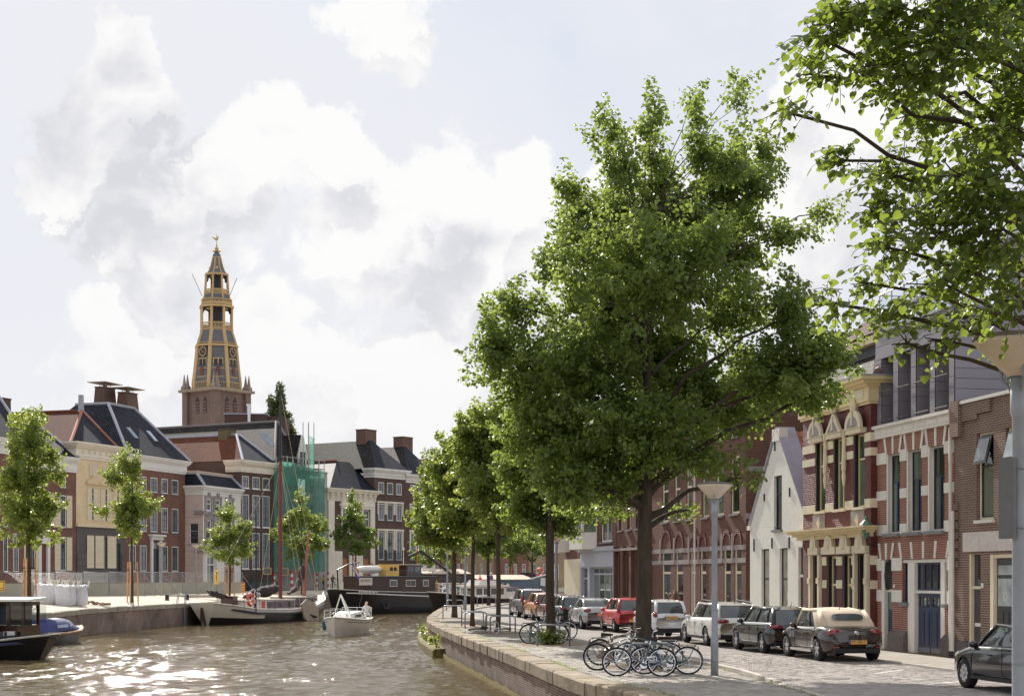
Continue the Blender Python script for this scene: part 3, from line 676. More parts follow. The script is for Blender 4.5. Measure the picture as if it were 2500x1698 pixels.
Wd=math.hypot(nD0[0]-nC0[0],nD0[1]-nC0[1])-.01;zb=h.Z(240,1287);zt=h.Z(240,1124);zc=h.Z(240,1085);D_=15.0
cc=[(213,238),(246,270),(277,297)];ops2=[];ops1=[]
for a,c in cc:ops2 += [(h.U(a),h.U(c),h.Z(240,1270),h.Z(240,1192)),(h.U(a)+.3,h.U(c)-.25,h.Z(240,1162),h.Z(240,1136))]
ops1=[(h.U(226),h.U(230),h.Z(240,1386),h.Z(240,1308)),(h.U(251),h.U(258),h.Z(240,1386),h.Z(240,1308)),(h.U(281),h.U(293),.35,h.Z(286,1326))]
h.wall(0,Wd,zb,zt,ops2,m_yel,D=D_,sides='lr')
h.wall(0,Wd,0,zb-.002,ops1,m_dstone,y=-.06,D=D_,name='base_wall',sides='lr')
for r in ops2:h.window(r,m_cream,m_dglass,fw=.06)
for (a,c,z0,z1) in ops2[::2]:
    m_=(a+c)/2
    for p,q in ((a-.05,m_-.12),(m_+.12,c+.05)):h.shutter(p,q,z0,z1,m_shut,slats=12)
    b=MB();b.box(a-.25,c+.2,-.22,0,z1+.35,z1+.5);b.prism([(a-.35,-.25,z1+.502),(c+.3,-.25,z1+.502),((a+c)/2,-.25,z1+1.15)],(0,.25,0));h.part('pediment',b,m_yel)
for (a,c,z0,z1) in ops2[1::2]:
    m_=(a+c)/2
    for p,q in ((a-.02,m_-.02),(m_+.02,c+.02)):h.shutter(p,q,z0,z1,m_shut,slats=5)
for z in [zb+i*.62 for i in range(1,11)]:
    pass
for i in range(9):
    z=zb+.5+i*.66
    if z<zt-.3:b=MB();b.box(-.012,Wd+.012,-.025,0,z,z+.05);h.part('stucco_band',b,m_yel)
for i in range(6):
    b=MB();b.box(-.06,Wd+.02,-.14,-.062,.25+i*.58,.25+i*.58+.5);
    for a,c in ((0,ops1[0][0]-.9),(ops1[2][1]+.15,Wd)):
        if c-a>.1:b=MB();b.box(a,c,-.13,-.062,.2+i*.6,.2+i*.6+.52);h.part('stone_course',b,m_dstone)
for (p,q) in ((209,226),(229.5,250),(259,280)):h.shutter(h.U(p),h.U(q),h.Z(240,1386),h.Z(240,1307),m_shut,y=-.14,slats=13)
for r in ops1[:2]:h.window(r,m_cream,m_dglass,fw=.05)
r=ops1[2];b=MB();b.box(r[0],r[1],.05,.11,r[2],r[3]-.6);dd=h.part('door',b,m_dgreen);b=MB();b.box(r[0],r[1],.07,.09,r[3]-.58,r[3]);h.part('fanlight',b,m_dglass,parent=dd)
b=MB();b.box(-.1,Wd+.05,-.25,0,zb,zb+.3);h.part('belt_course',b,m_yel)
h.cornice(-.1,Wd,zt,zc,((.15,.1),(.5,.18),(.12,.4),(.12,.6),(.11,.75)),m_cream,D=1.0)
for px_ in (199,214,228,242,256,270,285):
    u=h.U(px_);b=MB();b.box(u-.14,u+.14,-.36,-.182,zc-.95,zc-.72);h.part('bracket',b,m_cream)
ua,zr=h.uz(200,1003,4.5);h.roof(0,Wd,34,zc-.1,ua,ua,4.5,30,zr,m_red_t,over=.2,left=m_red_t,front=m_slate,ridge=mat('red_ridge_tile',lin((142,78,52)),.6),y0=.6)
u0,z0=h.uz(150,985,14);h.chimney(ua-.7,ua+.7,13.4,14.6,zr-.6,zr+1.5,m_brickC)
b=MB();b.cyl((ua,4.6,zr-.2),(ua,4.6,zr+1.6),.3,.26,n=8);h.part('flue',b,m_lead)
b=MB();b.lathe([(.9,0),(.55,.6),(.35,1.2),(.2,1.8),(.22,2.0),(.3,2.2),(.2,2.5),(.02,2.7)],(ua,24,zr),8);h.part('finial',b,m_lead)
h=House('shuttered_brick_house','red brick house with cream louvred shutters left of the yellow house',nB0,U_(.33),ZL)
Wd=math.hypot(nC0[0]-nB0[0],nC0[1]-nB0[1])-.01;zt=h.Z(150,1150);zc=h.Z(150,1113)
cc=[(72,86),(98,116),(147,161)];ops=[]
rr=[(h.Z(155,1190),h.Z(155,1158)),(h.Z(155,1287),h.Z(155,1208)),(h.Z(155,1392),h.Z(155,1310))]
for i,(a,c) in enumerate(cc):
    for j,(z0,z1) in enumerate(rr):
        if i==1 and j==2:z0=.5
        ops.append((h.U(a),h.U(c),z0,z1))
h.wall(0,Wd,0,zt,ops,m_brickD,D=14)
for i,r in enumerate(ops):
    if i==5:
        b=MB();b.box(r[0]+.1,r[1]-.1,.1,.16,r[2],r[3]-.7);h.part('door',b,mat('red_brown_door',lin((96,42,34)),.4));b=MB();b.box(r[0]-.3,r[0]+.1,-.1,.16,0,r[3]+.3);b.box(r[1]-.1,r[1]+.3,-.1,.16,0,r[3]+.3);b.box(r[0]+.1,r[1]-.1,-.1,.16,r[3]-.68,r[3]+.3);h.part('door_surround',b,m_whitep)
    else:
        h.window(r,m_wframe,m_glass,bars=(1,2),fw=.1,bw=.04,y=.02,sill=m_sillg,sash=m_dgreen)
        if i%3>0:
            wdt=(r[1]-r[0])*.95
            for p in (r[0]-wdt-.05,r[1]+.05):h.shutter(p,p+wdt,r[2],r[3],m_shut,slats=12)
h.cornice(0,Wd,zt,zc,((.16,.08),(.5,.14),(.12,.3),(.14,.45),(.08,.5)),m_whitep,ret=(True,False))
ua,zr=h.uz(106,1048,3.5);h.roof(0,Wd,14,zc-.02,ua-1.5,ua,3.5,9,zr,m_slate2,ridge=m_lead)
h=House('white_corniced_house','red brick house with tall white cornice and black hipped roof at the left edge',nA0,U_(.33),ZL)
Wd=math.hypot(nB0[0]-nA0[0],nB0[1]-nA0[1])-.01;zt=h.Z(15,1108);zc=h.Z(15,1070)
ops=[]
for a,c in ((-95,-78),(-58,-40),(-22,-5),(8,20),(32,46)):
    for z0,z1 in ((h.Z(0,1180),h.Z(0,1140)),(h.Z(0,1285),h.Z(0,1200)),(h.Z(0,1395),h.Z(0,1300))):ops.append((h.U(a),h.U(c),z0,z1))
h.wall(0,Wd,0,zt,ops,m_brickD,D=14)
for r in ops:h.window(r,m_wframe,m_glass,bars=(1,2),fw=.1,bw=.04,y=.02,sill=m_sillg,sash=m_dgreen)
h.cornice(0,Wd,zt,zc,((.16,.08),(.5,.14),(.12,.3),(.14,.45),(.08,.55)),m_whitep)
for i in range(26):b=MB();u=Wd*(i+.5)/26;b.box(u-.11,u+.11,-.44,-.302,zc-.62,zc-.48);h.part('dentil',b,m_whitep)
ua,zr=h.uz(-38,915,6);h.roof(0,Wd,14,zc-.02,ua-1,ua,6,9,zr,m_slate2,ridge=m_lead)
m_pink=mat('pink_plaster',lin((186,164,152)),.8,var=.1,nscale=.8,bump=.2)
m_greyo=mat('grey_ornament',lin((136,126,124)),.8,var=.15,nscale=4,bump=.5,bscale=20)
nout=Vector((.9538,-.3004,0));nE0=(nD1[0]+nout.x*2.1,nD1[1]+nout.y*2.1)
h=House('pink_plaster_house','pale pink plastered house with low black mansard roof, standing forward of the brick mansion',nE0,U_(.315),ZL)
Wd=h.U(588);zt=h.Z(493,1207);zc=h.Z(493,1184);D_=12
R1=[(502,515),(523.5,537),(553,567)];ops=[]
for a,c in R1:
    ops += [(h.U(a),h.U(c),h.Z(520,1246),h.Z(520,1219)),(h.U(a),h.U(c),h.Z(520,1327),h.Z(520,1270))]
dro=(h.U(503),h.U(524),.3,h.Z(514,1358));ops.append(dro);wro=(h.U(548),h.U(572),h.Z(560,1428),h.Z(560,1362));ops.append(wro)
h.wall(0,Wd,0,zt,ops,m_whitep,D=D_,sides='rb')
Ls=2.1;T=lambda x,y,z:(y,Ls+.0-x,z)
sw=(.55,1.55,h.Z(470,1328,.0)+.1,h.Z(470,1274))
h.wall(0,Ls,0,zt,[sw],m_pink,T=T,name='side_wall');h.window(sw,m_wframe,m_dglass,zs=(.62,),fw=.06,T=T,sill=m_sillg)
b=MB();b.box(-9.9,-.001,.0,.02,0,zt);h.part('party_wall',b,m_pink,T)
for i in range(12):
    z=.6+i*.72
    if z<zt-.2:b=MB();b.box(0,Ls-.002,-.012,-.001,z,z+.03);h.part('stucco_band',b,m_greyo,T)
for r in ops[:-2]:
    h.window(r,m_wframe,m_dglass,nx=1,zs=(.6,),fw=.09)
    b=MB();a,c,z0,z1=r
    b.box(a-.28,a-.02,-.1,0,z0-.1,z1+.1);b.box(c+.02,c+.28,-.1,0,z0-.1,z1+.1);b.box(a-.32,c+.32,-.14,0,z1+.102,z1+.4);b.box((a+c)/2-.25,(a+c)/2+.25,-.2,0,z1+.402,z1+.75);b.box(a-.2,c+.2,-.12,0,z0-.6,z0-.102)
    h.part('window_ornament',b,m_greyo)
h.window(dro,m_wframe,m_glass,nx=2,zs=(.75,),fw=.12,split=True,name='door');h.window(wro,m_wframe,m_glass,nx=2,zs=(.7,),fw=.12)
for z,t in ((h.Z(493,1250),.35),(h.Z(493,1330),.35),(h.Z(493,1345),.2)):
    b=MB();b.box(-.2,Wd,-.2,0,z-t/2,z+t/2);b.box(-.2,-.001,.001,Ls*.45,z-t/2,z+t/2);h.part('belt_course',b,m_greyo)
b=MB();b.box(dro[0]-.5,dro[0]-.1,-.2,0,0,dro[3]+.3);b.box(dro[1]+.1,dro[1]+.5,-.2,0,0,dro[3]+.3);b.box(dro[0]-.6,dro[1]+.6,-.3,0,dro[3]+.302,dro[3]+.6);h.part('door_surround',b,m_whitep)
h.cornice(0,Wd,zt,zc,((.3,.06),(.3,.14),(.2,.34),(.2,.5)),m_whitep,D=11.5,ret=(True,False))
u0,zr=h.uz(487,1155,.9);h.roof(0,Wd,11.8,zc,.35,Wd-.5,.95,10.8,zr,m_slate2,over=.25,ridge=m_lead)
b=MB();b.box(.2,Wd-.3,.8,11,zr+.01,zr+.28);h.part('flat_roof',b,m_tanflat)
nF0=tuple((Vector((nE0[0],nE0[1],0))+h.u*(Wd+.02))[:2])
h=House('dark_brick_house','tall dark brick house with three columns of high windows behind the red mast',nF0,U_(.5),ZL)
Wd=h.U(669);zt=h.Z(590,1151);zc=h.Z(590,1122)
ops=[];cu=[(h.U(a),h.U(c)) for a,c in ((591,608),(616,634),(641,658))]
for a,c in cu:
    for z0,z1 in ((h.Z(626,1193),h.Z(626,1164)),(h.Z(626,1286),h.Z(626,1208)),(h.Z(626,1388),h.Z(626,1300))):ops.append((a,c,z0,z1))
for a,c in cu:ops.append((a+.1,c-.1,.2,.9))
h.wall(0,Wd,0,zt,ops,m_brickK,D=18)
for i,r in enumerate(ops):h.window(r,m_wframe,m_glass,zs=(.6,),bars=(1,0) if i%3==0 or i >= 9 else (1,3),fw=.1,bw=.045,y=.02,sill=m_wframe,sash=m_dgreen)
h.cornice(0,Wd,zt,zc,((.15,.1),(.45,.16),(.14,.35),(.14,.5),(.12,.6)),m_cream,D=2.0,ret=(True,False))
b=MB();b.box(.01,Wd-.01,2.03,40,zt-.02,zc-.04);h.part('eaves_wall',b,m_brickK)
for i in range(22):b=MB();u=Wd*(i+.5)/22;b.box(u-.09,u+.09,-.48,-.352,zc-.52,zc-.38);h.part('dentil',b,m_cream)
ua,zr=h.uz(577,1061,4.2);h.roof(0,Wd,42,zc-.05,ua,ua+.6,4.2,38,zr,m_slate2,left=m_red_t2,ridge=m_lead,over=.3)
u0,z0=h.uz(573,1048,5.5);h.chimney(ua-.9,ua+.9,4.9,6.1,zr-.7,zr+.55,mat('mossy_brick',lin((92,80,52)),.95,var=.35,nscale=6,bump=.5))
nG0=tuple((Vector((nF0[0],nF0[1],0))+h.u*(Wd+.02))[:2])
b=MB();b.tube([(-.2,-1.5,1.0),(-.2,-1.5,2.0),(Wd*.8,-1.5,2.0),(Wd*.8,-1.5,1.0)],.05,5)
for i in range(24):b.cyl((-.1+i*Wd*.8/24,-1.5,1.0),(-.1+i*Wd*.8/24,-1.5,2.0),.02,n=4)
b.box(-.2,Wd*.8,-1.55,-.002,0,1.0);h.part('stoop',b,m_dgreen)
m_greyh=mat('grey_render',lin((150,146,140)),.8,var=.12,nscale=1)
h=House('netted_grey_house','grey rendered house under a long dark tiled roof, wrapped in green scaffold netting',nG0,U_(.55),ZL)
Wd=h.U(727);zc=h.Z(690,1128)
ops=[]
for a,c in ((676,686),(694,704),(712,722)):
    for y0_,y1_ in ((1190,1160),(1260,1215),(1345,1290)):ops.append((h.U(a),h.U(c),h.Z(698,y0_),h.Z(698,y1_)))
h.wall(0,Wd,0,zc,ops,m_greyh,D=12)
for r in ops:h.window(r,m_wframe,m_dglass,bars=(1,2),fw=.1,bw=.05)
ua,zr=h.uz(674,1029,5.2);h.roof(-.2,Wd,60,zc,ua,ua+.3,5.2,54,zr,m_brown_t,ridge=mat('grey_ridge_tile',lin((112,104,100)),.6),over=.3)
b=MB();bb=2.6;u0,z0=h.uz(655,1108,bb);sl=(zr-zc)/5.5
P=[Vector((u,bb+t,zc+sl*(bb+t+.3)+.08)) for u,t in ((u0-.9,-.8),(u0+.5,-.8),(u0+.5,.7),(u0-.9,.7))]
b.hexa([p-Vector((0,0,.2)) for p in P]+P);sk_=h.part('skylight',b,m_lead);b=MB();b.poly([p*.94+(P[0]+P[2])*.03+Vector((0,0,.02)) for p in P]);h.part('pane',b,glassmat('skylight_glass',(.12,.16,.2),.05),parent=sk_)
nG1=tuple((Vector((nG0[0],nG0[1],0))+h.u*(Wd+.02))[:2])
ub0,zb1=h.uz(548,1011,16);ub1,zb0=h.uz(651,1031,16)
hb=House('rooftop_block','low brick rooftop block with steel flue behind the long tiled roof',tuple((h.O+h.u*ub0+h.n*16)[:2]),(1,.04),ZL,'building')
b=MB();b.box(0,5.2,0,8,0,zb1);hb.part('wall',b,m_brickK);b=MB();b.box(-.1,5.3,-.1,8.1,zb1+.002,zb1+.15);hb.part('parapet',b,m_lead)
b=MB();b.cyl((3.1,-.4,zb1-2),(3.1,-.4,zb1+1.1),.2,n=10);b.cyl((3.1,-.4,zb1+1.1),(3.1,-.4,zb1+1.25),.32,n=10);hb.part('flue',b,mat('steel',lin((190,190,190)),.35,.8,var=.05))
b=MB();b.box(5.202,7.4,1,7,0,zb1-.1);hb.part('stair_block',b,m_brickK)
h=House('white_gable_house','white house with pointed dormer gable behind the scaffolding',nG1,U_(.55),ZL)
Wd=h.U(799);zc=h.Z(760,1150);ops=[]
for a,c in ((736,746),(756,766),(777,788)):
    for y0_,y1_ in ((1205,1172),(1275,1228),(1355,1300)):ops.append((h.U(a),h.U(c),h.Z(762,y0_),h.Z(762,y1_)))
h.wall(0,Wd,0,zc,ops,m_greyh,D=12)
for r in ops:h.window(r,m_wframe,m_dglass,bars=(1,2),fw=.1,bw=.05)
h.roof(0,Wd,14,zc,Wd*.3,Wd*.7,4,9,zc+1.2,m_brown_t)
gu0,gz0=h.uz(729,1130,.3);gu1,gz1=h.uz(748,1064,.3);gm=(gu0+gu1)/2
dgo=(gu0+.4,gm+.35,gz0+.0,gz0+1.9)
b=MB();b.prism([(gu0,.3,zc),(gu1,.3,zc),(gu1,.3,gz1-2.6),(gm,.3,gz1),(gu0,.3,gz1-2.6)],(0,.3,0));dm=h.part('dormer_gable',b,m_whitep)
h.window((gm-.45,gm+.45,zc+.5,zc+2.2),m_dgreen,m_dglass,y=.2,bars=(1,2),fw=.1)
b=MB();b.prism([(gu0-.15,.2,gz1-2.7),(gu0-.15,.2,gz1-2.55),(gm,.2,gz1+.2),(gu1+.15,.2,gz1-2.55),(gu1+.15,.2,gz1-2.7),(gm,.2,gz1-.02)],(0,.1,0));h.part('barge_board',b,m_wframe)
b=MB();b.box(gu0+.02,gu1-.02,.602,5,zc,gz1-2.6);b.prism([(gu0,.602,gz1-2.598),(gu1,.602,gz1-2.598),(gm,.602,gz1-.1)],(0,6,0));h.part('dormer',b,m_whitep)
b=MB();uvs=[]
for (a,c) in (((gu0-.25,gz1-2.75),(gm,gz1+.12)),((gu1+.25,gz1-2.75),(gm,gz1+.12))):
    b.poly([(a[0],.5,a[1]),(a[0],7,a[1]),(c[0],7,c[1]),(c[0],.5,c[1])]);uvs.append([(0,0),(6.5,0),(6.5,2.8),(0,2.8)])
o=b.build('dormer_roof',m_brown_t,h.root,uv=uvs)
nH0=tuple((Vector((nG1[0],nG1[1],0))+h.u*(Wd+.02))[:2])
m_tube=mat('scaffold_tube',lin((150,150,146)),.4,.6)
def netmat():
    m=bpy.data.materials.new('green_net');m.use_nodes=True;nt=m.node_tree;nt.nodes.clear();N=nt.nodes.new;L=nt.links.new
    out=N('ShaderNodeOutputMaterial');tr=N('ShaderNodeBsdfTransparent');df=N('ShaderNodeBsdfDiffuse');tl=N('ShaderNodeBsdfTranslucent')
    df.inputs[0].default_value=(*lin((84,148,130)),1);tl.inputs[0].default_value=(*lin((112,184,162)),1)
    a=N('ShaderNodeMixShader');a.inputs[0].default_value=.5;L(df.outputs[0],a.inputs[1]);L(tl.outputs[0],a.inputs[2])
    tc=N('ShaderNodeTexCoord');n=N('ShaderNodeTexNoise');n.inputs['Scale'].default_value=.7;n.inputs['Detail'].default_value=6;L(tc.outputs['Object'],n.inputs[0])
    mr=N('ShaderNodeMapRange');mr.inputs[1].default_value=.35;mr.inputs[2].default_value=.65;mr.inputs[3].default_value=.38;mr.inputs[4].default_value=.72;L(n.outputs['Fac'],mr.inputs[0])
    b_=N('ShaderNodeMixShader');L(mr.outputs[0],b_.inputs[0]);L(tr.outputs[0],b_.inputs[1]);L(a.outputs[0],b_.inputs[2]);L(b_.outputs[0],out.inputs[0]);return m
m_net=netmat()
hs=House('scaffold','green netted scaffold tower wrapped round two house fronts',tuple((Vector((nG0[0],nG0[1],0))+Vector((.83,-.55,0))*1.7)[:2]),U_(.55),ZL,'scaffold')
W_=hs.U(800);zt=hs.Z(680,1130);zt2=hs.Z(795,1158);zl=hs.Z(735,1392)
nst=8
for i in range(nst+1):
    u=W_*i/nst;top=zt+1.0+(4.2 if i in (5,6) else 0)
    b=MB();b.cyl((u,.5,0),(u,.5,top),.05,n=6);hs.part('standard',b,m_tube);b=MB();b.cyl((u,1.3,0),(u,1.3,top),.05,n=6);hs.part('standard',b,m_tube)
for j in range(7):
    z=2.2+j*2.0
    if z>zt+.5:break
    b=MB();b.cyl((0,.5,z),(W_,.5,z),.045,n=6);b.cyl((0,.5,z+1),(W_,.5,z+1),.035,n=5);hs.part('ledger',b,m_tube)
    b=MB();b.box(0,W_,.52,1.28,z-.06,z-.02);hs.part('deck',b,mat('scaffold_board',lin((150,128,96)),.8))
for i in range(0,nst,2):
    b=MB();b.cyl((W_*i/nst,.45,2),(W_*(i+1)/nst,.45,zt-1),.04,n=5);hs.part('brace',b,m_tube)
def net(u0,u1,z0,z1a,z1b,y,seed,parent):
    rows=[];rg=random.Random(seed);nu,nz=22,14
    for j in range(nz+1):
        r=[]
        for i in range(nu+1):
            f=i/nu;u=u0+(u1-u0)*f;zt_=z1a+(z1b-z1a)*f;z=z0+(zt_-z0)*j/nz
            sag=.10*math.sin(f*math.pi*6) **2+rg.uniform(-.05,.05)
            r.append((u,y-sag,z+(rg.uniform(-.25,.1) if j==0 else 0)))
        rows.append(r)
    b=MB();b.grid(rows);return hs.part('net',b,m_net,smooth=True)
net(-.15,W_,zl,zt+.2,zt2+.4,.42,1,None);net(-.15,W_*.72,zt-2.2,zt+.3,zt2+1.0,.36,5,None)
b=MB();b.poly([(-.15,.42,zl),(-.15,1.7,zl),(-.15,1.7,zt+.2),(-.15,.42,zt+.2)]);hs.part('net',b,m_net);b=MB();b.poly([(W_+.01,.42,zl),(W_+.01,1.7,zl),(W_+.01,1.7,zt2+.4),(W_+.01,.42,zt2+.4)]);hs.part('net',b,m_net)
net(W_*5/8,W_*6/8,zt+.4,zt+3.6,zt+3.4,.46,9,None)
b=MB();b.poly([(W_*.34,.3,zt-4.6),(W_*.5,.3,zt-4.7),(W_*.5,.28,zt-1.6),(W_*.34,.28,zt-1.5)]);hs.part('banner',b,mat('pale_banner',lin((150,190,180)),.8))
h=House('ornate_pilaster_house','house with bracketed cream cornice and black hipped roof right of the green scaffold',nH0,U_(.66),ZL)
Wd=h.U(913);zt=h.Z(802,1221);zc=h.Z(802,1190);ops=[]
for a,c in ((836,850),(886,902)):
    ops += [(h.U(a),h.U(c),h.Z(855,1306),h.Z(855,1242)),(h.U(a),h.U(c),.3,h.Z(855,1362))]
h.wall(0,Wd,0,zt,ops,m_brickK,D=12)
for i,r in enumerate(ops):
    if i%2:b=MB();b.box(r[0]+.01,r[1]-.01,.08,.14,r[2],r[3]);h.part('door',b,mat('orange_wood_door',lin((140,84,44)),.5,nscale=3))
    else:
        h.window(r,m_wframe,m_dglass,zs=(.65,),fw=.12,sill=m_cream)
        a,c,z0,z1=r;b=MB();b.box(a-.35,a-.04,-.14,0,z0,z1);b.box(c+.04,c+.35,-.14,0,z0,z1);b.box(a-.5,c+.5,-.25,0,z1+.05,z1+.35);b.prism([(a-.7,-.35,z1+.352),(c+.7,-.35,z1+.352),(c+.3,-.35,z1+.9),((a+c)/2,-.35,z1+1.15),(a-.3,-.35,z1+.9)],(0,.35,0));h.part('window_pediment',b,m_cream)
for a,c in ((0,h.U(814)),(Wd-.8,Wd-.02)):b=MB();b.box(a,c,-.2,-.002,0,zt);h.part('pilaster',b,m_cream)
b=MB();b.box(h.U(814)+.002,Wd-.802,-.12,-.002,0,.9);b.box(h.U(814)+.002,ops[1][0]-.1,-.1,-.002,.902,h.Z(855,1345));b.box(ops[1][1]+.1,ops[3][0]-.1,-.1,-.002,.902,h.Z(855,1345));h.part('stone_base',b,m_cream)
h.cornice(0,Wd,zt,zc,((.12,.12),(.56,.2),(.12,.45),(.1,.6),(.1,.7)),m_cream,D=1.5)
for i in range(9):
    u=.3+(Wd-.6)*i/8;b=MB();zz=zt+(zc-zt)*.66;hh=(zc-zt)*.55;b.prism([(u-.14,-.202,zz),(u-.14,-.62,zz),(u-.14,-.55,zz-hh*.4),(u-.14,-.202,zz-hh)],(.28,0,0));h.part('bracket',b,m_cream)
u0,zr=h.uz(822,1125,4.2);u1,_=h.uz(853,1125,4.2);h.roof(0,Wd,12,zc-.02,u0,u1,4.2,8,zr,m_slate2,over=.5)
b=MB();b.tube([(u0,4.2,zr+.05),(u0,9,zr+.05)],.16,6);h.part('ridge_cap',b,mat('red_ridge_tile',lin((142,78,52)),.6))
nI0=tuple((Vector((nH0[0],nH0[1],0))+h.u*(Wd+.02))[:2])
def dutch(name,label,n0,d,pxr,cols,zct,zcb,ap,rid,chim,rowsy):
    h=House(name,label,n0,U_(d),ZL);Wd=h.U(pxr);pc=(cols[0][0]+cols[-1][1])/2
    zt,zc=h.Z(*zcb),h.Z(*zct);ops=[]
    for a,c in cols:
        for y0_,y1_ in rowsy:ops.append((h.U(a),h.U(c),h.Z(pc,y0_),h.Z(pc,y1_)))
    h.wall(0,Wd,h.Z(pc,1378),zt,ops,m_brickK,D=16)
    zs_=h.Z(pc,1378);bo=[(h.U(a),h.U(c),.5,zs_-.8) for a,c in cols];h.wall(0,Wd,0,zs_-.002,bo,m_whitep,y=-.08,D=14,name='stone_base')
    for r in bo:h.window(r,m_dgreen,m_dglass,fw=.1,y=.0)
    for i,r in enumerate(ops):
        h.window(r,m_wframe,m_glass,bars=(1,0) if i%3 else (1,0),zs=(.72,) if i%3 else (),fw=.1,bw=.05,y=.02,sill=m_sillg,sash=m_dgreen)
        if i%3:
            a,c,z0,z1=r;b=MB();b.box(a-.22,a-.03,-.1,0,z0+(z1-z0)*.35,z1+.1);b.box(c+.03,c+.22,-.1,0,z0+(z1-z0)*.35,z1+.1);b.box(a-.3,c+.3,-.14,0,z1+.102,z1+.32);h.part('window_surround',b,m_cream)
        if i%3==2:
            a,c,z0,z1=r;b=MB();b.tube([(a-.2,-.3,z0+.9),(c+.2,-.3,z0+.9)],.03,4)
            for k in range(7):u=a-.2+(c-a+.4)*k/6;b.cyl((u,-.3,z0-.1),(u,-.3,z0+.9),.02,n=4)
            h.part('balcony_rail',b,m_dgreen)
    h.cornice(0,Wd,zt,zc,((.3,.1),(.35,.2),(.15,.4),(.2,.55)),m_whitep,D=1.5)
    ua,zr=h.uz(*ap,4.5);h.roof(0,Wd,30,zc-.02,ua-.3,ua+.3,4.5,26,zr,m_brown_t,front=m_slate,over=.4)
    u0,z1=h.uz(*chim[0],5.2);u1,z0=h.uz(*chim[1],5.2);h.chimney(u0,u1,4.6,6.2,zr-.8,z1,m_brickC)
    return h,tuple((h.O+h.u*(Wd+.02))[:2])
h,nJ0=dutch('brown_brick_house','brown brick house with steep roof and square chimney, left of a pair',nI0,.66,991,[(923.5,938),(945,960),(967,981)],(930,1143),(930,1166),(905,1075),None,((884,1049),(910,1076)),((1206,1178),(1270,1230),(1366,1297)))
h,nK0=dutch('second_brown_brick_house','brown brick house with lower steep roof and chimney, half hidden by the lime trees',nJ0,.66,1062,[(1002,1014),(1022,1034),(1042,1054)],(1000,1157),(1000,1178),(988,1090),None,((975,1067),(999,1090)),((1206,1184),(1270,1236),(1366,1300)))
m_tan=brick('tan_brick',lin((150,124,92)),lin((134,110,82)),lin((150,136,116)),stain=.34)
m_rose=brick('rose_brick',lin((138,84,68)),lin((118,70,58)),lin((130,108,94)),stain=.34)
prev=nK0
for i,(pxr,mt,lab,yt,rf) in enumerate(((1128,m_rose,'rose brick house just right of the brown brick pair, behind lime crowns',1195,m_red_t2),(1205,m_tan,'tan brick house with pale trim behind the hatch-covered ship',1215,m_slate),(1290,m_rose,'rose brick house behind the ship bow with a lifebuoy',1200,m_slate2),(1400,m_tan,'tan stone-trimmed house with red flower box closing the view',1190,m_red_t2))):
    h=House(('rose_brick_house','tan_brick_house')[i%2],lab,prev,U_(.9+i*.3),ZL);Wd=h.U(pxr);zt=h.Z((pxr+0),yt);n=4;ops=[]
    for k in range(n):
        for z0,z1 in ((1.0,3.3),(4.8,7.0),(8.2,9.8)):
            if z1<zt-.4:ops.append((Wd*(k+.28)/n,Wd*(k+.72)/n,z0,z1))
    h.wall(0,Wd,0,zt,ops,mt,D=12)
    for r in ops:
        h.window(r,m_wframe if i%2==0 else m_cream,m_glass,bars=(1,2),fw=.12,bw=.05,sill=m_sillg)
    h.cornice(0,Wd,zt,zt+.7,((.4,.1),(.3,.25),(.3,.4)),m_cream)
    if i==3:
        r=ops[0];b=MB();b.box(r[0],r[1],-.35,-.1,r[2]-.25,r[2]);h.part('window_box',b,m_dgreen);b=MB();[b.ell((r[0]+.1+j*.12,-.22,r[2]+.1),(.12,.12,.14),6,4) for j in range(int((r[1]-r[0])/.12))];h.part('flowers',b,mat('red_flowers',lin((170,30,30)),.7))
    h.roof(0,Wd,12,zt+.68,Wd*.3,Wd*.7,5,7,zt+4.2,rf)
    prev=tuple((h.O+h.u*(Wd+.02))[:2])
# ---------------------------------------------------------------- church tower
TZ=346.0;s_=FPX/TZ;TX=(529-CX)/s_
tw=thing('church_tower','tall church tower with gold ribs, clock and weathervane on a brick base','tower',(TX,TZ,.3),0)
def tz(y3):return CAMZ+(HOR-(560+y3*.3169))/s_-.3
def tr(w3):return w3*.3169/s_/2/.96
m_gold=mat('ochre_gold_paint',lin((172,142,88),1.25),.65,var=.1,nscale=2)
m_tslate=mat('tower_slate',lin((84,86,92)),.6,var=.22,nscale=2.5,bump=.4,bscale=3)
m_tdark=mat('belfry_dark',lin((38,38,44)),.7)
m_tbrick=brick('tower_brick',lin((112,92,86),1.25),lin((98,80,76),1.25),lin((116,100,94),1.2),bw=.5,rh=.2,ms=.02,stain=.25)
m_tstone=mat('tower_stone',lin((126,112,100)),.85,var=.2,nscale=1)
th=R(36.7);a_=8.9
ca,sa=math.cos(-th),math.sin(-th)
def rt(x,y):return (x*ca-y*sa,x*sa+y*ca)
zb=tz(1262);hw=a_/2
b=MB();P=[rt(*p) for p in ((-hw,-hw),(hw,-hw),(hw,hw),(-hw,hw))]
b.prism([(p[0],p[1],0) for p in P],(0,0,zb));b.build('brick_base',m_tbrick,tw)
for p in ((-hw,-hw),(hw,-hw),(hw,hw),(-hw,hw)):
    b=MB();q=[rt(p[0]+d[0],p[1]+d[1]) for d in ((-.75,-.75),(.75,-.75),(.75,.75),(-.75,.75))];b.prism([(v[0],v[1],0) for v in q],(0,0,zb));b.build('corner_buttress',m_tbrick,tw)
b=MB();e=hw+1.35;q=[rt(*p) for p in ((-e,-e),(e,-e),(e,e),(-e,e))];b.prism([(v[0],v[1],zb+.01) for v in q],(0,0,.55));b.build('stone_cornice',m_tstone,tw)
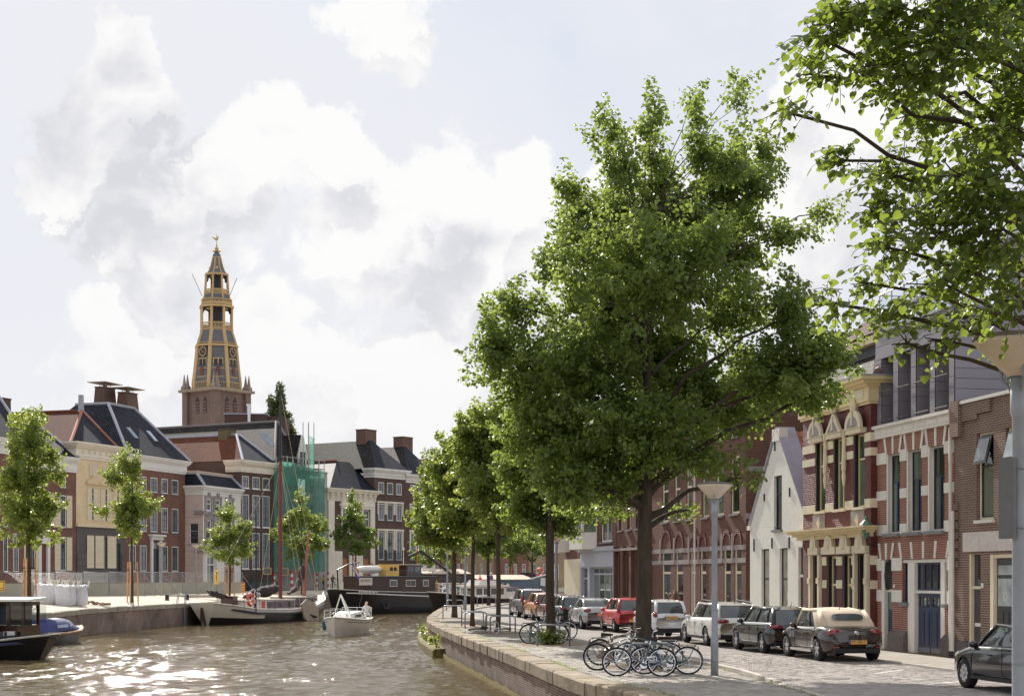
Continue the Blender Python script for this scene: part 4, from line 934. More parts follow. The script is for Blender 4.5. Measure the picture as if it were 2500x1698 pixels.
for p in ((-hw,-hw),(hw,-hw),(hw,hw),(-hw,hw)):
    x,y=rt(p[0]*1.04,p[1]*1.04)
    for dx in (-.35,.35):b=MB();b.lathe([(.75,0),(.72,.7),(.4,1.0),(.06,tz(1110)-tz(1230))],(x+dx,y,zb+.56),4,R(20));b.build('pinnacle',m_tstone,tw)
for fx,fy,dx,dy in ((0,-1,1,0),(-1,0,0,-1),(1,0,0,1)):
    for o_ in (-1.15,1.15):
        x0,y0=fx*(hw+.06)+dx*o_,fy*(hw+.06)+dy*o_
        c=[rt(x0+dx*t,y0+dy*t) for t in (-.55,.55)];n_=rt(-fx*.4,-fy*.4)
        za,zt_=tz(1425),tz(1330);pts=[(c[0][0],c[0][1],za),(c[1][0],c[1][1],za),(c[1][0],c[1][1],zt_),((c[0][0]+c[1][0])/2,(c[0][1]+c[1][1])/2,zt_+.9),(c[0][0],c[0][1],zt_)]
        b=MB();b.prism(pts,(n_[0],n_[1],0));wv=b.build('louvre_window',m_tdark,tw)
        for k in range(4):
            z=za+(zt_-za)*(k+.5)/4;b=MB();b.prism([(c[0][0],c[0][1],z),(c[1][0],c[1][1],z),(c[1][0]-n_[0]*.25,c[1][1]-n_[1]*.25,z-.3),(c[0][0]-n_[0]*.25,c[0][1]-n_[1]*.25,z-.3)],(0,0,.12));b.build('louvre',mat('red_louvre',lin((112,84,78),1.1),.8),wv)
rot8=R(-8)
def corner(r,k):t=rot8+k*math.pi/4;return Vector((r*math.cos(t),r*math.sin(t),0))
def tier(name,prof,material,n=8):b=MB();b.lathe([(tr(w_),tz(y)) for w_,y in prof],(0,0,0),n,rot8);return b.build(name,material,tw)
tier('clock_stage',[(368,1240),(366,1180),(345,1100),(325,1000),(305,905)],m_tslate)
tier('swept_roof',[(300,900),(290,880),(270,840),(240,800),(236,770)],m_tslate)
tier('belfry_core',[(105,770),(105,610)],m_tdark)
tier('belfry_floor',[(236,772),(236,755)],m_tdark)
tier('upper_swept_roof',[(214,575),(205,540),(190,510),(188,505)],m_tslate)
tier('lantern_core',[(60,510),(60,360)],m_tdark)
tier('spire_roof',[(170,350),(130,330),(100,300),(75,250),(58,215),(62,205),(58,195),(44,185),(20,172)],m_tslate)
for nm,ys,w_,th_ in (('gold_cornice',905,335,14),('gold_cornice',885,310,6),('gold_cornice',600,268,14),('gold_cornice',578,240,20),('gold_cornice',352,184,14),('gold_cornice',218,66,6),('gold_cornice',780,244,8),('gold_cornice',1238,376,8)):
    tier(nm,[(w_,ys+th_/2),(w_,ys-th_/2)],m_gold)
def ribs(name,prof,wd,out):
    for k in range(8):
        b=MB();rows=[]
        for w_,y in prof:
            c=corner(tr(w_)*1.0,k);rdir=c.normalized();t_=Vector((-rdir.y,rdir.x,0));z=tz(y)
            rows.append([tuple(c+rdir*-.15-t_*wd+Vector((0,0,z))),tuple(c+rdir*out-t_*wd*.8+Vector((0,0,z))),tuple(c+rdir*out+t_*wd*.8+Vector((0,0,z))),tuple(c+rdir*-.15+t_*wd+Vector((0,0,z)))])
        b.grid(rows,True);b.build(name,m_gold,tw)
ribs('gold_rib',[(368,1240),(368,1180),(347,1100),(327,1000),(307,905)],.42,.14)
ribs('gold_rib',[(304,900),(293,880),(272,840),(243,800),(238,770)],.4,.14)
ribs('gold_column',[(238,772),(238,605)],.28,.14)
ribs('gold_rib',[(216,578),(205,540),(188,505),(176,430),(168,352)],.2,.12)
ribs('gold_rib',[(166,348),(128,328),(100,300),(76,250),(60,215)],.14,.1)
for k in range(8):
    for (w_,y0,y1,nm) in ((238,768,728,'belfry_rail'),(182,505,470,'lantern_rail'),(232,578,545,'gallery_rail'),(372,1235,1190,'base_rail')):
        a,c=corner(tr(w_),k),corner(tr(w_),k+1);b=MB();z0,z1=tz(y0),tz(y1)
        e0,e1=Vector((0,0,z0)),Vector((0,0,z1));b.cyl(a+e1,c+e1,.11,n=4);b.cyl(a+e0,c+e0,.11,n=4)
        for i in range(1,9):p=a.lerp(c,i/9);b.cyl(p+e0,p+e1,.085,n=4)
        b.build(nm,m_gold,tw)
    for (w_,y0,y1) in ((236,640,606),(168,400,356)):
        a,c=corner(tr(w_),k),corner(tr(w_),k+1);nrm=-(a+c).normalized()*.5
        pts=[a+Vector((0,0,tz(y1)))]+[a.lerp(c,f)+Vector((0,0,tz(y0)+(tz(y1+6)-tz(y0))*math.sin(math.pi*f) **.6)) for f in (0,.12,.25,.5,.75,.88,1)]+[c+Vector((0,0,tz(y1)))]
        b=MB();b.prism(pts[::-1],nrm);b.build('arch',m_tdark,tw)
for k in range(8):
    a,c=corner(1,k),corner(1,k+1);mid=((a+c)/2);nr=mid.normalized();t_=Vector((-nr.y,nr.x,0))
    apo=lambda w_:tr(w_)*math.cos(math.pi/8)
    def plate(nm,w_,y,hu,hz,m_,out=.05,parent=None,du=0):
        b=MB();o_=nr*(apo(w_)+out)+Vector((0,0,tz(y)))+t_*du
        b.hexa([tuple(o_+t_*s1*hu+nr*d+Vector((0,0,s2*hz))) for s2 in (-1,1) for s1,d in ((-1,-.35),(1,-.35),(1,.06),(-1,.06))])
        return b.build(nm,m_,parent or tw)
    plate('gold_window_frame',331,1040,1.05,.95,m_gold,.0)
    for du in (-.5,.5):plate('window',331,1040,.36,.72,m_tdark,.08,du=du)
    plate('red_hatch',352,1112,.42,1.05,mat('red_hatch',lin((104,48,50),1.1),.6),.02)
    plate('gold_sill',356,1150,1.3,.08,m_gold,.0);plate('gold_sill',346,1085,1.3,.08,m_gold,.0)
    if k%2==1:
        cf=plate('clock_face',317,957,1.15,1.15,mat('clock_black',lin((30,30,36)),.5),.12)
        ctr=nr*(apo(317)+.2)+Vector((0,0,tz(957)))
        for i in range(12):
            t=i*math.pi/6;d0=t_*math.sin(t)+Vector((0,0,math.cos(t)));d1=t_*math.cos(t)-Vector((0,0,math.sin(t)))
            b=MB();b.hexa([tuple(ctr+d0*r_+d1*s1*.12+nr*d) for d in (.0,.05) for r_,s1 in ((.74,-1),(.74,1),(1.08,1),(1.08,-1))]);b.build('hour_mark',m_gold,cf)
        for ang,ln,wd in ((R(325),.8,.07),(R(112),.55,.1)):
            d0=t_*math.sin(ang)+Vector((0,0,math.cos(ang)));d1=t_*math.cos(ang)-Vector((0,0,math.sin(ang)))
            b=MB();b.hexa([tuple(ctr+d0*r_+d1*s1*wd+nr*d) for d in (.05,.1) for r_,s1 in ((-.15,-1),(-.15,1),(ln,.4),(ln,-.4))]);b.build('clock_hand',m_gold,cf)
for k in range(8):
    a,c=corner(tr(95),k),corner(tr(95),k+1);m_=(a+c)/2
    if k%2==0:b=MB();b.box(m_.x-.3,m_.x+.3,m_.y-.3,m_.y+.3,tz(312),tz(292));b.build('spire_dormer',m_gold,tw)
b=MB();b.lathe([(.8,tz(172)),(1.0,tz(168)),(.3,tz(165)),(.45,tz(150)),(.5,tz(145)),(.15,tz(135)),(.08,tz(128)),(.28,tz(121)),(.08,tz(116)),(.06,tz(96)),(.05,tz(34))],(0,0,0),8);b.build('finial',m_gold,tw)
b=MB();b.prism([(-.85,0,tz(56)),(-.35,0,tz(66)),(.1,0,tz(62)),(.25,0,tz(50)),(.45,0,tz(54)),(.3,0,tz(74)),(.15,0,tz(86)),(-.3,0,tz(84)),(-.5,0,tz(75)),(-.9,0,tz(66))],(0,.12,0));b.build('weathervane',m_gold,tw)
for sg,x0,x1,y1 in ((-1,240,170,355),(1,450,513,388)):
    b=MB();b.cyl(((x0-345)*.3169/s_,-1,tz(520)),((x1-345)*.3169/s_,-2,tz(y1)),.07,n=5);b.build('flag_pole',m_tstone,tw)
# ---------------------------------------------------------------- the row on the right
UR=Vector((.1743,-.9847,0));GZ=.05
def rnode(px,out=0.0):
    k=(px-CX)/FPX;Z=21.01/(k+.177);p=Vector((k*Z,Z,0))-Vector((.9847,.1743,0))*out;return (p.x,p.y)
m_brR=brick('red_facing_brick',lin((144,80,64),1.25),lin((122,66,54),1.25),lin((172,142,124),1.25),bw=.22,rh=.068,ms=.011,stain=.2,bump=.8)
m_brDR=brick('glazed_dark_red_brick',lin((114,52,46),1.2),lin((94,42,38),1.2),lin((70,40,36)),bw=.22,rh=.068,ms=.008,rough=.45,stain=.2)
m_brBR=brick('brown_purple_brick',lin((112,84,72)),lin((92,68,60)),lin((150,132,116)),bw=.22,rh=.068,ms=.011,stain=.25,bump=.8)
m_brOr=brick('old_red_brick',lin((122,74,60),1.05),lin((98,60,50),1.05),lin((120,98,86),1.0),bw=.22,rh=.068,ms=.01,stain=.25)
m_wpaint=mat('white_house_paint',lin((220,216,204)),.7,var=.05,nscale=2,bump=.55,bscale=9)
m_ycream=mat('cream_yellow_paint',lin((208,188,136)),.5,var=.1,nscale=2)
m_lcream=mat('pale_cream_paint',lin((222,208,174)),.55,var=.12,nscale=1.5)
m_blue=mat('navy_door_paint',lin((34,48,84),1.1),.3,var=.08)
m_black=mat('black_paint',lin((28,28,30)),.35,var=.05)
m_stoneW=mat('white_stone',lin((222,216,204)),.7,var=.08,nscale=4,bump=.2)
m_panel=mat('mauve_cladding',lin((134,128,136),1.2),.5,var=.06,nscale=1.2)
m_plinth=mat('dark_plinth_stone',lin((92,82,80)),.85,var=.25,nscale=6,bump=.7,bscale=25)
m_hglass=glassmat('house_glass',(.045,.056,.042),.02)
m_clear=None
def clearglass():
    m=bpy.data.materials.new('balustrade_glass');m.use_nodes=True;nt=m.node_tree;nt.nodes.clear();N=nt.nodes.new;L=nt.links.new
    out=N('ShaderNodeOutputMaterial');tr=N('ShaderNodeBsdfTransparent');tr.inputs[0].default_value=(.9,.94,.95,1);gl=N('ShaderNodeBsdfGlossy');gl.inputs['Roughness'].default_value=.03
    mx=N('ShaderNodeMixShader');mx.inputs[0].default_value=.14;L(tr.outputs[0],mx.inputs[1]);L(gl.outputs[0],mx.inputs[2]);L(mx.outputs[0],out.inputs[0]);return m
m_clear=clearglass()
def band(h,name,u0,u1,z0,z1,m_,out=.03,y=0.0):b=MB();b.box(u0,u1,y-out,y-.001,z0,z1);return h.part(name,b,m_)
def flat_arch(h,r,zt,hgt,n=3,m_=m_stoneW,brickm=m_brR):
    """soldier course with slanted white keys over an opening"""
    a,c=r;cx=(a+c)/2
    b=MB();b.prism([(a-.05,-.02,zt),(c+.05,-.02,zt),(c+.22,-.02,zt+hgt),(a-.22,-.02,zt+hgt)],(0,.019,0));h.part('brick_arch',b,brickm)
    for i in range(n):
        f=-1+2*i/(n-1);x0=cx+f*(c-a)/2;x1=cx+f*((c-a)/2+.17);w0,w1=.055,.075
        b=MB();b.prism([(x0-w0,-.045,zt),(x0+w0,-.045,zt),(x1+w1,-.045,zt+hgt),(x1-w1,-.045,zt+hgt)],(0,.024,0));h.part('keystone',b,m_)
h=House('blue_door_house','red brick house with navy blue doors, white stone bands and mauve clad top storey',rnode(2137),UR,GZ)
Wd=h.U(2330);z=h.Z
up=[(h.U(2166),h.U(2198)),(h.U(2215),h.U(2250.5)),(h.U(2267),h.U(2306))];uz0,uz1=z(2231,1298),z(2231,1098)
gz1=z(2257,1364);d1=(h.U(2153),h.U(2178),.02,gz1);d2=(h.U(2203),h.U(2313),.02,gz1)
zb0,zb1=z(2137,1074),z(2137,1043);zt=z(2141,817)
h.wall(0,Wd,0,zb0,[(a,c,uz0,uz1) for a,c in up]+[d1,d2],m_brR,D=11,sides='lb',dep=.22)
for a,c in up:
    w_=h.window((a+.1,c-.002,uz0,uz1),m_stoneW,m_hglass,nx=1,zs=(.645,),fw=.045,y=.09,split=True,sash=m_blue)
    b=MB();v=(a+c)/2+.05;b.box(v-.05,v+.05,.1,.19,uz0+.08,uz0+(uz1-uz0)*.63);h.part('mullion',b,m_blue,parent=w_)
    b=MB();b.box(a,a+.098,-.02,.2,uz0,uz1);h.part('jamb',b,m_stoneW)
    b=MB();b.box(a-.12,c+.05,-.14,.1,uz0-.10,uz0-.003);h.part('sill',b,m_sillg,parent=w_)
    flat_arch(h,(a,c),uz1,.62)
edges=[(0,up[0][0]-.01)]+[(up[i][1]+.01,up[i+1][0]-.01) for i in range(2)]+[(up[2][1]+.01,Wd)]
for zz,hh in ((uz0-.05,.33),(uz0+(uz1-uz0)*.43,.3),(uz1-.28,.36)):
    for a,c in edges:band(h,'stone_band',a,c,zz,zz+hh,m_stoneW)
e2=[(0,d1[0]-.01),(d1[1]+.01,d2[0]-.01),(d2[1]+.01,Wd)]
for zz,hh in ((1.55,.38),(gz1-.34,.4)):
    for a,c in e2:band(h,'stone_band',a,c,zz,zz+hh,m_stoneW)
flat_arch(h,d1[:2],gz1+.02,.52);flat_arch(h,d2[:2],gz1+.02,.52,n=5)
b=MB();b.box(d1[0],d1[0]+.22,-.01,.2,.02,gz1);b.box(d1[0]+.222,d1[1],.08,.2,gz1-1.02,gz1-.93);h.part('door_frame',b,m_stoneW)
b=MB();b.box(d1[0]+.23,d1[1]-.01,.12,.18,.02,gz1-1.03);dd=h.part('door',b,m_blue);b=MB();b.box(d1[0]+.32,d1[1]-.12,.105,.119,1.3,1.9);h.part('door_pane',b,m_hglass,parent=dd)
b=MB();b.box(d1[0]+.23,d1[1]-.01,.13,.15,gz1-.92,gz1-.02);h.part('fanlight',b,m_dglass,parent=dd)
b=MB();[b.tube([(d1[0]+.3+i*.07,.02,gz1-.95),(d1[0]+.26+i*.09,-.02,gz1-.5),(d1[0]+.3+i*.07,.02,gz1-.05)],.015,4) for i in range(4)];stuff(h.part('ironwork',b,m_black))
ua,ub,uc,ud=h.U(2217),h.U(2233),h.U(2297),h.U(2309);zt0=gz1-.95
b=MB();b.box(d2[0],d2[1],.02,.2,gz1-.1,gz1);h.part('door_head',b,m_stoneW)
for a,c in ((ua,ub),(uc,ud-.06)):b=MB();b.box(a,c,-.01,.2,.02,gz1-.102);h.part('door_jamb',b,m_stoneW)
b=MB();b.box(ub+.002,uc-.002,.04,.2,zt0-.08,zt0);h.part('transom_bar',b,m_stoneW)
h.window((ub+.004,uc-.004,zt0+.002,gz1-.104),m_blue,m_dglass,nx=4,fw=.06,y=.1,split=True,name='transom_light')
mid=(ub+uc)/2
for i,(a,c) in enumerate(((ub+.01,mid-.008),(mid+.008,uc-.01))):
    b=MB();t=.02;zt1=zt0-.09;b.box(a,c,.12,.17,.03,1.45);b.box(a,a+.1,.12,.17,1.452,zt1);b.box(c-.1,c,.12,.17,1.452,zt1);b.box(a+.1,c-.1,.12,.17,zt1-.12,zt1)
    for k in (1,2):v=a+.1+(c-a-.2)*k/3;b.box(v-.02,v+.02,.125,.165,1.452,zt1-.12)
    dd=h.part('door_leaf',b,m_blue)
    for k in range(3):p=MB();v0=a+.1+(c-a-.2)*k/3;p.box(v0+.02,v0+(c-a-.2)/3-.02,.14,.15,1.46,zt1-.13);h.part('door_pane',p,m_hglass,parent=dd)
    for k in range(2):p=MB();v0=a+.12+(c-a-.2)*k/2;p.box(v0,v0+(c-a-.3)/2,.105,.119,.25,1.3);h.part('door_panel',p,m_blue,parent=dd)
    p=MB();p.box(a+.03,c-.03,.09,.118,.04,.2);h.part('kick_plate',p,m_sillg,parent=dd)
for a,c in ((d2[0]+.01,ua-.005),(ud-.055,d2[1]-.01)):
    h.window((a,c,1.55,gz1-.11),m_blue,m_dglass,zs=(.66,),fw=.05,y=.1,name='side_light')
    b=MB();b.box(a-.06,c+.06,-.1,.12,1.44,1.545);h.part('sill',b,m_sillg)
    b=MB();b.box(a,c,.0,.2,0,1.435);h.part('pier',b,m_brR)
for a,c in ((d1[1]+.0,ua-.03),(ud-.03,Wd-.05)):b=MB();b.prism([(a,-.16,0),(a,-.16,.52),(a,-.02,.66),(a,-.02,0)],(c-a,0,0));h.part('plinth',b,m_plinth)
b=MB();b.box(-.02,Wd,-.12,.0,zb0,zb1-.1);b.box(-.06,Wd+.02,-.2,.0,zb1-.098,zb1);h.part('fascia',b,m_stoneW)
for i in range(7):a=Wd*(i+.1)/7;b=MB();b.box(a,a+Wd/7*.82,-.135,-.121,zb0+.1,zb1-.18);h.part('fascia_panel',b,m_stoneW)
b=MB();b.tube([(Wd-.06,-.1,.2),(Wd-.06,-.1,zb0-.1)],.05,6);h.part('downpipe',b,m_stoneW)
oz0,oz1=zb1+.02,z(2208,858);oo=[(h.U(2151.5),h.U(2181)),(h.U(2193),h.U(2224)),(h.U(2236),h.U(2270)),(h.U(2282.5),h.U(2317))]
h.wall(.02,Wd,oz0,zt-.02,[(a,c,oz0+.03,oz1) for a,c in oo],mat('cladding_back',lin((70,64,74)),.7),y=.02,dep=.62,D=11,name='top_storey_wall',sides='lrt')
def panels(h,u0,u1,z0,z1,hs,ln,T=None,y=.015,th=.02,seed=0):
    rg=random.Random(seed);zz=z0;k=0
    while zz<z1-.05:
        hh=min(hs[k%len(hs)],z1-zz);a=u0;first=rg.uniform(.4,1)*ln
        while a<u1-.02:
            c=min(a+first,u1);first=ln;b=MB();b.box(a+.006,c-.006,y-th,y-.001,zz+.007,zz+hh-.007);h.part('cladding_panel',b,m_panel,T);a=c
        zz += hh;k += 1
panels(h,.02,Wd-.02,oz1+.005,zt,(.42,.62),2.1,seed=2)
pier=[(.02,oo[0][0])]+[(oo[i][1],oo[i+1][0]) for i in range(3)]+[(oo[3][1],Wd-.02)]
for i,(a,c) in enumerate(pier):panels(h,a,c,oz0+.03,oz1,(.62,.3,.62,.42),3,seed=i)
for a,c in oo:
    b=MB();b.box(a,c,.63,.66,oz0,oz1);p=h.part('pane',b,m_hglass)
    panels(h,0,.6,oz0+.03,oz1,(.62,.3,.62,.42),3,T=lambda x,y,zz,a=a:(a+.001-y+.015,x+.03,zz),seed=4)
    for zz in (oz0+.12,oz0+1.05):b=MB();b.tube([(a-.02,-.06,zz),(c+.02,-.06,zz)],.022,6);h.part('rail',b,m_plinth)
    b=MB();b.box(c-.2,c-.16,.3,.34,oz0+.1,oz1-.4);h.part('rod',b,m_wframe)
panels(h,0,8,z(2332,1035),zt,(.3,.74,.3,.3,.95,.55),2.3,T=lambda x,y,zz:(Wd-y+.016,x+.02,zz),seed=11)
b=MB();b.box(-.04,Wd+.05,-.05,8,zt+.001,zt+.06);h.part('roof_edge',b,m_lead)
for i in range(6):
    u=.12+i*.95;b=MB();b.cyl((u,.1,zt+.06),(u,.1,zt+1.28),.022,n=6);h.part('post',b,m_tube)
    if i<5:b=MB();b.poly([(u+.04,.1,zt+.1),(u+.91,.1,zt+.1),(u+.91,.1,zt+1.2),(u+.04,.1,zt+1.2)]);h.part('glass_panel',b,m_clear)
b=MB();b.tube([(.1,.1,zt+1.28),(5.0,.1,zt+1.28)],.025,6);h.part('handrail',b,m_tube);b=MB();b.tube([(.1,.1,zt+1.28),(.1,5.5,zt+1.28)],.025,6);h.part('handrail',b,m_tube)
for i in range(4):b=MB();b.poly([(.1,.2+i*1.3,zt+.1),(.1,1.4+i*1.3,zt+.1),(.1,1.4+i*1.3,zt+1.2),(.1,.2+i*1.3,zt+1.2)]);h.part('glass_panel',b,m_clear)
b=MB();b.box(1.4,Wd,3.6,9,zt+.07,zt+2.7);h.part('penthouse',b,mat('penthouse_wall',lin((150,132,116)),.6));b=MB();b.box(1.0,Wd+.2,3.2,9.2,zt+2.71,zt+2.95);h.part('penthouse_roof',b,m_lead)
for i in range(3):b=MB();b.box(1.6+i*1.4,2.8+i*1.4,3.55,3.59,zt+.3,zt+2.5);h.part('penthouse_pane',b,m_hglass)
b=MB();zz=z(2137,1310);b.tube([(.25,-.02,zz-.3),(.25,-.4,zz-.25),(.25,-.42,zz-.05)],.02,5);ln=h.part('lantern_bracket',b,m_black)
b=MB();b.lathe([(.08,0),(.2,.42),(.22,.44),(.06,.6),(.05,.66),(.02,.74)],(.25,-.42,zz-.05),6);h.part('lantern',b,mat('green_lantern',lin((70,110,96)),.35),parent=ln)
b=MB();b.cyl((d1[1]+.2,-.03,2.05),(d1[1]+.2,-.005,2.05),.06,n=10);h.part('house_number',b,m_stoneW)
h=House('cream_corniced_house','dark red brick house with broad cream cornice and little pediments over three windows',rnode(1975,.22),UR,GZ)
Wd=h.U(2126);z=h.Z;zf0,zf1=z(2050,1005),z(2050,944)
up=[(h.U(1991.5),h.U(2016)),(h.U(2036),h.U(2063.6)),(h.U(2084.6),h.U(2112))];uz0,uz1=z(2050,1242),z(2050,1070)
gd=[(h.U(1986),h.U(2001)),(h.U(2019),h.U(2043)),(h.U(2057),h.U(2080)),(h.U(2095),h.U(2117))];g1=z(2050,1356)
h.wall(0,Wd,0,zf0,[(a,c,uz0,uz1) for a,c in up]+[(a,c,.05 if i in (0,3) else .45,g1) for i,(a,c) in enumerate(gd)],m_brDR,D=11,sides='lrb',dep=.25)
for i,(a,c) in enumerate(up):
    b=MB();b.box(a,a+.1,.005,.25,uz0,uz1);h.part('jamb',b,m_black)
    h.window((a+.102,c-.002,uz0,uz1),m_ycream,m_hglass,nx=2 if i==1 else 1,zs=(.66,),fw=.06,y=.12,split=True,sill=m_lcream)
    pw=.2;b=MB();zz=uz1+.02;b.box(a-pw,c+pw*.6,-.22,-.002,zz,zz+.16)
    cx=(a+c)/2;n=9
    if i==1:pts=[(a-pw,zz+.162),(c+pw,zz+.162),(cx,zz+.86)]
    else:pts=[(cx+((c-a)/2+pw)*math.cos(t),zz+.162+.6*math.sin(t)) for t in [math.pi*k/n for k in range(n+1)]]
    outer=[(p[0],-.26,p[1]) for p in pts];b.prism(outer,(0,.1,0));pd=h.part('pediment',b,m_lcream)
    b=MB();b.lathe([(.12,0),(.14,.15),(.06,.3),(.02,.45)],(cx,-.2,max(p[1] for p in pts)-.02),6);h.part('finial',b,m_lcream,parent=pd)
    b=MB();ins=[(cx+(p[0]-cx)*.66,-.275,zz+.22+(p[1]-zz-.2)*.6) for p in pts];b.prism(ins,(0,.012,0));h.part('tympanum',b,m_greyo,parent=pd)
    b=MB();b.prism([(cx-.07,-.3,zz+.25),(cx+.07,-.3,zz+.25),(cx+.05,-.3,zz+.72),(cx-.05,-.3,zz+.72)],(0,.03,0));h.part('ornament',b,m_lcream,parent=pd)
for u in (up[0][1]+.2,up[1][1]+.12):
    b=MB();b.lathe([(.04,0),(.08,.3),(.06,.5),(.09,.55),(.06,1.6),(.1,1.9)],(u,-.1,uz0+.75),8);h.part('colonnette',b,m_lcream)
edges=[(0,up[0][0]-.01),(up[0][1]+.01,up[1][0]-.01),(up[1][1]+.01,up[2][0]-.01),(up[2][1]+.01,Wd)]
for zz,hh in ((uz0-.06,.3),(uz0+(uz1-uz0)*.68,.26),(uz1-.3,.28)):
    for a,c in edges:band(h,'stone_band',a,c,zz,zz+hh,m_lcream)
    b=MB();b.box(Wd+.001,Wd+.03,-.03,.3,zz,zz+hh);h.part('stone_band',b,m_lcream)
zm0,zm1=z(2050,1313),z(2050,1292)
h.cornice(-.25,Wd+.05,zm0,zm1+.05,((.35,.12),(.25,.25),(.25,.4),(.15,.48)),m_ycream)
for a,c in ((1985,2015),(2078,2111)):
    u0,u1=h.U(a),h.U(c);zz=(zm1+uz0)/2-.06;band(h,'tile_panel',u0,u1,zz-.3,zz+.3,m_greyo,.02);cx=(u0+u1)/2
    b=MB();b.add([(cx-.1,-.022,zz),(cx,-.022,zz-.24),(cx+.1,-.022,zz),(cx,-.022,zz+.24),(cx,-.12,zz)],[(0,1,4),(1,2,4),(2,3,4),(3,0,4)]);h.part('diamond',b,m_lcream)
for i,(a,c) in enumerate(gd):
    z0=.05 if i in (0,3) else .45
    b=MB();b.box(a,a+.16,.005,.25,z0,g1);h.part('jamb',b,m_black)
    h.window((a+.162,c-.002,z0,g1),m_ycream,m_dglass,zs=(.62,),fw=.075,y=.12,split=True,name='window' if i in (1,2) else 'door')
    if i in (0,3):
        for u in (a-.2,c+.06):
            b=MB();b.box(u,u+.17,-.12,-.002,0,g1+.05);b.box(u-.03,u+.2,-.16,-.121,2.1,2.3);h.part('pilaster',b,m_lcream)
    b=MB();cx=(a+c)/2;w2=(c-a)/2+.18;b.prism([(cx-w2,-.16,g1+.06),(cx+w2,-.16,g1+.06),(cx+w2,-.16,g1+.3),(cx+w2*.6,-.16,g1+.32),(cx+w2*.45,-.16,g1+.62),(cx,-.16,g1+(.95 if i in (0,3) else .72)),(cx-w2*.45,-.16,g1+.62),(cx-w2*.6,-.16,g1+.32),(cx-w2,-.16,g1+.3)],(0,.155,0));oc=h.part('window_head',b,m_lcream)
    b=MB();b.ell((cx,-.17,g1+.4),(.16,.07,.2),8,6);h.part('mask',b,m_lcream,parent=oc)
e2=[(gd[0][1]+.3,gd[1][0]),(gd[1][1],gd[2][0]),(gd[2][1],gd[3][0]-.25),(gd[3][1]+.3,Wd)]
for zz,hh in ((1.95,.28),(g1-.32,.3)):
    for a,c in e2:
        if c-a>.05:band(h,'stone_band',a,c,zz,zz+hh,m_lcream)
    b=MB();b.box(Wd+.001,Wd+.03,-.03,.22,zz,zz+hh);h.part('stone_band',b,m_lcream)
h.cornice(-.02,Wd,zf0,zf1,((.1,.08),(.55,.14),(.1,.26),(.12,.42),(.13,.56)),m_ycream,D=.6)
b=MB();b.box(.3,Wd-.25,-.16,-.141,zf0+.22,zf0+(zf1-zf0)*.6);h.part('frieze_panel',b,m_lcream)
b=MB();b.box(-.1,Wd+.6,-.58,.5,zf1+.001,zf1+.04);h.part('gutter',b,m_lead)
m_tileD=stonemat('brown_roof_tile',lin((104,84,78)),.35)
ur_,zr_=h.uz(2160,784,2.6)
h.roof(0,Wd+.5,11,zf1+.03,.8,ur_,2.6,8,zr_,m_brown_t,over=-.2,y0=.1)
e0,e1=Vector((Wd+.35,.1,zf1+.1)),Vector((ur_,2.6,zr_+.05));n=15
for i in range(n):
    a=e0.lerp(e1,i/n);c=e0.lerp(e1,(i+1.12)/n);b=MB();b.tube([a,c],[.17,.13],8);h.part('ridge_tile',b,m_tileD)
tile=MB();prof=[(-.11,.0),(-.075,.035),(-.03,.045),(.015,.025),(.05,.0),(.085,.0),(.115,.015)]
tile.grid([[(x,0,zz+.02) for x,zz in prof],[(x,.31,zz-.005) for x,zz in prof]]);tile.grid([[(x,0,zz-.005) for x,zz in prof],[(x,0,zz+.02) for x,zz in prof]])
def lay_tiles(h,origin,du,dv,nu,nv,material,su=.2,sv=.27,seed=1):
    """rows of single pantiles; du along the eave, dv up the slope (unit vectors in the house frame)"""
    du,dv=Vector(du).normalized(),Vector(dv).normalized();nn=du.cross(dv);M0=Matrix((du,dv,nn)).transposed().to_4x4();rg=random.Random(seed);me=None
    for j in range(nv):
        for i in range(nu):
            if me is None:t=MB();t.v=list(tile.v);t.f=list(tile.f);o=t.build('roof_tile',material,h.root,True);me=o.data
            else:o=bpy.data.objects.new('roof_tile',me);COL.objects.link(o);o.parent=h.root
            p=Vector(origin)+du*(i+.5)*su+dv*j*sv+nn*.03;o.matrix_local=Matrix.Translation(p)@M0@Matrix.Rotation(rg.uniform(-.02,.02),4,'Z')
ud0,zd0=h.uz(2050,822,1.0);ud1,zd1=h.uz(2152,816,1.0)
b=MB();b.box(ud0,ud1,1.05,5,zf1+.3,zd1-.25);h.part('dormer',b,mat('dark_dormer',lin((52,50,54)),.6));b=MB();b.box(ud0-.2,ud1+.15,.8,5,zd1-.24,zd1);h.part('dormer_eave',b,m_ycream)
sl=Vector((0,1.5,1.15)).normalized();b=MB();o0=Vector((ud0-.2,.78,zd1+.01));b.poly([o0,o0+Vector((ud1-ud0+.35,0,0)),o0+Vector((ud1-ud0+.35,0,0))+sl*2.0,o0+sl*2.0]);h.part('dormer_roof',b,m_tileD)
lay_tiles(h,o0,(1,0,0),sl,int((ud1-ud0+.35)/.2),7,m_tileD)
b=MB();b.tube([o0+sl*2.0,o0+sl*2.0+Vector((ud1-ud0+.35,0,0))],.12,8);h.part('ridge_cap',b,m_tileD)
h=House('white_gabled_house','whitewashed pointed-gable house with grey verge between the red brick houses',rnode(1834,.05),UR,GZ)
Wd=h.U(1970);z=h.Z;ze=z(1836,1290);zap=z(1897,1054);um=Wd*.5
at=(h.U(1889.5),h.U(1909),z(1900,1292),z(1900,1160));g1=z(1890,1338);gw=[(h.U(1858.6),h.U(1878),.35,g1),(h.U(1903),h.U(1923),.35,g1),(h.U(1949),h.U(1964),.05,g1)]
h.wall(0,Wd,0,ze,gw+[(at[0],at[1],at[2],ze)] if at[2]<ze else gw,m_wpaint,D=10,sides='lrb',dep=.2)
b=MB();zz=ze+.002
def gx(zv):f=(zv-ze)/(zap-ze);return um*f,Wd-um*f
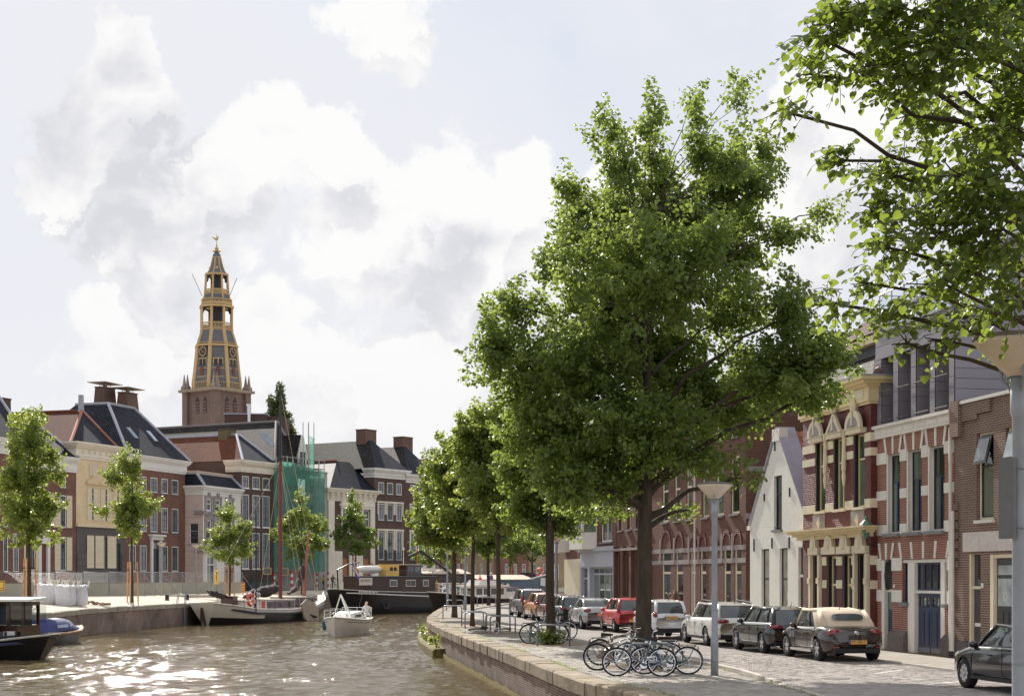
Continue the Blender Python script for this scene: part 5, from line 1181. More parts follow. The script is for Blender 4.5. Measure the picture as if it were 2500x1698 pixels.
lo=max(at[2],zz)
for za,zb_,segs in ((zz,lo,None),(lo,at[3],(at[0],at[1])),(at[3],zap-.35,None)):
    if zb_-za<.01:continue
    (l0,r0),(l1,r1)=gx(za),gx(zb_)
    if segs is None:b.prism([(l0,0,za),(r0,0,za),(r1,0,zb_),(l1,0,zb_)],(0,.25,0))
    else:b.prism([(l0,0,za),(segs[0],0,za),(segs[0],0,zb_),(l1,0,zb_)],(0,.25,0));b.prism([(segs[1],0,za),(r0,0,za),(r1,0,zb_),(segs[1],0,zb_)],(0,.25,0))
l1,r1=gx(zap-.35);b.box(l1-.1,r1+.1,-.06,.3,zap-.349,zap+.12);h.part('gable',b,m_wpaint)
h.window(at,m_black,m_dglass,zs=(.66,),fw=.06,y=.1,sill=m_sillg,split=True)
for i,r in enumerate(gw):
    if i<2:h.window(r,m_black,glassmat('curtained_glass',(.16,.15,.125),.06),zs=(.62,),fw=.05,y=.1,split=True,sill=m_wpaint)
    else:
        b=MB();b.box(r[0]+.01,r[1]-.01,.1,.16,r[2],r[3]-1.1);dd=h.part('door',b,m_dgreen);b=MB();b.box(r[0]+.1,r[1]-.1,.08,.1,1.0,2.0);h.part('door_grille',b,m_black,parent=dd)
        b=MB();b.box(r[0]+.01,r[1]-.01,.06,.16,r[3]-1.098,r[3]-1.0);h.part('transom_bar',b,m_wpaint);b=MB();b.box(r[0]+.01,r[1]-.01,.11,.14,r[3]-.998,r[3]-.01);h.part('fanlight',b,m_dglass)
for p,y0_,y1_ in ((1842,1345,1315),(1886,1338,1312),(1928,1338,1310),(1963,1336,1312),(1867,1223,1205),(1929,1212,1190),(1893,1100,1070)):
    u,z0=h.uz(p,y0_);_,z1=h.uz(p,y1_);b=MB();b.box(u-.02,u+.02,-.05,-.001,z0,z1);h.part('wall_anchor',b,m_black)
b=MB();b.box(-.12,.25,-.1,.3,ze-.05,ze+.12);h.part('kneeler',b,m_wpaint);b=MB();b.box(Wd-.3,Wd+.1,-.1,.3,ze-.05,ze+.12);h.part('kneeler',b,m_wpaint)
for sg,x0,x1 in ((1,Wd+.12,um),(-1,-.12,um)):
    b=MB();A=Vector((x0,-.06,ze+.05));C_=Vector((x1,-.06,zap+.16));d_=(C_-A).normalized();nn=Vector((d_.z,0,-d_.x))*(1 if sg>0 else-1);nn=nn if nn.z>0 else-nn
    wv_=.75 if sg>0 else .12
    b.prism([A,C_,C_+Vector((0,wv_,0)),A+Vector((0,wv_,0))],nn*.05);h.part('verge',b,mat('grey_verge',lin((136,132,146)),.5,var=.15,nscale=1.5) if sg>0 else m_lead)
b=MB();uvs=[]
for x0 in (Wd+.1,-.1):b.poly([(x0,.2,ze),(x0,10,ze),(um,10,zap),(um,.2,zap)]);uvs.append([(.2,0),(10,0),(10,6.5),(.2,6.5)])
b.build('roof',m_red_t,h.root,uv=uvs)
m_tileR=stonemat('red_roof_tile',lin((150,84,58)),.35)
upv=Vector((um-Wd-.1,0,zap-ze)).normalized();lay_tiles(h,(Wd+.1,.7,ze),(0,1,0),upv,9,int((Vector((um-Wd-.1,0,zap-ze)).length)/.27),m_tileR,seed=3)
h=House('arched_window_house','tall dark red brick house with pointed-arch ground floor windows behind the large tree',rnode(1592),UR,GZ)
Wd=h.U(1821) ;z=h.Z;zt=z(1821,1000);gtop=z(1700,1335)
gw=[(1616.5,1638),(1650,1668),(1686,1699),(1710,1724),(1745,1752),(1767,1784),(1793.5,1810)];ops=[]
for a,c in gw:ops.append((h.U(a),h.U(c),.3,gtop))
uw=[(1617,1632),(1647,1661),(1676,1690),(1715,1731),(1749,1767),(1784,1805)];up_=[]
for a,c in uw:up_ += [(h.U(a),h.U(c),z(1720,1262),z(1720,1130)),(h.U(a),h.U(c),z(1720,1085),z(1720,1020))]
h.wall(0,Wd,0,zt+.46,ops+up_,m_brOr,D=12,dep=.2)
for i,r in enumerate(ops):
    h.window(r,m_lcream,m_dglass,zs=(.66,),fw=.11,y=.04,split=True,name='door' if i in (2,3,6) else 'window')
    a,c=r[0],r[1];cx=(a+c)/2;hw_=(c-a)/2+.16;n=10;b=MB()
    outer=[(cx+hw_*math.cos(t),gtop+.02+hw_*1.05*math.sin(t)) for t in [math.pi*k/n for k in range(n+1)]];inner_=[(cx+(hw_-.16)*math.cos(t),gtop+.02+(hw_-.16)*math.sin(t)) for t in [math.pi*k/n for k in range(n+1)]]
    for k in range(n):b.prism([(outer[k][0],-.05,outer[k][1]),(outer[k+1][0],-.05,outer[k+1][1]),(inner_[k+1][0],-.05,inner_[k+1][1]),(inner_[k][0],-.05,inner_[k][1])],(0,.049,0))
    h.part('arch',b,m_brDR);b=MB();b.box(a-.3,a-.12,-.05,-.002,gtop-.7,gtop+.5);h.part('impost',b,m_greyo)
for r in up_:h.window(r,m_lcream,m_hglass,zs=(.62,),fw=.09,y=.05,sill=m_sillg)
for zz in (z(1720,1375),z(1720,1345)):band(h,'stone_band',0,Wd,zz,zz+.2,m_greyo,.015)
h.cornice(0,Wd,zt,zt+.5,((.4,.1),(.3,.25),(.3,.4)),m_ycream);h.roof(0,Wd,12,zt+.48,2,Wd-2,4.5,7,zt+3.6,m_slate)
b=MB();b.tube([(h.U(1701),-.1,.3),(h.U(1701),-.1,zt-.3)],.05,6);h.part('downpipe',b,m_stoneW)
for zz in (z(1821,1265),z(1821,1150)):b=MB();b.box(Wd+.001,Wd+.02,0,8,zz,zz+.22);h.part('stone_band',b,m_greyo)
nR=rnode(1592)
h=House('pillared_brick_house','brown-red brick house with brick piers between shopfront and large tree trunk',rnode(1506),UR,GZ)
Wd=h.U(1591);z=h.Z;zt=z(1550,1090);ops=[]
for i in range(4):
    a=Wd*(i+.25)/4;c=Wd*(i+.75)/4;ops += [(a,c,.2,z(1550,1350)),(a,c,z(1550,1290),z(1550,1200)),(a,c,z(1550,1170),z(1550,1110))]
h.wall(0,Wd,0,zt+.46,ops,m_brOr,D=12,dep=.3)
for i,r in enumerate(ops):h.window(r,m_lcream,m_dglass,zs=(.65,),fw=.09,y=.15,sill=m_sillg)
for i in range(5):u=Wd*i/4;b=MB();b.box(max(u-.22,0),min(u+.22,Wd),-.2,-.002,0,z(1550,1330));h.part('pier',b,m_brOr)
band(h,'stone_band',0,Wd,z(1550,1342),z(1550,1336),m_greyo,.24);h.cornice(0,Wd,zt,zt+.5,((.4,.1),(.3,.25),(.3,.4)),m_lcream);h.roof(0,Wd,12,zt+.48,1.5,Wd-1.5,4.5,7,zt+3,m_slate2)
m_greyS=mat('grey_shopfront',lin((150,154,164)),.6,var=.06)
h=House('grey_shopfront_house','brick house with pale grey shopfront and white bay window above it',rnode(1418),UR,GZ)
Wd=h.U(1505);z=h.Z;zt=z(1460,1095);zs_=z(1460,1345);sh=(h.U(1441),h.U(1497),.2,z(1468,1383));sd_=(h.U(1421),h.U(1436),.2,z(1430,1383));uw=(h.U(1467),h.U(1495),z(1480,1322),z(1480,1225))
h.wall(0,Wd,zs_,zt+.46,[uw],m_brOr,D=12);h.wall(0,Wd,0,zs_-.003,[sh,sd_],m_greyS,y=-.04,D=10,name='shopfront',dep=.3)
h.window(sh,m_greyS,m_hglass,nx=4,zs=(.85,),fw=.1,y=.2,split=True,name='shop_window');h.window(sd_,m_greyS,m_dglass,zs=(.75,),fw=.1,y=.1,name='door')
h.window(uw,m_wframe,m_hglass,nx=2,zs=(.6,),fw=.1,sill=m_sillg);band(h,'shop_fascia',0,Wd,zs_,zs_+.25,m_greyS,.16)
bz0,bz1=z(1440,1340),z(1440,1172);b0,b1=h.U(1418)+.1,h.U(1457)
b=MB();b.prism([(b0,0,bz0),(b0+.35,-.8,bz0),(b1-.35,-.8,bz0),(b1,0,bz0)],(0,0,.95));b.prism([(b0-.08,0,bz1),(b0+.3,-.9,bz1),(b1-.3,-.9,bz1),(b1+.08,0,bz1)],(0,0,.3))
for x,y in ((b0+.35,-.8),(b1-.35,-.8),((b0+b1)/2,-.8),(b0,-.02),(b1,-.02)):b.box(x-.07,x+.07,y-.02,y+.12,bz0+.951,bz1-.001)
bay=h.part('bay_window',b,m_wframe);b=MB();b.prism([(b0+.04,-.01,bz0+.96),(b0+.38,-.76,bz0+.96),(b1-.38,-.76,bz0+.96),(b1-.04,-.01,bz0+.96)],(0,0,bz1-bz0-.97));h.part('pane',b,m_hglass,parent=bay)
h.cornice(0,Wd,zt,zt+.5,((.4,.1),(.3,.25),(.3,.4)),m_lcream);h.roof(0,Wd,12,zt+.48,1.5,Wd-1.5,4.5,7,zt+3,m_red_t2)
h=House('end_terrace_house','narrow brick house with white box bay at the far end of the row',rnode(1378),UR,GZ)
Wd=h.U(1417);z=h.Z;zt=z(1400,1110);ops=[]
for i in range(3):ops += [(Wd*(i+.25)/3,Wd*(i+.75)/3,.3,3.0),(Wd*(i+.25)/3,Wd*(i+.75)/3,4.3,6.2)]
h.wall(0,Wd,0,zt+.46,ops,m_brOr,D=12)
for r in ops:h.window(r,m_wframe,m_hglass,zs=(.65,),fw=.1,sill=m_sillg)
b=MB();b.box(.2,1.6,-.8,-.002,z(1385,1347),z(1385,1300));h.part('box_bay',b,m_wframe);band(h,'shopfront',.1,Wd,.02,3.4,m_lcream,.03)
h.cornice(0,Wd,zt,zt+.5,((.4,.1),(.3,.25),(.3,.4)),m_lcream);h.roof(0,Wd,12,zt+.48,1.2,Wd-1.2,4.5,7,zt+3,m_slate2)
p1_=rnode(1378);h=House('corner_brick_house','red brick corner house beyond the end of the right-hand row',(p1_[0]+3.4,p1_[1]+22),(.96,-.28),GZ)
ops=[(1+i*2.2,2.2+i*2.2,z0,z0+2.0) for i in range(4) for z0 in (.8,4.2,7.2)]
h.wall(0,10,0,10,ops,m_brOr,D=10)
for r in ops:h.window(r,m_wframe,m_hglass,bars=(1,1),fw=.1,sill=m_sillg)
h.roof(0,10,10,10,3,7,4,6,13,m_slate)
h=House('brown_brick_garage_house','brown brick house with dark garage door and tilted window at the right edge',rnode(2330.5),UR,GZ)
Wd=9.0;z=h.Z;zt=z(2356,986);uw=[(h.U(2384),h.U(2426)),(h.U(2455),h.U(2495)),(h.U(2530),h.U(2580))];uz0,uz1=z(2405,1268),z(2405,1054)
gd=(h.U(2367),h.U(2394),.03,z(2380,1352));gg=(h.U(2418),h.U(2500),.03,z(2440,1352))
h.wall(0,Wd,0,zt,[(a,c,uz0,uz1) for a,c in uw]+[gd,gg],m_brBR,D=10,dep=.22)
for a,c in uw:
    w_=h.window((a+.06,c,uz0,uz1),m_lcream,m_hglass,zs=(.62,),fw=.07,y=.08,split=True,sash=m_black,sill=m_wframe)
    b=MB();zz0,zz1=uz0+(uz1-uz0)*.64,uz1-.12;a2,c2=a+.16,c-.1
    b.hexa([(a2,-.2,zz0),(c2,-.2,zz0),(c2,-.15,zz0),(a2,-.15,zz0),(a2,.0,zz1),(c2,.0,zz1),(c2,.05,zz1),(a2,.05,zz1)]);tl_=h.part('tilted_sash',b,m_black,parent=w_)
    b=MB();b.add([(a2+.07,-.182,zz0+.06),(c2-.07,-.182,zz0+.06),(c2-.07,-.025,zz1-.06),(a2+.07,-.025,zz1-.06)],[(0,1,2,3)]);b.v=[(x,y-.012,zv) for x,y,zv in b.v];h.part('tilted_pane',b,glassmat('tilted_glass',(.2,.22,.23),.02),parent=w_)
band(h,'concrete_lintel',h.U(2354),Wd,z(2400,1345),z(2400,1297),mat('pale_lintel',lin((190,180,172)),.7),.05)
b=MB();b.box(gd[0],gd[0]+.08,.0,.2,.03,gd[3]);b.box(gd[0]+.081,gd[1],.04,.2,gd[3]-.98,gd[3]-.9);h.part('door_frame',b,m_lcream)
b=MB();b.box(gd[0]+.09,gd[1]-.01,.1,.16,.03,gd[3]-.99);dd=h.part('door',b,mat('slate_door',lin((58,60,62)),.45));b=MB();b.box(gd[0]+.16,gd[1]-.1,.085,.099,.95,1.05);h.part('letterbox',b,m_wframe,parent=dd);b=MB();b.box(gd[0]+.09,gd[1]-.01,.11,.13,gd[3]-.89,gd[3]-.02);h.part('fanlight',b,m_dglass,parent=dd)
b=MB();b.box(gg[0],gg[0]+.18,-.01,.2,.03,gg[3]);b.box(gg[0]+.181,gg[1],.02,.2,gg[3]-.1,gg[3]);h.part('garage_frame',b,m_lcream)
b=MB();b.box(gg[0]+.19,gg[1]-.01,.1,.17,.03,gg[3]-.11);gr=h.part('garage_door',b,mat('slate_door',lin((58,60,62)),.45))
for i in range(2):
    a=gg[0]+.28+i*1.15
    for z0,z1 in ((1.55,2.3),(2.4,gg[3]-.3)):b=MB();b.box(a,a+.95,.08,.099,z0,z1);h.part('garage_pane',b,glassmat('frosted_glass',(.22,.25,.25),.25),parent=gr)
    for k in range(3):b=MB();b.box(a+.03+k*.32,a+.29+k*.32,.08,.099,.25,1.4);h.part('garage_panel',b,mat('slate_door',lin((58,60,62)),.45),parent=gr)
text('door_letter','D',.34,m_wframe,gr,Matrix.Translation((gg[0]+.72,.075,1.8))@Matrix.Rotation(R(90),4,'X'),.002)
b=MB();b.cyl((gd[1]+.14,-.03,2.1),(gd[1]+.14,-.004,2.1),.075,n=10);h.part('house_number',b,m_stoneW)
b=MB();b.box(-.0,.55,-.16,-.002,zt-.9,zt+.12);h.part('corner_pier',b,m_brBR)
b=MB();b.box(h.U(2350),Wd,-.12,.4,zt+.001,zt+.09);h.part('parapet_cap',b,m_wframe)
for i,(a,c,z0) in enumerate(((.55,1.5,zt-.5),(1.502,2.3,zt-.35),(.55,Wd,zt-.75))):
    if i<2:band(h,'brick_step',a,c,z0,zt-.01,m_brBR,.07)
for i in range(7):
    zz=2.6+i*.28;band(h,'quoin',.02,.3,zz,zz+.2,m_brBR,.06)
b=MB();b.tube([(.12,-.12,.2),(.12,-.12,z(2335,1247))],.055,8);h.part('downpipe',b,m_stoneW)
band(h,'plinth',.02,gd[0]-.02,0,.5,m_plinth,.06)
# ---------------------------------------------------------------- trees
m_bark=mat('lime_bark',lin((74,62,48),1.2),.95,var=.4,nscale=5,bump=1.0,bscale=16,stretch=(1,1,.25))
m_leaf=leafmat('lime_leaf',(.058,.104,.028),(.118,.168,.042),(.44,.56,.11),.5)
m_leafL=leafmat('young_lime_leaf',(.070,.112,.029),(.136,.180,.044),(.52,.61,.12),.5)
m_leafP=leafmat('poplar_leaf',(.06,.085,.035),(.10,.125,.05),(.16,.2,.06))
LEAF4=(np.array([(0,0,0),(-.46,.18,.10),(-.40,.66,.09),(0,1.0,-.06),(.40,.66,.09),(.46,.18,.10)],np.float32),[(0,3,2,1),(0,5,4,3)])
LEAF2=(np.array([(0,0,0),(-.48,.45,.08),(0,1,-.04),(.48,.45,.08)],np.float32),[(0,3,2,1)])
def norm(a):return a/np.maximum(np.linalg.norm(a,axis=1,keepdims=True),1e-6)
def leaf_frames(P,out,rg,droop=.55,spread=.8):
    """axis hangs outward and down, blade faces up and about"""
    n=len(P);ax=norm(out*.6+np.array([0,0,-droop])+rg.normal(0,spread*.6,(n,3)))
    up=norm(np.array([0,0,1.0])*.9+out*.35+rg.normal(0,.55,(n,3)));nz=norm(up-ax*np.sum(up*ax,1,keepdims=True));xx=np.cross(ax,nz)
    return xx,ax,nz
def leaves_mesh(name,P,out,size,material,parent,rg,kind=LEAF4):
    V0,F0=kind;n=len(P);xx,ax,nz=leaf_frames(P,out,rg);s=size*rg.uniform(.6,1.25,n)
    V=P[:,None,:]+s[:,None,None]*(V0[None,:,0:1]*xx[:,None,:]+V0[None,:,1:2]*ax[:,None,:]+V0[None,:,2:3]*nz[:,None,:])
    F=np.array(F0,np.int32)[None]+(np.arange(n)*len(V0))[:,None,None]
    return fast_mesh(name,V.reshape(-1,3),F.reshape(-1,F.shape[2]),material,parent)
def crown_points(blobs,n,rg,base,sig=.17,per=90,shell=.5):
    """leaves gather in clumps, clumps in lobes; blobs: centre, radii, weight"""
    vol=np.array([b[1][0]*b[1][1]*b[1][2]*b[2] for b in blobs]) **.70;vol /= vol.sum();P=[];O=[];tw=[]
    for (c,r,w_),f in zip(blobs,vol):
        k=max(4,int(n*f/per));d=norm(rg.normal(0,1,(k,3))+np.array([0,0,.12]));rad=rg.uniform(0,1,k) **shell
        lob=1+.2*np.sin(d[:,0]*5.1+c[0]*3)*np.sin(d[:,1]*4.3+c[2]*2)+.16*np.sin(d[:,2]*7+c[1])+rg.normal(0,.12,k)+rg.exponential(.09,k)
        q=np.array(c)+d*(rad*lob)[:,None]*np.array(r);o=norm(d*np.array(r)+np.array([0,0,.25])*min(r));cr=sig*rg.uniform(.65,1.45,k)
        m=np.maximum(4,(per*(cr/sig) **2*rg.uniform(.6,1.3,k)*.9).astype(int));idx=np.repeat(np.arange(k),m);N_=len(idx)
        e=norm(rg.normal(0,1,(N_,3))+o[idx]*.35);rr=rg.uniform(0,1,N_) **.42
        sp=norm(o+rg.normal(0,.45,(k,3))+np.array([0,0,.3]));tt=rg.uniform(-1,1,N_);P.append(q[idx]+e*(rr*cr[idx]*(1-.45*tt))[:,None]*np.array([.85,.85,.65])+sp[idx]*(tt*1.55*cr[idx])[:,None]);O.append(norm(e+o[idx]*.4));tw.append((q,o))
    return np.concatenate(P),np.concatenate(O),tw
def limb(b,p0,p1,r0,r1,rg,n=7,lift=.3,k=6):
    p0,p1=Vector(p0),Vector(p1);mid=p0.lerp(p1,.5)+Vector((rg.normal(0,.08),rg.normal(0,.08),(p1-p0).length*lift*.35));pts=bez(p0,mid,p1,n);L_=(p1-p0).length
    pts=[p+Vector(rg.normal(0,.018*L_,3)) if 0<i<n-1 else p for i,p in enumerate(pts)]
    b.tube(pts,[r0+(r1-r0)*(i/(n-1)) **.7 for i in range(n)],k)
def tree(name,label,base,tr_,hb,blobs,n,size,seed,group,leaf=m_leaf,kind=LEAF4,per=80,sig=.34,top=None,cat='tree',shoots=False,lean=(0,0),limb_r=.4,shell=.5):
    rg=np.random.default_rng(seed);x,y,z=base;root=thing(name,label,cat,base,0,group)
    B=[((c[0]-x,c[1]-y,c[2]-z),r,w_) for c,r,w_ in blobs]
    b=MB();H=top or max(c[2] for c,r,w_ in B);hs=[0,.12,.5,hb*.5,hb,hb+(H-hb)*.35,hb+(H-hb)*.7,H];rs=[1.35,1.12,1.0,.92,.85,.5,.28,.1]
    off=[(rg.normal(0,.02)*i*tr_*3+lean[0]*hh,rg.normal(0,.02)*i*tr_*3+lean[1]*hh) for i,hh in enumerate(hs)];off[0]=(0,0)
    zz=np.linspace(-.05,H,26);px_=np.interp(zz,hs,[o[0] for o in off]);py_=np.interp(zz,hs,[o[1] for o in off]);rr=np.interp(zz,hs,rs)*tr_
    b.tube([(px_[i],py_[i],zz[i]) for i in range(26)],[float(rr[i]*(1+rg.normal(0,.03))) for i in range(26)],10)
    def axis(h_):return Vector((float(np.interp(h_,zz,px_)),float(np.interp(h_,zz,py_)),h_))
    order=sorted(range(len(B)),key=lambda i:B[i][0][2])
    for i in order:
        c,r,w_=B[i];hd=math.hypot(c[0],c[1]);h0=max(hb*rg.uniform(.8,1.2),min(H*.92,c[2]-.5*hd-r[2]*.5));a=axis(h0);r0=min(float(np.interp(h0,zz,rr))*.62,tr_*limb_r)
        limb(b,a,c,r0,r0*.28,rg)
    P,O,tw=crown_points(B,n,rg,base,sig,per,shell)
    for (c,r,w_),(q,td) in zip(B,tw):
        for j in range(0,len(q),max(1,len(q) // 14)):limb(b,Vector(c).lerp(Vector(q[j]),.08),q[j],tr_*.07,tr_*.022,rg,4,.1,4)
    trunk=b.build('trunk',m_bark,root,True)
    leaves_mesh('crown',P,O,size,leaf,root,rg,kind)
    if shoots:
        k=230;t=rg.uniform(0,6.28,k);q=np.stack([np.cos(t)*rg.uniform(.15,.55,k),np.sin(t)*rg.uniform(.15,.5,k),rg.uniform(.05,.5,k)],1);leaves_mesh('basal_shoots',q,norm(q+np.array([0,0,.3])),size*1.1,m_leafL,root,rg,kind)
    return root
def pxblobs(lst,Y,seed,dz=.5,flat=.8,shrink=.24):
    """crown lobes read off the picture at the tree's own distance, spread in depth about the trunk"""
    rg=random.Random(seed);s=FPX/Y;out=[];cx=sum(b[0] for b in lst)/len(lst);ext=max(abs(b[0]-cx)+b[2] for b in lst)
    for bl in lst:
        p=AT(bl[0],bl[1],Y);rx,rz=[max(.14,v/s-shrink) for v in bl[2:4]];room=math.sqrt(max(0,1-min(1,abs(bl[0]-cx)/ext) **2))*ext/s
        dy=(bl[5] if len(bl)>5 else rg.uniform(-1,1)*dz*room);f=1+dy/Y;c=Vector((p.x*f,Y+dy,CAMZ+(p.z-CAMZ)*f));out.append((tuple(c),(rx,max(rx,rz)*flat,rz),bl[4] if len(bl)>4 else 1.0))
    return out
GR= 'lime trees along the right quay';GL= 'young lime trees along the left quay'
big=[(1512,410,52,90),(1494,330,38,70),(1474,285,30,46),(1448,335,26,34),(1598,395,50,70),(1582,310,36,66),(1600,262,24,40),(1618,440,56,70),(1712,390,50,75),(1700,300,32,70),(1694,238,22,40),(1740,350,30,40),(1806,350,40,70),(1800,260,28,62),(1812,205,20,34),(1776,400,52,70),(1770,460,95,95),(1872,385,44,85),(1850,460,62,72),(1640,510,130,115),(1520,540,105,125),(1392,465,46,68),(1410,525,60,65),(1425,585,85,88),(1372,615,42,62),
(1600,650,190,145),(1780,610,125,105),(1925,565,85,48),(2015,520,52,44),(1480,750,165,135),(1328,660,26,68),(1250,745,84,70),(1205,835,60,105),(1290,905,125,125),(1420,910,165,145),(1600,860,185,155),(1780,770,110,105),
(1932,765,58,112),(2015,860,85,92),(1900,905,135,115),(1740,985,185,115),(1540,1055,215,120,.8),(1350,1065,145,105,.8),(1985,965,80,52),(1490,1165,150,80,.5),(1670,1120,90,55,.35),(1390,1180,130,80,.5),(1740,1110,90,66,.5),(1800,1165,80,34,.3),(1450,1250,110,38,.3),(1680,1245,85,28,.25)]
tree('lime_tree','largest lime tree, its huge crown filling the right half, bicycles round its trunk',(3.45,42.0,.03),.225,4.5,pxblobs(big,42.0,3,.55,.75),140000,.102,11,GR,per=52,sig=.25,top=12.2,limb_r=.5)
tree('lime_tree','second lime tree from the front, yellow-green shoots round its foot',(1.33,55.6,.03),.17,4.2,pxblobs([(1340,1180,100,95),(1290,1130,80,80),(1330,1060,90,80),(1400,1120,70,80),(1300,1240,80,55),(1370,1262,70,45),(1300,990,65,70)],55.6,5),26000,.12,12,GR,per=90,shoots=True)
tree('lime_tree','slim lime tree with a bicycle lying at its foot',(-.6,68,.03),.105,3.6,pxblobs([(1200,1060,90,75),(1160,1120,75,75),(1240,1130,70,80),(1200,1200,90,75),(1182,1010,42,34),(1240,1040,50,45),(1228,1265,60,38)],68,6),21000,.14,13,GR,leaf=m_leafL)
tree('lime_tree','slim lime tree between two steel hoops, fourth from the front',(-1.87,75.6,.03),.105,3.3,pxblobs([(1130,1105,68,52),(1110,1160,68,58),(1152,1200,78,66),(1140,1268,78,46),(1108,1078,38,22)],75.6,7),17000,.15,14,GR,leaf=m_leafL)
tree('lime_tree','lime tree at the bulge of the quay, its crown hanging over the water',(-3.3,91.6,.03),.15,3.2,pxblobs([(1060,1165,46,50),(1042,1222,42,56),(1072,1268,66,56),(1090,1185,56,56),(1046,1300,42,36),(1100,1318,48,26),(1076,1122,28,22)],91.6,8),17000,.165,15,GR,leaf=m_leafL,kind=LEAF2)
tree('lime_tree','farthest lime tree of the right quay, in front of the white motor cruiser',(-1.9,129,.03),.14,3.0,pxblobs([(1190,1328,44,42),(1175,1290,38,38),(1216,1300,34,38),(1200,1255,30,30)],129,9),7000,.2,16,GR,kind=LEAF2)
def ltree(label,px,Y,lst,n,seed,tr_=.11,hb=3.2,zg=.5,leaf=m_leafL,size=.17):
    x=(px-CX)/FPX*Y;zg=gl(x,Y) if Y<170 else .75;t=tree('young_lime_tree',label,(x,Y,zg),tr_,hb,pxblobs(lst,Y,seed,shrink=.1),int(n*1.2),size,seed+20,GL,leaf=leaf,kind=LEAF2,sig=.3,per=60,limb_r=.45)
    s=thing('tree_support','wooden stakes round the trunk of the '+label.split(', ')[0].split(' in front')[0].split(' beyond')[0],'tree support',(x,Y,zg),0,'stakes supporting the left quay trees')
    m_st=mat('stake_wood',lin((196,140,78)),.8,var=.2,nscale=5)
    for a in range(3):
        t_=a*2.094+.5;b=MB();c_=Vector((math.cos(t_)*.45,math.sin(t_)*.45,0));b.cyl(c_,c_*.82+Vector((0,0,2.85)),.05,.05,n=7);b.build('stake',m_st,s)
    b=MB();b.tube([(.38*math.cos(k*.5236),.38*math.sin(k*.5236),2.3) for k in range(12)],.03,5,closed=True);b.build('strap',mat('strap_black',lin((30,30,30)),.7),s)
    return t,x
ltree('left quay tree behind the white sacks, largest of that row',70,93,[(72,1085,44,75),(62,1180,66,72),(80,1275,62,58),(30,1240,42,55),(122,1232,32,38),(126,1112,26,34),(34,1105,26,34),(78,1025,30,36),(140,1160,16,20)],14000,31,.17)
ltree('left quay tree with leafy foot in front of the yellow house',322,113,[(303,1132,16,40),(326,1150,16,42),(284,1165,26,26),(332,1212,32,45),(302,1240,38,36),(252,1242,26,13),(358,1240,24,24),(322,1288,34,34),(275,1140,10,12)],8000,32)
ltree('left quay tree with yellow sign, before the pink house',560,135,[(560,1256,22,30),(560,1300,42,34),(532,1322,30,24),(596,1332,32,26),(560,1350,42,24),(590,1290,28,24)],7000,33)
ltree('left quay tree before the green scaffold netting',735,165,[(735,1226,18,28),(735,1272,40,36),(700,1292,36,34),(776,1290,30,36),(735,1330,50,34),(664,1306,20,9),(782,1328,26,20)],8000,34,size=.2)
ltree('left quay tree nearest the black barge',868,185,[(857,1222,14,26),(862,1262,32,36),(838,1300,34,24),(897,1300,32,26),(868,1332,50,24),(870,1286,36,30)],7000,35,size=.22,leaf=m_leaf)
ltree('left quay tree glimpsed under the lime crowns beyond the ship',1248,212,[(1246,1330,26,24),(1240,1300,22,22),(1262,1310,20,20)],3500,36,size=.24,zg=.7)
for i,(px,lst) in enumerate(((672,[(664,990,10,38),(672,1030,14,40),(684,985,12,40),(690,1035,14,45)]),(708,[(706,1052,11,22),(710,1078,10,20)]))):
    x=(px-CX)/FPX*255;tree('poplar_tree',('tall slender poplar behind the long tiled roof','shorter poplar right of the tall one, above the dormer')[i],(x,255,.6),.3,12,pxblobs(lst,255,40+i),(7000,2500)[i],.34,50+i,'poplars behind the roofs',leaf=m_leafP,kind=LEAF2,sig=.6)
for i,(px,py,Y,r) in enumerate(((1075,1345,178,2.0),(1300,1330,205,2.6),(1360,1300,190,3.0))):
    x=(px-CX)/FPX*Y;c=AT(px,py,Y);tree('canal_tree',('small tree beyond the barge, under the lime crowns','tree beyond the ship bow where the canal bends','tree beside the far end of the right-hand row')[i],(x,Y,.5 if i<2 else 0),.16,3.0,[((c.x,Y,c.z),(r,r,r)),((c.x-r*.6,Y+.5,c.z-.6),(r*.8,r*.8,r*.7)),((c.x+r*.6,Y-.5,c.z-.5),(r*.8,r*.8,r*.7))] and [((c.x,Y,c.z),(r,r,r),1.),((c.x-r*.6,Y+.5,c.z-.6),(r*.8,r*.8,r*.7),1.),((c.x+r*.6,Y-.5,c.z-.5),(r*.8,r*.8,r*.7),1.)],4500,.22,60+i,'trees at the far bend',kind=LEAF2)
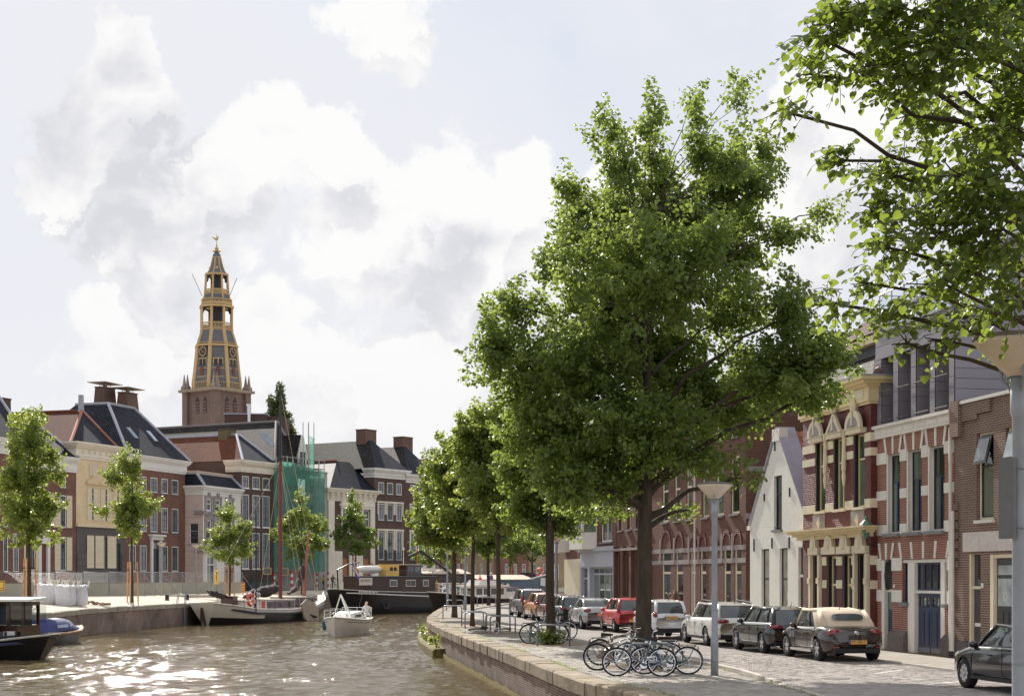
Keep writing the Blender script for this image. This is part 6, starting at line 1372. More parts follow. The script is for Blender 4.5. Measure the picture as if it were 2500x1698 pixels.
def near_tree():
    Y=14.5;base=(6.75,16.2,.03);rg=np.random.default_rng(77)
    root=thing('overhanging_lime_tree','close lime tree whose big-leaved branches hang in from the upper right','tree',base)
    L_=[(2100,60,130,62),(1990,85,72,40),(1990,185,58,34),(2200,160,140,100),(2350,100,140,110),(2450,250,95,140),(2250,285,110,80),(2050,392,52,30),(2190,430,110,66),(2350,430,120,100),(2130,515,58,36),(2300,565,120,80),(2450,560,80,120),(2170,605,76,30),(2300,690,110,36,.8),(2110,690,46,18,.7),(2020,742,58,12,.6),(2190,765,110,14,.6),(2340,770,110,22,.6),(2450,730,75,50,.8),(1925,275,58,12,.5),(2215,838,36,10,.5),(2300,830,40,14,.5),(2445,860,40,16,.6),(2420,350,90,80),(2250,30,150,70),(2420,20,110,80),(2380,650,90,70)]
    off=[(2620,120,200,260,.7),(2700,480,220,260,.7),(2500,-160,330,160,.6),(2150,-110,190,90,.6),(2900,200,260,380,.5),(2800,-200,350,200,.5)]
    B=pxblobs(L_+off,Y,4,.35,.9,.05);B=[((c[0]-base[0],c[1]-base[1],c[2]-base[2]),r,w_) for c,r,w_ in B]
    b=MB();H=9.5;b.tube([(0,0,-.05),(.03,0,.3),(0,.05,2.2),(-.05,0,4.0),(.05,-.1,6.2),(0,0,H)],[.3,.24,.21,.19,.12,.03],12)
    for (c,r,w_) in B:
        hd=math.hypot(c[0],c[1]);h0=max(2.9,min(H*.9,c[2]-.35*hd));limb(b,(0,0,h0),c,.05,.013,rg,9,.35,6)
        tip=Vector(c)+Vector((-r[0]*.95,0,-r[2]*.1));limb(b,c,tip,.013,.004,rg,5,.1,5)
        for _ in range(3):limb(b,c,Vector(c)+Vector((rg.uniform(-.8,.8)*r[0],rg.uniform(-.8,.8)*r[1],rg.uniform(-.7,.7)*r[2])),.01,.004,rg,4,.1,4)
    b.build('trunk',m_bark,root,True)
    P=[];AX=[];NZ=[];tb=MB()
    for (c,r,w_) in B:
        for _ in range(max(4,int(96*(r[0]*r[2]) **.8/.1*.45*w_))):
            q=np.array(c)+rg.uniform(-1,1,3)*np.array(r)*np.array([.8,.9,.75])+np.array([.12,0,.06]);d=norm(np.array([[-.75,-.1,-.05]])+rg.normal(0,.55,(1,3)))[0];ln=rg.uniform(.16,.42);pts=[q+d*ln*t+np.array([0,0,-.10*t*t])+rg.normal(0,.012,3) for t in (0,.33,.66,1)]
            tb.tube(pts,[.0045,.004,.003,.002],4)
            m=int(ln/.045);sd=norm(np.cross(d,[[0,0,1.0]])+1e-6)[0]
            for k in range(m):
                t=(k+.5)/m;p=q+d*ln*t+np.array([0,0,-.10*t*t]);s1=1 if k%2 else-1;ax_=norm((sd*s1*.75+d*.45+np.array([0,0,-.55])+rg.normal(0,.28,3))[None])[0]
                n_=norm((np.array([0,0,1.0])+sd*s1*.35+rg.normal(0,.42,3))[None])[0];n_=norm((n_-ax_*n_.dot(ax_))[None])[0];P.append(p+ax_*.02);AX.append(ax_);NZ.append(n_)
    tb.build('twigs',m_bark,root);P,ax,nz=np.array(P),np.array(AX),np.array(NZ);xx=np.cross(ax,nz)
    V0=np.array([(0,0,0),(-.22,-.1,.05),(-.47,.1,.11),(-.47,.42,.11),(-.28,.76,.05),(0,1.0,-.1),(.28,.76,.05),(.47,.42,.11),(.47,.1,.11),(.22,-.1,.05),(0,.5,-.02)],np.float32)
    F0=[(0,10,2,1),(10,4,3,2),(10,5,4),(0,9,8,10),(10,8,7,6),(10,6,5)]
    s=.071*rg.uniform(.55,1.3,len(P))
    Wp=P+np.array(base);px=CX+FPX*Wp[:,0]/Wp[:,1];py=HOR-FPX*(Wp[:,2]-CAMZ)/Wp[:,1]
    vis=np.where((px>1700) & (px<2490) & (py>10) & (py<900))[0];vis=vis[np.argsort(Wp[vis,1]/s[vis])][:300];near=set(vis.tolist());me=None
    m_big=leafmat('near_lime_leaf',(.050,.088,.022),(.105,.15,.036),(.42,.54,.08),.47)
    for i in vis:
        if me is None:
            q=MB();q.add(V0,F0);o=q.build('leaf',m_big,root,True);me=o.data
        else:o=bpy.data.objects.new('leaf',me);COL.objects.link(o);o.parent=root
        M=Matrix(((xx[i][0],ax[i][0],nz[i][0],0),(xx[i][1],ax[i][1],nz[i][1],0),(xx[i][2],ax[i][2],nz[i][2],0),(0,0,0,1)))
        o.matrix_local=Matrix.Translation(P[i].tolist())@M@Matrix.Scale(float(s[i]),4)
    rest=np.array([i for i in range(len(P)) if i not in near]);b=MB();V=P[rest][:,None,:]+s[rest][:,None,None]*(V0[None,:,0:1]*xx[rest][:,None,:]+V0[None,:,1:2]*ax[rest][:,None,:]+V0[None,:,2:3]*nz[rest][:,None,:])
    T0=[]
    for f in F0:T0 += [(f[0],f[k],f[k+1]) for k in range(1,len(f)-1)]
    F=np.array(T0,np.int32)[None]+(np.arange(len(rest))*len(V0))[:,None,None]
    stuff(fast_mesh('leaves',V.reshape(-1,3),F.reshape(-1,3),m_big,root,True))
near_tree()
def weed(x,y,z,h_,label,seed,n=60):
    rg=np.random.default_rng(seed);root=thing('wall_weed',label,'plant',(x,y,z),0,'weeds growing on the right quay wall');b=MB()
    for k in range(6):a=rg.uniform(0,6.28);b.tube([(0,0,0),(math.cos(a)*h_*.2,math.sin(a)*h_*.2,h_*.6),(math.cos(a)*h_*.4,math.sin(a)*h_*.4,h_*rg.uniform(.7,1))],[.012,.008,.004],4)
    b.build('stem',m_leafL,root);q=rg.normal(0,.32,(n,3))*h_*.7;q[:,2]=rg.uniform(.05,1,n)*h_;leaves_mesh('leaves',q,norm(q+np.array([0,0,.2])),.11,m_leafL,root,rg,LEAF2)
wl=['tuft at the near end of the mossy ledge','small weed tuft low on the mossy ledge','leafy weed in the middle of the mossy ledge','weed patch on the ledge under the slim trees','pale weed tuft further along the ledge','weed at the far end of the mossy ledge']
for i,yy in enumerate((72.5,76,80,85,91,97)):
    x=float(np.interp(yy,qx[:,0],qx[:,1]))-.28;weed(x,yy,-.83,(.55,.3,.5,.38,.42,.34)[i],wl[i],90+i,90)
def joint_grass():
    rg=np.random.default_rng(8);P=[]
    for pl,off,y0,y1,n,z in ((QP,.55,31,110,1500,.03),(KP,-.16,31,70,500,.03),(KP,.08,36,60,300,.01)):
        L_=inner(pl,off,y0,y1);t=rg.beta(1,2.2,n)*(len(L_)-1.01);cl=np.floor(t*1.7) ;keep=np.sin(cl*12.9898)>-.1
        for k in np.where(keep)[0]:a=L_[int(t[k])];c=L_[int(t[k])+1];p=a.lerp(c,t[k]%1);P.append((p.x+rg.normal(0,.05),p.y,z))
    for k in range(420):y=rg.uniform(38,64);P.append((FB(y)-rg.uniform(.03,.12),y,.05))
    P=np.array(P);o=norm(rg.normal(0,1,(len(P),3))+np.array([0,0,1.6]));V0=np.array([(-.1,0,0),(.1,0,0),(0,1,0)],np.float32);sd=norm(np.cross(o,rg.normal(0,1,(len(P),3))));s=rg.uniform(.03,.11,len(P))
    V=P[:,None,:]+s[:,None,None]*(V0[None,:,0:1]*sd[:,None,:]+V0[None,:,1:2]*o[:,None,:]);g=fast_mesh('joint_grass',V.reshape(-1,3),np.arange(len(P)*3).reshape(-1,3),m_leafL);stuff(g);g['label']= 'thin grass and moss growing in the paving joints';g['category']= 'grass'
joint_grass()
# ---------------------------------------------------------------- boats (local x runs aft to fore, z = 0 at the waterline)
m_hullK=mat('black_hull',lin((34,32,36),1.0),.35,var=.3,nscale=1.2,coat=.3)
m_hullW=mat('white_hull',lin((218,212,200)),.4,var=.08,nscale=1.5)
m_hullB=mat('blue_grey_hull',lin((86,102,118)),.5,var=.25,nscale=.8)
m_deck=mat('grey_deck',lin((176,168,154)),.8,var=.15,nscale=2)
m_wood=mat('varnished_wood',lin((70,36,22),1.0),.3,var=.2,nscale=4,coat=.4,stretch=(1,1,4))
m_dwood=mat('dark_brown_cabin',lin((66,48,42)),.5,var=.15,nscale=2)
m_rope=mat('rope',lin((190,176,150)),.9)
m_steel=mat('stainless',lin((200,200,200)),.25,.9,var=.03)
m_canvas=mat('brown_sailcloth',lin((62,46,44),1.2),.9,var=.4,nscale=5,bump=1.0,bscale=5)
m_navyc=mat('navy_canvas',lin((58,66,122),1.1),.7,var=.12,nscale=3,bump=.4,bscale=8)
m_redp=mat('red_paint',lin((190,44,34)),.5,var=.05)
m_orange=mat('signal_orange',lin((222,84,40)),.5,var=.05)
m_yelp=mat('yellow_paint',lin((236,184,30)),.5,var=.06)
def hull(root,L_,st,mats,name='hull',wales=(),bulw=0.0,dk=m_deck,ramp_=0,patch=0.0):
    """st: (x share, half beam at deck, half beam at waterline, deck height); colour changes at the wale heights"""
    n=25;X=np.linspace(0,1,n);sx=[s[0] for s in st]
    f=lambda k,t:float(np.interp(t,sx,[s[k] for s in st]))
    def sm(k):a=np.array([f(k,t) for t in X]);a[1:-1]=.25*a[:-2]+.5*a[1:-1]+.25*a[2:];return a
    wd,ww,zd=sm(1),sm(2),sm(3);rows=[]
    fr=[1.0,.82,.6,.35,.0,-.25]        # share of freeboard
    for i in range(n):
        P=[]
        for q in fr:
            z=zd[i]*q if q >= 0 else q*2.2;w_=ww[i]+(wd[i]-ww[i])*max(0,q) **.8 if q >= 0 else ww[i]*.8
            P.append((z,w_))
        x0=X[i]*L_
        rake=(X[i]-.5)*2;P3=[(x0+(max(0,z)/max(zd[i],.1))*ramp_*(rake **5),w_,z) for z,w_ in P]
        rows.append([(a,-w_,z) for a,w_,z in P3][::1]+[(a,w_,z) for a,w_,z in P3][::-1])
    m=len(rows[0]);b=MB();b.grid(rows);b.poly(rows[0]);b.poly(rows[-1][::-1]);o=b.build(name,list(mats),root,True)
    if len(mats)>1:
        mi=[]
        for p in o.data.polygons:
            c=p.center;fz=c.z/max(.1,float(np.interp(c.x/L_,X,zd)));mi.append(0 if fz>wales[0] else (2 if patch and c.x<L_*patch and .22+c.x/L_*.5<fz<wales[0]-.1 else 1))
        o.data.polygons.foreach_set('material_index',mi)
    d=MB();d.grid([[(r[0][0],-w_*.97,z-bulw),(r[0][0],w_*.97,z-bulw)] for r,w_,z in zip(rows,wd,zd)]);d.build('deck',dk,root)
    for sg in (-1,1):g=MB();g.tube([(r[0][0],sg*w_,z) for r,w_,z in zip(rows,wd,zd)],.05,6);g.build('gunwale',mats[0] if len(mats)>1 else dk,root)
    return lambda t:(t*L_,f(1,t),f(3,t))
def rail(root,pts,h_,m_=m_steel,n=None,name='guard_rail',r=.018,mid=True):
    b=MB();P=[Vector(p) for p in pts];b.tube([p+Vector((0,0,h_)) for p in P],r,5)
    if mid:b.tube([p+Vector((0,0,h_*.55)) for p in P],r*.7,4)
    for p in P:b.cyl(p,p+Vector((0,0,h_)),r,n=5)
    return b.build(name,m_,root)
def boxp(root,name,d,m_,parent=None,bev=0.0):b=MB();b.box(*d);return b.build(name,m_,parent or root)
def ring(root,name,c,R_,r,m_,ax='y',parent=None,m2=None):
    b=MB();pts=[(c[0]+R_*math.cos(t),c[1],c[2]+R_*math.sin(t)) if ax== 'y' else (c[0],c[1]+R_*math.cos(t),c[2]+R_*math.sin(t)) for t in [2*math.pi*k/20 for k in range(20)]];b.tube(pts,r,8,closed=True);o=b.build(name,m_,parent or root,True)
    if m2:
        for k in range(4):b=MB();q=pts[k*5:k*5+2];b.cyl(q[0],q[1],r*1.12,n=8);b.build('buoy_band',m2,o)
    return o
def boat(name,label,p0,p1,group='boats on the canal'):
    a,c=Vector((*p0,WATER)),Vector((*p1,WATER));d=c-a;return thing(name,label,'boat',a,math.atan2(d.y,d.x),group),d.length
r,L_=boat('sailing_barge','old flat-bottomed sailing barge with tall red mast, leeboard and brown furled sails',(-22.6,118.0),(-16.6,136.5))
dk=hull(r,L_,[(0,1.0,.2,1.62),(.06,1.7,.7,1.48),(.2,2.05,1.7,1.12),(.5,2.15,2.0,.95),(.75,2.1,1.8,1.15),(.92,1.4,.9,1.65),(1,.25,.1,2.0)],(m_hullW,m_hullK,m_cream),wales=(.62,),ramp_=.7,patch=.3)
for sg in (-1,1):
    b=MB();b.tube([(t*L_*.98+.1,sg*(float(np.interp(t,(0,.06,.2,.5,.75,.92,1),(.75,1.5,2.05,2.16,2.1,1.4,.3)))+.02),float(np.interp(t,(0,.06,.2,.5,.75,.92,1),(1.25,1.12,.8,.66,.8,1.2,1.5)))) for t in np.linspace(.02,.98,20)],.09,6);b.build('wale',mat('navy_wale',lin((44,46,64)),.4),r)
m_cabin=mat('plum_cabin',lin((92,78,88)),.5)
cb=boxp(r,'cabin',(4.2,12.2,-1.35,1.35,1.0,1.72),m_hullW);boxp(r,'cabin_roof',(4.1,12.3,-1.42,1.42,1.722,1.78),m_deck,cb)
boxp(r,'cabin_panel',(7.2,12.1,-1.37,-1.352,1.08,1.62),m_cabin,cb)
for x in (5.0,7.6,9.3,11.0):boxp(r,'porthole',(x,x+.35,-1.4,-1.375,1.2,1.5),m_dglass,cb)
boxp(r,'red_curtain',(6.3,6.85,-1.39,-1.355,1.1,1.65),m_redp,cb)
fc=boxp(r,'fore_cabin',(13.0,16.2,-1.25,1.25,1.15,1.85),m_cabin);boxp(r,'fore_roof',(12.9,16.3,-1.32,1.32,1.852,1.92),m_deck,fc)
for x in (13.5,14.6,15.6):boxp(r,'porthole',(x,x+.22,-1.29,-1.255,1.4,1.62),m_dglass,fc)
boxp(r,'companionway',(3.2,4.0,-.5,.5,1.2,2.1),m_wood)
b=MB();mx=12.3;b.cyl((mx,0,1.0),(mx,0,13.0),.16,.14,n=10);b.build('mast',mat('red_brown_mast',lin((112,44,40)),.5,nscale=2),r);b=MB();b.cyl((mx,0,13.0),(mx,0,18.9),.13,.05,n=10);b.cyl((mx,0,13.0),(mx,0,13.25),.3,.25,n=10);b.cyl((mx,0,15.0),(mx,0,15.12),.16,n=8);b.build('topmast',m_black,r)
for p,q in (((mx,0,13.0),(.4,0,2.2)),((mx,0,13.0),(L_-.3,0,2.0)),((mx,0,12.8),(mx-.6,-2.1,1.0)),((mx,0,12.8),(mx+.6,-2.1,1.0)),((mx,0,12.8),(mx,2.1,1.0)),((mx,0,18.6),(L_+.1,0,2.1))):b=MB();b.cyl(p,q,.011,n=4);b.build('rigging_line',m_rope,r)
def sailbag(root,pts,rad,seed,name='furled_sail'):
    rg=random.Random(seed);b=MB();P=[Vector(p) for p in pts];Q=[];n=18
    for i in range(n):t=i/(n-1)*(len(P)-1);k=min(int(t),len(P)-2);Q.append(P[k].lerp(P[k+1],t-k))
    b.tube([q+Vector((0,rg.uniform(-.04,.04),rg.uniform(-.05,.05))) for q in Q],[max(.05,float(np.interp(i/(n-1),np.linspace(0,1,len(rad)),rad))*rg.uniform(.72,1.22)) for i in range(n)],9);return b.build(name,m_canvas,root,True)
sb=sailbag(r,[(5.2,-.3,1.95),(7.0,-.2,2.2),(9.0,-.2,2.35),(11.0,-.1,2.6),(11.9,0,2.75)],[.04,.3,.44,.4,.34,.05],1)
text('sail_number','002',.75,m_wframe,sb,Matrix.Translation((6.6,-.82,2.1))@Matrix.Rotation(R(90),4,'X')@Matrix.Rotation(R(-15),4,'Z'),.01)
sailbag(r,[(12.6,-.5,2.15),(14.4,-.3,2.5),(15.8,-.1,3.2),(16.4,0,4.1),(16.6,0,4.6)],[.05,.2,.26,.28,.05],2);sailbag(r,[(.3,.1,2.5),(1.6,.1,2.25),(3.6,.1,2.0)],[.04,.2,.28,.22,.04],3,'sail_cover')
b=MB();b.cyl((17.0,.1,1.9),(17.6,.0,7.3),.15,.1,n=8);b.build('raised_bowsprit',mat('pink_brown_spar',lin((150,84,66)),.5),r)
b=MB();out=[(11.4,-2.35,1.35),(12.2,-2.4,1.75),(13.2,-2.45,1.55),(14.1,-2.55,.9),(14.2,-2.6,-.15),(12.8,-2.7,-.55),(11.5,-2.6,.2)];b.prism(out,(0,.14,0));lbd=b.build('leeboard',mat('weathered_oak',lin((140,124,104)),.8,var=.2,nscale=3,stretch=(1,1,4)),r)
b=MB();b.cyl((12.5,-2.5,.5),(13.3,-2.76,.3),.09,n=6);b.build('leeboard_iron',m_black,lbd);b=MB();b.prism([(11.6,2.35,1.3),(13.6,2.35,1.4),(14.1,2.45,.2),(12.6,2.55,-.3)],(0,-.12,0));b.build('leeboard',m_wood,r)
ring(r,'lifebuoy',(3.0,-2.08,1.85),.42,.12,m_orange,m2=m_wframe);rail(r,[(1.0,-1.7,1.42),(2.2,-1.98,1.25),(4.5,-2.1,1.1),(7,-2.15,1.0),(9.5,-2.15,.97),(11.2,-2.15,.98)],.7,m_black);rail(r,[(14.5,-2.1,1.2),(16.2,-1.9,1.4),(17.6,-1.4,1.7)],.6,m_black)
b=MB();b.cyl((3.9,-2.1,.9),(3.9,-2.1,8.4),.045,n=6);b.build('lamp_pole',m_black,r);b=MB();b.prism([(-.75,-.05,1.3),(-.6,-.05,1.3),(-.1,-.05,.3),(.0,-.05,-.3),(-.6,-.05,-.3),(-.8,-.05,.3)],(0,.1,0));b.build('rudder',m_wood,r)
for i,x in enumerate((17.2,18.0)):b=MB();b.lathe([(.16,0),(.2,.3),(.12,.4)],(x,-.3,1.6),8);b.build('bollard',m_black,r)
for p,q in (((.6,1.0,1.5),(-.9,2.6,1.65)),((18.6,.6,1.8),(20.6,3.6,1.65))):b=MB();b.tube([p,tuple((a+c)/2-(.25 if i==2 else 0) for i,(a,c) in enumerate(zip(p,q))),q],.022,5);b.build('mooring_line',m_rope,r)
boxp(r,'windlass',(17.5,18.1,-.6,.6,1.62,2.0),m_black)
r,L_=boat('motor_barge','black steel barge with brown deckhouse, Dutch flag and white name on its stern',(-16.7,151.6),(-.9,168.4))
hull(r,L_,[(0,.9,.3,2.35),(.04,1.7,1.0,2.3),(.12,2.25,2.0,2.15),(.4,2.35,2.3,2.0),(.8,2.3,2.2,2.05),(.94,1.6,1.2,2.5),(1,.3,.2,2.8)],(m_hullK,),bulw=.25,ramp_=.4)
b=MB();b.tube([(t*L_,-(float(np.interp(t,(0,.04,.12,.4,.8),(1.0,1.74,2.27,2.37,2.3)))+.02),float(np.interp(t,(0,.12,.5),(2.02,1.9,1.55)))) for t in np.linspace(.01,.5,16)],.06,6);b.build('white_stripe',m_wframe,r)
tt=text('ship_name','SERENDIEP',.42,m_wframe,r,Matrix.Translation((2.6,-2.12,2.08))@Matrix.Rotation(R(11),4,'Z')@Matrix.Rotation(R(90),4,'X'),.06)
tt.matrix_local=Matrix.Translation((2.15,-2.16,2.02))@Matrix.Rotation(R(-12),4,'Z')@Matrix.Rotation(R(90),4,'X')
cb=boxp(r,'deckhouse',(2.6,11.2,-1.95,1.95,1.95,3.55),m_dwood);boxp(r,'deckhouse_roof',(2.5,11.3,-2.05,2.05,3.552,3.62),mat('blue_grey_roof',lin((90,110,124)),.6),cb)
for x,w_ in ((5.1,.95),(7.2,1.3),(9.5,.75)):
    f_=boxp(r,'window',(x,x+w_,-1.99,-1.952,2.6,3.25),m_wframe,cb)
    boxp(r,'pane',(x+.06,x+w_/2-.02,-2.005,-1.992,2.66,3.19),m_dglass,cb);boxp(r,'pane',(x+w_/2+.02,x+w_-.06,-2.005,-1.992,2.66,3.19),m_dglass,cb)
wh=boxp(r,'wheelhouse',(8.2,10.2,-1.0,1.0,3.63,4.7),m_wood);boxp(r,'wheelhouse_roof',(8.0,10.5,-1.15,1.15,4.702,4.78),m_deck,wh)
for x in (8.4,9.3):boxp(r,'pane',(x,x+.7,-1.02,-1.002,4.0,4.55),m_glass,wh)
boxp(r,'phone_board',(.9,2.5,-2.35,-2.28,2.75,3.45),mat('board_paper',lin((206,190,176)),.8));text('phone_number','02310271',.34,m_black,r,Matrix.Translation((1.7,-2.36,3.18))@Matrix.Rotation(R(90),4,'X'),.003)
b=MB();b.cyl((1.2,-1.0,2.3),(1.2,-1.0,5.7),.03,n=6);b.ell((1.2,-1.0,5.75),(.08,.08,.08),8,6);b.build('flag_staff',m_wood,r)
for k,(m_,z0) in enumerate(((m_redp,.72),(m_wframe,.36),(mat('flag_blue',lin((50,70,150)),.7),0))):
    rows=[]
    for j in range(2):
        rows.append([(1.22+.14*i-(.42-.1*k)*(1-j)*0+.0,-1.0-.08*math.sin(i*1.5),4.2+(z0+.36*j)*.0+5.55-4.2-.3*i*1.0-(0.18*(2-(2-k))+.18*(1-j))*1.6) for i in range(6)])
    b=MB();b.grid(rows);b.build('flag_stripe',m_,r)
b=MB();b.tube([(.6,.4,2.4),(.5,.4,4.2),(1.6,.2,4.7),(3.0,0,4.95)],.07,7);b.build('davit',m_black,r)
b=MB();b.ell((4.0,-.3,4.25),(1.9,.6,.38),14,6);b.build('dinghy',m_hullW,r,True)
b=MB();b.tube([(8.6,-.9,5.5),(10.4,-.7,6.1),(13.4,-.9,4.4),(14.4,-1.0,3.7)],.16,6);b.tube([(14.4,-1.0,3.7),(15.6,-1.0,3.3),(15.8,-1.0,2.2)],.16,6);b.build('crane_arm',m_black,r)
yb=boxp(r,'winch_box',(5.3,7.0,-1.2,-.1,3.63,4.75),m_yelp)
for x in (6.0,6.5):b=MB();b.cyl((x,-1.24,4.3),(x,-1.19,4.3),.2,n=12);b.build('winch_drum',m_black,yb)
b=MB();b.cyl((8.9,.2,4.78),(8.9,.2,6.2),.03,n=5);b.cyl((8.9,.2,6.2),(8.9,.2,6.45),.09,n=8);b.build('light_mast',m_wframe,r);b=MB();b.cyl((10.1,-.5,4.78),(10.1,-.5,5.9),.03,n=5);b.cyl((10.1,-.5,5.9),(10.1,-.5,6.2),.1,n=8);b.build('beacon',m_orange,r)
ht=boxp(r,'hatch_cover',(12.2,19.5,-1.8,1.8,1.8,2.9),mat('tan_hatch',lin((178,160,138)),.8,nscale=2));boxp(r,'hatch_side',(12.1,19.6,-1.86,-1.802,1.8,2.7),mat('teal_side',lin((66,96,116)),.5),ht)
rail(r,[(11.6,-2.2,2.3),(13,-2.25,2.1),(14.5,-2.25,2.05)],1.1,mat('blue_rail',lin((70,80,120)),.5),r=.03);rail(r,[(2.6,-2.0,3.62),(4.5,-2.0,3.62),(7.5,-2.0,3.62),(10.8,-2.0,3.62)],.5,m_hullB,r=.02)
b=MB();b.tube([(11.3,-2.02,3.2),(11.35,-2.06,2.5),(12.0,-2.1,2.3)],.07,6);b.build('hose',m_yelp,r)
b=MB();b.tube([(3.9,-2.36,1.0),(4.0,-2.42,.55),(4.25,-2.42,.5),(4.5,-2.42,.6),(4.6,-2.36,1.0)],.08,6);b.build('anchor',m_hullK,r)
r,L_=boat('sailing_yacht','small white sailing yacht with lowered mast heading towards the camera',(-9.95,102.8),(-10.62,95.4))
hull(r,L_,[(0,.95,.7,.95),(.3,1.28,1.05,.88),(.65,1.2,.85,.95),(.9,.62,.3,1.08),(1,.06,.03,1.15)],(m_hullW,),dk=mat('cream_deck',lin((214,216,204)),.5),ramp_=.25)
for sg in (-1,1):b=MB();b.tube([(t*L_,sg*(float(np.interp(t,(0,.3,.65,.9,.97),(.9,1.24,1.14,.58,.2)))+.01),float(np.interp(t,(0,.5,.97),(.7,.72,.9)))) for t in np.linspace(.05,.95,12)],.018,5);b.build('blue_stripe',mat('blue_line',lin((70,84,130)),.5),r)
b=MB();b.hexa([(2.2,-.85,.9),(5.4,-.6,1.0),(5.4,.6,1.0),(2.2,.85,.9),(2.3,-.7,1.42),(4.9,-.48,1.3),(4.9,.48,1.3),(2.3,.7,1.42)]);cb=b.build('cabin',m_hullW,r)
for x in (2.8,3.8):
    for sg in (-1,1):boxp(r,'porthole',(x,x+.5,sg*.76-.06,sg*.76+.06,1.08,1.25),m_dglass,cb)
boxp(r,'cockpit',(.4,2.1,-.7,.7,.9,1.05),m_deck)
b=MB();b.cyl((4.3,.35,1.3),(3.0,-.5,2.45),.06,n=7);b.cyl((2.3,-1.0,1.3),(3.0,-.5,2.45),.04,n=6);b.build('lowered_mast',m_hullW,r);b=MB();b.cyl((5.2,.4,1.2),(3.0,-.5,2.45),.045,n=6);b.build('mast_prop',m_hullW,r)
rail(r,[(1.0,-1.1,.92),(2.6,-1.25,.9),(4.4,-1.22,.93),(5.8,-.95,1.0),(7.0,-.3,1.1),(7.2,0,1.12),(7.0,.3,1.1),(5.8,.95,1.0),(4.4,1.22,.93),(2.6,1.25,.9),(1.0,1.1,.92)],.55,r=.014);rail(r,[(.2,-.95,.95),(.1,0,.95),(.2,.95,.95)],.65,r=.016)
b=MB();b.lathe([(.06,0),(.13,.1),(.14,.5),(.08,.62),(.03,.66)],(3.6,-1.4,.25),10);b.build('fender',mat('blue_fender',lin((40,80,120)),.4),r);b=MB();b.box(-.25,.0,-.15,.15,.4,1.4);b.build('outboard_motor',m_black,r)
b=MB();b.tube([(1.2,.3,1.6),(1.0,.5,2.4)],.02,4);b.build('ensign_staff',m_wood,r)
YACHT=r
r,L_=boat('tug_boat','black tug with varnished wheelhouse and white roof, cut by the left edge',(-34.5,71.5),(-20.3,69.0))
hull(r,L_,[(0,.4,.2,1.3),(.08,1.4,.9,1.0),(.3,1.95,1.8,.66),(.7,1.95,1.85,.64),(.88,1.75,1.4,.82),(.95,1.25,.8,1.0),(1,.45,.25,1.1)],(m_hullK,),bulw=.18,ramp_=.6)
b=MB();b.tube([(t*L_,-(float(np.interp(t,(0,.08,.3,.7,.88,.95,1),(.5,1.45,2.0,2.0,1.8,1.3,.5)))),float(np.interp(t,(0,.3,.7,1),(.8,.42,.42,.8)))) for t in np.linspace(.03,.995,22)],.075,6);b.build('rubbing_strake',mat('dark_blue_strake',lin((58,60,84)),.35),r)
wb=MB();x0,x1,y0,y1=10.6,13.7,-.2,1.25
wb.box(x0,x1,y0,y1,.85,1.75)
for x in (x0,x0+1.15,x0+2.3,x1-.12):wb.box(x,x+.12,y0,y0+.1,1.752,2.75);wb.box(x,x+.12,y1-.1,y1,1.752,2.75)
wb.box(x0,x1,y0,y0+.1,2.6,2.752);wb.box(x0,x1,y1-.1,y1,2.6,2.752);wb.box(x1-.1,x1,y0+.1,y1-.1,2.6,2.75);wb.box(x1-.1,x1,-.06,.06,1.752,2.6)
whl=wb.build('wheelhouse',m_wood,r)
b=MB();b.hexa([(x0-.25,y0-.2,2.78),(x1+.3,y0-.2,2.78),(x1+.3,y1+.2,2.78),(x0-.25,y1+.2,2.78),(x0-.2,y0-.15,2.88),(x1+.25,y0-.15,2.88),(x1+.25,y1+.15,2.95),(x0-.2,y1+.15,2.95)]);b.build('wheelhouse_roof',mat('cream_roof',lin((222,218,196)),.5),whl)
for i in range(3):xx_=x0+.13+i*1.15;boxp(r,'pane',(xx_,xx_+1.0,y0+.04,y0+.05,1.76,2.6),m_dglass,whl);boxp(r,'pane',(xx_,xx_+1.0,y1-.05,y1-.04,1.76,2.6),m_clear,whl)
boxp(r,'door',(x1+.002,x1+.06,-.95,-.1,.95,1.75),m_wood,whl)
b=MB();b.lathe([(.26,.9),(.24,1.2),(.22,2.55),(.27,2.58),(.27,2.72),(.2,2.72)],(12.35,-.62,0),14);b.build('funnel',m_black,r,True)
b=MB();b.hexa([(10.4,-1.0,.85),(13.6,-.9,.85),(13.6,-.25,.85),(10.4,-.25,.85),(10.8,-.9,1.25),(13.0,-.8,1.5),(13.0,-.25,1.5),(10.8,-.25,1.25)]);b.build('engine_casing',mat('plum_casing',lin((70,54,60)),.4),r)
rail(r,[(9.8,-1.92,.9),(11.0,-1.9,.9),(12.0,-1.82,.95),(12.9,-1.62,1.02)],.34,m_steel,r=.022,mid=False)
b=MB();b.tube([(12.6,-1.3,1.25),(13.4,-1.1,1.3),(14.0,-.6,1.35)],.05,5)
for x,y in ((12.7,-1.3),(13.3,-1.1),(13.8,-.8)):b.cyl((x,y,.95),(x,y,1.5),.06,n=6)
b.build('towing_bitts',m_black,r);boxp(r,'hatch_white',(13.1,13.6,-.9,-.4,1.1,1.5),m_wframe)
boxp(r,'name_board',(10.2,11.4,-2.04,-2.0,.55,.85),mat('plum_board',lin((96,84,104)),.5))
dc=boxp(r,'deck_chair',(11.9,12.8,-1.55,-1.0,1.05,1.3),mat('maroon_cloth',lin((104,44,50)),.8));b=MB();b.hexa([(11.75,-1.55,1.0),(11.9,-1.55,1.0),(11.9,-1.0,1.0),(11.75,-1.0,1.0),(11.4,-1.55,1.85),(11.52,-1.55,1.88),(11.52,-1.0,1.88),(11.4,-1.0,1.85)]);b.build('chair_back',mat('maroon_cloth',lin((104,44,50)),.8),dc)
